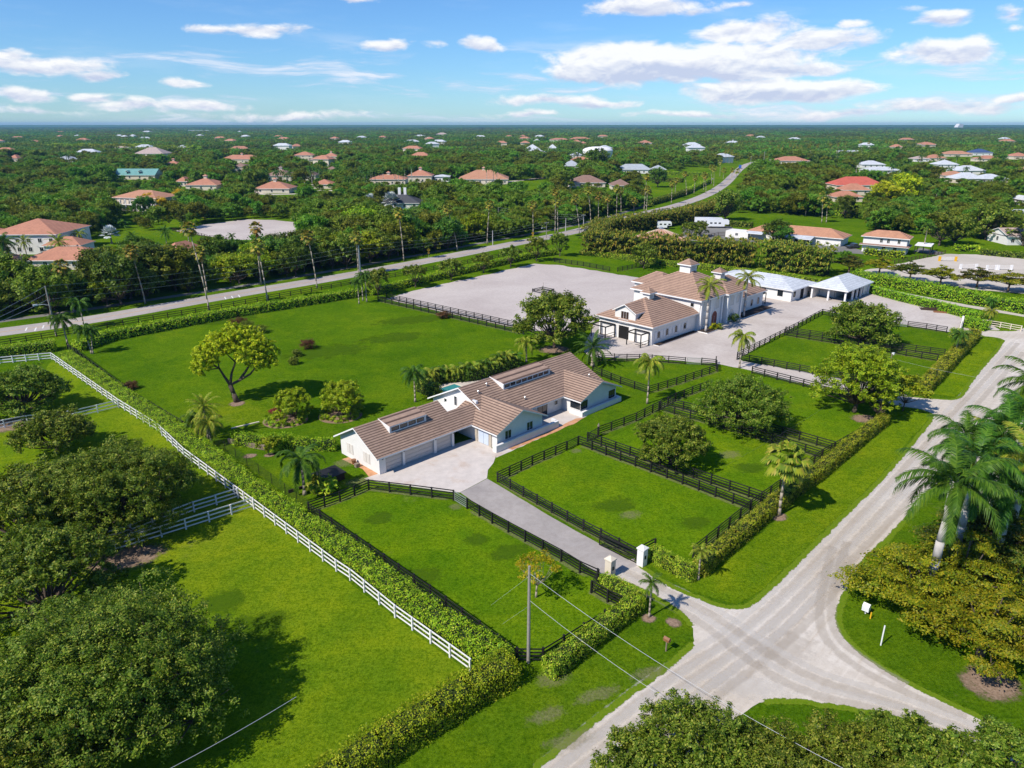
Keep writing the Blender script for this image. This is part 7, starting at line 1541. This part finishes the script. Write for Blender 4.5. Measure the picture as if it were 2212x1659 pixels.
for i, (b, t) in enumerate(ROADP):
    g = G(*b); h = HT(*b, t[1]); dx = (t[0] - b[0]) / FPX * math.hypot(g[1], CAMH) * 1.0
    q = PJ(g[0], g[1], h)[0]; lx = (t[0] - q) / FPX * math.hypot(g[1], CAMH)
    d = math.hypot(*g); lean = max(-.3, min(.3, lx / h))
    dd = 'near the left edge' if b[0] < 320 else ('')
    lb = ['leftmost tall fan palm behind the street lamp pole', 'tall fan palm with a long dead skirt, second from the left', 'tall leaning fan palm with its head over the neighbour lawn', 'tall fan palm crossing its leaning neighbour', 'tall fan palm whose head stands against the sand ring', 'fan palm right of the crossing pair with a golden skirt', 'fan palm standing alone right of the sand ring', 'straight tall fan palm before the bright grove', 'strongly leaning fan palm right of the straight one', 'fan palm by the slim grey pole', 'fan palm right beside the yellow road sign'][i] if i < 11 else 'tall fan palm lining the asphalt road'
    palm(g, h, 'fan' if i < 30 else 'fanfar', 'L_fan', lb, 1.15 if i < 30 else 1.5, .17, 'palebark', lean, 0, 'fan palms along the road' if i >= 11 else None, sk=i < 30 and i != 2)
# palms of the villas and groves (feather palms)
VP = [(Z1, 65, 1090, 900, 'royal', 1.3, 'royal palm in front of the left villa'), (Z1, 175, 1000, 900, 'date', 1.0, 'golden date palm in front of the left villa'), (Z1, 400, 1010, 905, 'date', 1.35, 'big date palm at the corner of the left villa'), (Z1, 865, 930, 870, 'date', 1.0, 'date palm behind the thicket by the small lawn'), (Z1, 1080, 915, 840, 'date', 1.1, 'date palm standing on the neighbour lawn'), (Z1, 530, 950, 850, 'palmfar', 1.1, 'feather palm right of the big date palm'), (Z1, 1225, 905, 800, 'palmfar', 1.0, 'feather palm at the near corner of the sand ring'), (Z1, 1505, 900, 862, 'palmfar', .8, 'short palm at the sand ring edge, left one'), (Z1, 1830, 905, 862, 'palmfar', .9, 'short palm at the sand ring edge, right one'),
      (Z3, 700, 700, 600, 'palmfar', 1.0, 'coconut palm above the long stable, left'), (Z3, 795, 735, 620, 'palmfar', 1.1, 'coconut palm above the long stable, second'), (Z3, 920, 700, 590, 'palmfar', 1.0, 'coconut palm above the long stable, third'), (Z3, 1450, 640, 560, 'palmfar', 1.3, 'dark palm in the right hand grove'), (Z3, 1440, 750, 640, 'palmfar', 1.4, 'drooping palm above the two storey house'), (Z3, 1665, 800, 690, 'palmfar', 1.1, 'palm with an orange flower spathe, left one'), (Z3, 1850, 800, 720, 'palmfar', 1.1, 'palm with an orange flower spathe, right one'), (Z3, 1555, 975, 800, 'palmfar', 1.1, 'leaning palm at the corner of the two storey house'), (Z3, 1630, 680, 580, 'palmfar', 1.2, 'feather palm left in the right hand oak grove'), (Z3, 1750, 600, 550, 'fanfar', 1.4, 'fan palm among the right hand oaks'), (Z3, 2140, 560, 480, 'palmfar', 1.3, 'palm at the right edge above the oaks'), (Z3, 1120, 470, 380, 'palmfar', 1.1, 'coconut palm by the pond')]
for (f, x, y, ty, kd, sc, lb) in VP:
    b = f(x, y); palm(G(*b), HT(*b, f(0, ty)[1]), kd, 'L_palmy' if 'golden' in lb or 'big date' in lb else 'L_palm', lb, sc, .2)
for (f, x, y, sc, lb) in ((Z1, 290, 800, 1.5, 'silver blue fan palm beside the left villa'), (Z1, 725, 915, 1.0, 'small silver fan palm behind the thicket'), (Z2, 195, 690, 1.3, 'silver fan palm left of the dark roofed house'), (Z2, 325, 690, 1.6, 'silver fan palm right in front of the dark roof'), (Z2, 625, 700, 1.7, 'largest silver fan palm right of the white chimneys'), (Z2, 515, 495, 1.2, 'silver fan palm by the pink villa'), (Z2, 955, 400, 1.4, 'silver palm in the palm avenue behind the pavilion')):
    palm(G(*f(x, y)), 3.4, 'silver', 'L_silver', lb, sc, .3)
rr_ = random.Random(5)
def grove(f, x0, x1, y0, y1, n, h, label, group, sc=1.15):
    for i in range(n):
        b = f(rr_.uniform(x0, x1), rr_.uniform(y0, y1)); palm(G(*b), h * rr_.uniform(.8, 1.15), 'palmfar', 'L_palm', label, sc * rr_.uniform(.9, 1.15), .2, 'royalbark', group=group)
grove(Z2, 10, 180, 520, 610, 20, 10, 'royal palm in the dense grove left of the pink villa', 'royal palm grove', 1.2)
grove(Z2, 180, 460, 525, 545, 12, 12, 'royal palm in the row in front of the pink villa', 'royal palm row')
grove(Z2, 480, 760, 470, 500, 12, 10, 'royal palm behind the pink villa and pavilion', 'royal palms behind the villa')
grove(Z2, 930, 1010, 520, 545, 3, 11, 'royal palm in front of the terracotta pavilion', 'pavilion palms')
grove(Z1, 1480, 1880, 520, 560, 16, 9, 'royal palm in front of the brown roofed stable', 'stable palms')
grove(Z1, 1880, 2200, 500, 560, 14, 9, 'royal palm left of the dense grove', 'garden palms')
grove(Z1, 260, 640, 385, 420, 12, 10, 'royal palm in the far left avenue', 'far left palms', 1.5)
grove(Z3, 1340, 1480, 430, 480, 9, 8, 'coconut palm before the white bungalows', 'bungalow palms', 1.3)
grove(Z3, 1500, 2200, 380, 500, 14, 7, 'palm between the estate bungalows', 'estate palms', 1.3)
# ------------------------------------------------------------------ groves of the neighbourhood
rb = np.random.default_rng(500)
VAR = []
for i in range(6):
    L = make_lobes(4.2, 1.4 if i % 2 else 1.0, 8.2, 10 + i, rb, (.34, .5), .8)
    VAR.append((quads_mesh('crown', crown_pts(L, 5200, .46, rb, up=.4)), trunk_mesh(L, .22, rb)))
ROWV = []
for i in range(3):
    L = make_lobes(3.3, 2.0, 6.6, 9, rb, (.32, .46), .75); ROWV.append((quads_mesh('crown', crown_pts(L, 4200, .38, rb)), trunk_mesh(L, .15, rb)))
BGM = ['L_bg', 'L_dark', 'L_oak', 'L_bg', 'L_bright', 'L_dark']
def bgtree(g, sc, leaf, label, group=None, var=None, cat='tree', row=False, sz=None):
    V_ = ROWV if row else VAR; k = random.randrange(len(V_)) if var is None else var
    o = empty('oak_tree' if row else 'tree', (g[0], g[1], 0), random.uniform(0, 6.28), label, cat, group, (sc, sc, sz or sc * random.uniform(.88, 1.15)))
    link('trunk', V_[k][1], 'bark', o); c = link('crown', V_[k][0], leaf, o)
    c.material_slots[0].link = 'OBJECT'; c.material_slots[0].material = M[leaf]; return o
for m_ in VAR + ROWV:
    m_[0].materials.append(M['L_bg']); m_[1].materials.append(M['bark'])
for i, (x, y) in enumerate(((240, 1250), (480, 1200), (712, 1155), (922, 1105), (1097, 1070), (1265, 1030), (1415, 998))):
    bgtree(G(*Z2(x, y)), 1.02 if i < 4 else 1.12, 'L_oak', 'oak in the row between arena and road, ' + ['first beside the palm trio', 'second from the palm trio', 'third from the palm trio', 'middle one', 'third from the far end', 'second from the far end', 'last at the far arena corner'][i], 'oaks along the arena', i % 3, row=True)
NAMED = [  # f, x, y foot, scale, leaf, label
 (Z2, 1960, 1075, 1.05, 'L_oak', 'oak standing before the golden cane hedge at the fence end'), (Z3, 45, 888, .95, 'L_oak', 'small oak between the cone roof and the trailers'), (Z3, 110, 870, .8, 'L_oak', 'small oak right beside the white trailers'), (Z3, 275, 765, 1.6, 'L_oak', 'broad oak above the white trailers'),
 (Z3, 590, 915, 1.15, 'L_dark', 'dense dark tree in front of the long stable'), (Z3, 640, 925, 1.0, 'L_dark', 'dark tree right of its twin in front of the long stable'), (Z3, 1050, 750, 1.3, 'L_dark', 'dark oak right of the coconut palms on the neighbour lawn'), (Z3, 1250, 820, 1.3, 'L_oak', 'oak behind the two storey house, left'), (Z3, 1350, 830, 1.3, 'L_dark', 'oak behind the two storey house, right'), (Z3, 1500, 830, .8, 'L_yellow', 'golden bush by the two storey house'),
 (Z3, 1660, 930, 1.5, 'L_oak', 'oak right of the leaning palm, left crown'), (Z3, 1760, 920, 1.5, 'L_oak', 'oak right of the leaning palm, right crown'), (Z3, 1960, 890, 1.7, 'L_oak', 'wide oak over the dark lane at the right, left crown'), (Z3, 2080, 890, 1.6, 'L_oak', 'wide oak over the dark lane at the right, right crown'), (Z3, 2200, 930, 1.5, 'L_oak', 'oak leaning over the white cottage'),
 (Z3, 1310, 680, 1.9, 'L_yellow', 'large yellow green tree beside the red roofed house, left crown'), (Z3, 1430, 670, 1.9, 'L_yellow', 'large yellow green tree beside the red roofed house, right crown'), (Z3, 870, 435, 1.3, 'L_dark', 'round tree left of the pond'), (Z3, 1045, 460, 1.3, 'L_dark', 'tree right of the pond'), (Z3, 990, 410, .9, 'L_dark', 'small tree beyond the pond'),
 (Z1, 950, 760, 1.3, 'L_dark', 'dark tree under the yellow flowering crowns'), (Z1, 970, 700, 1.25, 'L_flower', 'yellow flowering tree in front of the tan roofed house'), (Z1, 1050, 705, 1.0, 'L_flower', 'yellow flowering tree, middle of three'), (Z1, 1180, 680, 1.2, 'L_flower', 'yellow flowering tree, right one of three'),
 (Z1, 350, 700, 1.5, 'L_oak', 'grey green tree left of the tan roofed house'), (Z1, 660, 720, 1.5, 'L_oak', 'grey green tree at the left wall of the tan roofed house'), (Z1, 700, 1240, 1.0, 'L_bright', 'round light green shrub tree at the edge of the roadside thicket'),
 (Z2, 1660, 470, 2.6, 'L_dark', 'broad round dark tree in front of the water tank'), (Z2, 1140, 640, 1.6, 'L_bg', 'round tree on the far sandy drive'), (Z2, 1330, 630, 1.5, 'L_bg', 'round tree right of the far sandy drive'), (Z2, 1010, 575, 1.0, 'L_dark', 'clipped dark tree before the terracotta pavilion'), (Z2, 875, 590, 1.0, 'L_dark', 'clipped dark tree left before the terracotta pavilion'), (Z2, 2050, 550, 1.7, 'L_dark', 'dark trees in the paddock above the road bend'),
]
for (f, x, y, s, lf, lb) in NAMED: bgtree(G(*f(x, y)), s, lf, lb)
# clipped domes
for i, x in enumerate((375, 470, 540, 620, 690, 755, 820, 890, 950, 1070, 1110, 1240, 1260)):
    g = G(*Z1(x, 310 if x < 1000 else 325)); rng = np.random.default_rng(520 + i); k = [((0, 0, 7.5), 11.5 if i != 10 else 16, 3.6), ((3, 1, 5), 9, 3)]
    o = link('clipped_tree', quads_mesh('clipped_tree', crown_pts(k, 1300, 1.5, rng, shell=.97, twig=.3)), 'L_bright', None, (g[0], g[1], 0)); tag(o, 'clipped dome shaped light green tree in the distant row', 'tree', 'clipped round trees')

def inpoly(x, y, P):
    c = False; j = len(P) - 1
    for i in range(len(P)):
        if (P[i][1] > y) != (P[j][1] > y) and x < (P[j][0] - P[i][0]) * (y - P[i][1]) / (P[j][1] - P[i][1]) + P[i][0]: c = not c
        j = i
    return c
def dpath(x, y, P):
    return min(abs((x - a[0]) * (b[1] - a[1]) - (y - a[1]) * (b[0] - a[0])) / (math.dist(a, b) or 1) if 0 <= ((x - a[0]) * (b[0] - a[0]) + (y - a[1]) * (b[1] - a[1])) / (math.dist(a, b) ** 2 or 1) <= 1 else min(math.dist((x, y), a), math.dist((x, y), b)) for a, b in zip(P, P[1:]))
OPEN = [GP(p, f) for f, p in (
 (Z1, [(60, 1000), (640, 960), (640, 1095), (450, 1125), (100, 1140)]),
 (Z3, [(540, 430), (860, 412), (900, 472), (560, 485)]),
 (None, [(1380, 475), (1404, 438), (1480, 424), (1540, 396), (1585, 345), (1665, 340), (1650, 372), (1618, 400), (1605, 440), (1565, 475), (1475, 495)]),
 (None, [(-400, 1700), (-200, 760), (0, 700), (333, 652), (700, 590), (1060, 523), (1190, 499), (1260, 480), (1330, 462), (1400, 445), (1450, 425), (1440, 450), (1480, 470), (1590, 430), (1585, 470), (1480, 500), (1640, 560), (1840, 590), (1860, 570), (2060, 540), (2260, 560), (2600, 600), (2600, 1700)]),
 (Z1, [(1000, 940), (1500, 920), (2000, 880), (2020, 1010), (1500, 1070), (1000, 1100)]),
 (Z1, [(760, 860), (900, 835), (1120, 825), (1330, 785), (1600, 752), (1780, 755), (2005, 780), (1985, 885), (1850, 920), (1500, 935), (1450, 955), (1160, 960), (1040, 935), (800, 930)]),
 (Z3, [(260, 730), (400, 715), (900, 745), (1200, 775), (1190, 880), (1130, 960), (1000, 985), (700, 1000), (0, 930), (0, 790)]), (Z3, [(1130, 880), (1500, 880), (1540, 1010), (1130, 1040)]),
 (Z3, [(1560, 930), (1850, 880), (2100, 900), (2300, 880), (2300, 1040), (1500, 1030)]), (Z3, [(830, 355), (1270, 345), (1280, 375), (1100, 400), (1000, 405), (930, 418), (840, 470), (560, 470), (420, 440), (600, 425), (820, 400)]),
 (Z3, [(920, 405), (1030, 405), (1040, 480), (930, 480)]), (Z3, [(730, 455), (1010, 470), (1330, 490), (1660, 530), (2240, 600), (2240, 640), (1560, 560), (1300, 525), (1000, 500), (730, 490)]),
 (Z2, [(1880, 480), (2212, 450), (2212, 660), (2000, 690), (1990, 640), (1910, 560)]), (Z3, [(0, 420), (180, 425), (250, 400), (300, 300), (360, 300), (400, 420), (560, 380), (620, 440), (420, 450), (330, 560), (200, 640), (0, 680)]),
 (Z2, [(1020, 520), (1300, 500), (1440, 540), (1400, 560), (1330, 650), (980, 690), (1000, 620), (950, 600)]), (Z2, [(500, 540), (900, 520), (1100, 520), (1050, 560), (700, 590), (180, 585), (180, 560)]),
 (Z1, [(0, 710), (200, 700), (200, 760), (0, 770)]), (Z1, [(1340, 560), (1720, 590), (2212, 580), (2212, 610), (1700, 640), (1340, 590)]),
 (Z1, [(0, 1000), (80, 1000), (100, 1090), (0, 1110)]), (Z3, [(1520, 620), (1570, 610), (1560, 680), (1500, 690)]), (Z1, [(0, 455), (120, 470), (130, 500), (0, 500)]), (Z3, [(1500, 360), (2300, 360), (2300, 520), (1650, 520), (1600, 470), (1150, 470), (1150, 400)]))]
rf = random.Random(77)
def blocked(x, y, d):
    for P in OPEN[:-1]:
        if inpoly(x, y, P): return 1
    if dpath(x, y, MAINROAD) < 9: return 1
    if inpoly(x, y, OPEN[-1]) and rf.random() < .8: return 1
    best = 0
    for hx, hy, hr in HS_:
        hd = math.hypot(hx, hy)
        if math.hypot(x - hx, y - hy) < hr + 3: return 1
        if d < hd and d > hd * .80:   # in front of a house, as seen from the drone: mostly low growth there
            if abs(x * hy - y * hx) / hd < hr * .95: best = 3
    return best
PTS = []
d = 150.0
while d < 950:
    stp = 6.2 if d < 420 else 7.5 if d < 650 else 9.5
    half = d * .80 + 15; n = int(2 * half / stp)
    for i in range(n):
        x = -half + (i + rf.random()) * stp; y = d + rf.uniform(-stp * .5, stp * .5); dd = math.hypot(x, y)
        b = blocked(x, y, dd)
        if b == 1 or math.sin(x * .021 + 1.3) * math.sin(y * .017 + .4) + math.sin(x * .043 + y * .05) * .35 > .93: continue
        s = rf.uniform(.62, 1.35) * (1.0 if d < 500 else 1.18) * (1 + .28 * math.sin(x * .031 + y * .013) * math.sin(y * .027 - x * .009))
        if b == 3:
            if rf.random() < .45: continue
            s *= rf.uniform(.30, .45)
        PTS.append((dd, x, y, s))
    d += stp * .87
# thicket right behind the bicycle path
for k in range(3):
    for p, q in zip(PATHC, PATHC[1:]):
        L = math.dist(p, q); nx, ny = -(q[1] - p[1]) / L, (q[0] - p[0]) / L
        for j in range(max(1, int(L / 4.2))):
            if rf.random() < .25: continue
            t = rf.random(); of = 6.5 + k * 4.6 + rf.uniform(-1, 1); x = p[0] + (q[0] - p[0]) * t + nx * of; y = p[1] + (q[1] - p[1]) * t + ny * of
            px = PJ(x, y, 0)[0]
            if px > 1370 or px < -60: continue
            if any(inpoly(x, y, P) for P in OPEN[4:]): continue
            PTS.append((math.hypot(x, y), x, y, rf.uniform(.85, 1.2) * (1.34 if 205 < px < 380 else .9 if px < 206 else 1.0)))
def vis(x, y): q = PJ(x, y, 4)[0]; return -60 < q < 2270
PTS = [p for p in PTS if vis(p[1], p[2])]; PTS.sort()
NIND = 262
LMK = [(o.location.x, o.location.y, o['label']) for o in SC.objects if o.parent is None and o.get('category') in ('house', 'stable', 'palm tree', 'utility pole', 'road sign', 'horse walker', 'pavilion', 'trailer', 'water tank') and o.get('label') and 'lining the asphalt' not in o['label'] and 'grove' not in o['label'] and len(o['label'].split()) <= 11 and math.hypot(o.location.x, o.location.y) < 620]
USED = {}
def lmlabel(x, y, s, lf, fallback):
    "a label from the tree's own look and the nearest landmark no other tree of that look already uses"
    tone = {'L_bg': 'mid green', 'L_dark': 'dark green', 'L_oak': 'grey green', 'L_bright': 'bright green'}[lf]; size = 'low' if s < .62 else 'tall' if s > 1.12 else 'medium'
    for k in sorted(LMK, key=lambda q: (q[0] - x) ** 2 + (q[1] - y) ** 2)[:14]:
        dx, dy = x - k[0], y - k[1]; dist = math.hypot(dx, dy)
        rel = ('behind' if dy > 0 else 'in front of') if abs(dy) > abs(dx) else ('right of' if dx > 0 else 'left of')
        if dist > 14: rel = 'further ' + rel if rel in ('behind', 'in front of') else 'well ' + rel
        if dist > 28: rel = 'far ' + rel.split(' ', 1)[1]
        w_ = (size + ' ' + tone + ' tree ' + rel + ' the ' + k[2].replace(',', '')).split()
        if len(w_) <= 16 and ' '.join(w_) not in USED: USED[' '.join(w_)] = 1; return ' '.join(w_)
    return fallback
for i, (dd, x, y, s) in enumerate(PTS[:NIND]):
    px = PJ(x, y, 0)[0]
    gp = None
    if px < 400: lb, gp = 'tree in the dark thicket behind the bicycle path, below the red tiled roofs', 'thicket left of the road'
    elif px < 800: lb, gp = 'tree in the thicket between the bicycle path and the neighbour sand ring', 'thicket by the sand ring'
    elif px < 1400: lb, gp = 'tree in the dense grove behind the row of road palms', 'grove behind the road palms'
    elif px < 1800: lb, gp = 'tree in the oak belt right of the road bend', 'oak belt at the road bend'
    else: lb, gp = 'tree in the grove around the neighbouring houses at the right', 'grove at the right'
    lf_ = BGM[rf.choice((0, 1, 1, 2, 3, 4, 5))] if px < 1400 else BGM[rf.choice((0, 1, 2, 2, 3, 5))]
    lb = lmlabel(x, y, s, lf_, lb); bgtree((x, y), s, lf_, lb, gp)
for o in [o for o in SC.objects if o.parent is None and o.get('label') == 'tall fan palm lining the asphalt road']:
    for k in sorted(LMK, key=lambda q: (q[0] - o.location.x) ** 2 + (q[1] - o.location.y) ** 2)[:10]:
        dx, dy = o.location.x - k[0], o.location.y - k[1]; rel = ('behind' if dy > 0 else 'in front of') if abs(dy) > abs(dx) else ('right of' if dx > 0 else 'left of')
        lb = 'tall fan palm by the road ' + rel + ' the ' + k[2].replace(',', '')
        if len(lb.split()) <= 16 and lb not in USED: USED[lb] = 1; o['label'] = lb; break
# the wood beyond: one mass, scattered from the same crowns
def scatter(name, P, sources, label):
    "P: list of (x, y, scale xy, scale z, rot, source index)"
    A = np.array(P, dtype=np.float32); me = bpy.data.meshes.new(name); me.vertices.add(len(A)); co = np.zeros((len(A), 3), np.float32); co[:, :2] = A[:, :2]; me.vertices.foreach_set('co', co.ravel())
    for nm, col in (('sxy', 2), ('sz', 3), ('rot', 4)):
        at_ = me.attributes.new(nm, 'FLOAT', 'POINT'); at_.data.foreach_set('value', np.ascontiguousarray(A[:, col]))
    at_ = me.attributes.new('src', 'INT', 'POINT'); at_.data.foreach_set('value', A[:, 5].astype(np.int32)); me.update()
    o = bpy.data.objects.new(name, me); COL.objects.link(o); tag(o, label, None, None, 'stuff')
    ng = bpy.data.node_groups.new(name, 'GeometryNodeTree'); ng.interface.new_socket('Geometry', in_out='INPUT', socket_type='NodeSocketGeometry'); ng.interface.new_socket('Geometry', in_out='OUTPUT', socket_type='NodeSocketGeometry')
    N = ng.nodes; K = ng.links; gi = N.new('NodeGroupInput'); go = N.new('NodeGroupOutput'); jn = N.new('GeometryNodeJoinGeometry')
    def attr(nm, ty): a = N.new('GeometryNodeInputNamedAttribute'); a.data_type = ty; a.inputs[0].default_value = nm; return a.outputs[0]
    cs = N.new('ShaderNodeCombineXYZ'); K.new(attr('sxy', 'FLOAT'), cs.inputs[0]); K.new(attr('sxy', 'FLOAT'), cs.inputs[1]); K.new(attr('sz', 'FLOAT'), cs.inputs[2])
    cr = N.new('ShaderNodeCombineXYZ'); K.new(attr('rot', 'FLOAT'), cr.inputs[2]); srcf = attr('src', 'INT')
    for i, so in enumerate(sources):
        cp = N.new('FunctionNodeCompare'); cp.data_type = 'INT'; cp.operation = 'EQUAL'; K.new(srcf, cp.inputs[2]); cp.inputs[3].default_value = i
        ip = N.new('GeometryNodeInstanceOnPoints'); oi = N.new('GeometryNodeObjectInfo'); oi.inputs[0].default_value = so; oi.transform_space = 'ORIGINAL'
        K.new(gi.outputs[0], ip.inputs['Points']); K.new(cp.outputs[0], ip.inputs['Selection']); K.new(oi.outputs['Geometry'], ip.inputs['Instance']); K.new(cs.outputs[0], ip.inputs['Scale']); K.new(cr.outputs[0], ip.inputs['Rotation']); K.new(ip.outputs[0], jn.inputs[0])
    K.new(jn.outputs[0], go.inputs[0]); md = o.modifiers.new('scatter', 'NODES'); md.node_group = ng; return o
SRC = [c for c in SC.objects if c.name.split('.')[0] == 'crown' and c.parent and c.data.name in {v[0].name for v in VAR}]
seen = {}; 
for c in SRC: seen.setdefault((c.data.name, c.material_slots[0].material.name), c)
SRC = [c for k, c in sorted(seen.items()) if 'yellow' not in k[1] and 'blossom' not in k[1]][:14]
PP = [(x, y, s, s * rf.uniform(.85, 1.1), rf.uniform(0, 6.28), rf.randrange(len(SRC))) for dd, x, y, s in PTS[NIND:]]
scatter('woodland', PP, SRC, 'dense belt of trees between the houses beyond the road')
# far canopy: patches of many small crowns, laid out to the horizon
for v in range(3):
    V_ = []
    for i in range(34):
        cx, cy = rb.uniform(-42, 42, 2); r = rb.uniform(3.2, 6.5); h = rb.uniform(5.0, 8.5)
        V_.append(crown_pts([((cx, cy, h - r * .35), r, r * .6), ((cx + rb.uniform(-3, 3), cy + rb.uniform(-3, 3), h * .55), r * .9, r * .6)], 130, 1.7, rb, shell=.95))
    me = quads_mesh('canopy_patch', np.concatenate(V_))
    q = [(x, y) for (x, y) in ((-260 + v * 330, 985),)][0]
    o = link('canopy_patch', me, ['L_bg', 'L_dark', 'L_bg'][v], None, (q[0], q[1], 0)); tag(o, 'patch of far off tree canopy', None, None, 'stuff'); VAR.append(o)
# little white and terracotta specks of roofs between the far trees: real small houses
for i in range(70):
    d = rf.uniform(720, 2500); x = rf.uniform(-.72, .72) * d
    if any(math.hypot(x - hx, d - hy) < 40 for hx, hy, hr in HS_) or any(inpoly(x, d, P) for P in OPEN) or dpath(x, d, MAINROAD) < 30: continue
    o = empty('house', (x, d, 0), rf.uniform(-.5, .5), ['small white roof among the distant trees', 'small terracotta roof among the distant trees'][i % 2], 'house', ['distant white roofs', 'distant terracotta roofs'][i % 2])
    HS_.append((x, d, 14)); w_ = rf.uniform(16, 30); hh = rf.uniform(5.5, 8); mb = MB(); mb.box(-w_ / 2, w_ / 2, -7, 7, 0, hh); mb.build('wall', 'cream' if i % 2 else 'white', o); mb = MB(); hip_roof(mb, -w_ / 2 - 1, w_ / 2 + 1, -8, 8, hh + .2, hh + 4, .2); mb.build('roof', ['terra' if i % 2 else 'whiteroof', 'trim'], o)
CPs = VAR[-3:]; FP = []; d = 960.0
while d < 9500:
    far = d > 2300; vf_ = d > 5000; stp = 62 if not far else (125 if not vf_ else 250); sc_ = 1.0 if not far else (1.9 if not vf_ else 3.6); half = d * .78 + 60
    for i in range(int(2 * half / stp)):
        x = -half + (i + rf.random()) * stp; y = d + rf.uniform(-.4, .4) * stp
        if any(math.hypot(x - hx, y - hy) < hr + 30 for hx, hy, hr in HS_): continue
        if any(abs(x * hy - y * hx) / math.hypot(hx, hy) < hr + 25 and 0 < math.hypot(hx, hy) - math.hypot(x, y) < 110 for hx, hy, hr in HS_): continue
        if rf.random() < .05 or math.sin(x * .0093 + 2) * math.sin(y * .0061) + .5 * math.sin(x * .021 - y * .017) > .95: continue
        FP.append((x, y, sc_, rf.uniform(.8, 1.15) * (1 if d < 5000 else 1.0), rf.uniform(0, 6.28), rf.randrange(3)))
    d += stp * .8
scatter('far_canopy', FP, CPs, 'endless flat carpet of trees reaching the horizon')
print('trees', len(PTS), 'patches', len(FP))

# ------------------------------------------------------------------ air
HAZE = 0.00006
hz = MB(); hz.box(-12000, 12000, -350, 12000, -1, 60)
ho = bpy.data.objects.new('haze', hz.mesh('haze')); COL.objects.link(ho); ho['kind'] = 'stuff'; ho['label'] = 'thin bluish summer haze over the plain'
hm = bpy.data.materials.new('haze'); hm.use_nodes = True; t = NT(hm.node_tree); t.n.clear()
pv_ = t.new('ShaderNodeVolumePrincipled'); pv_.inputs['Density'].default_value = HAZE; pv_.inputs['Color'].default_value = (.24, .54, 1.0, 1); pv_.inputs['Anisotropy'].default_value = .2
ou = t.new('ShaderNodeOutputMaterial'); t.l.new(pv_.outputs[0], ou.inputs['Volume']); ho.data.materials.append(hm)
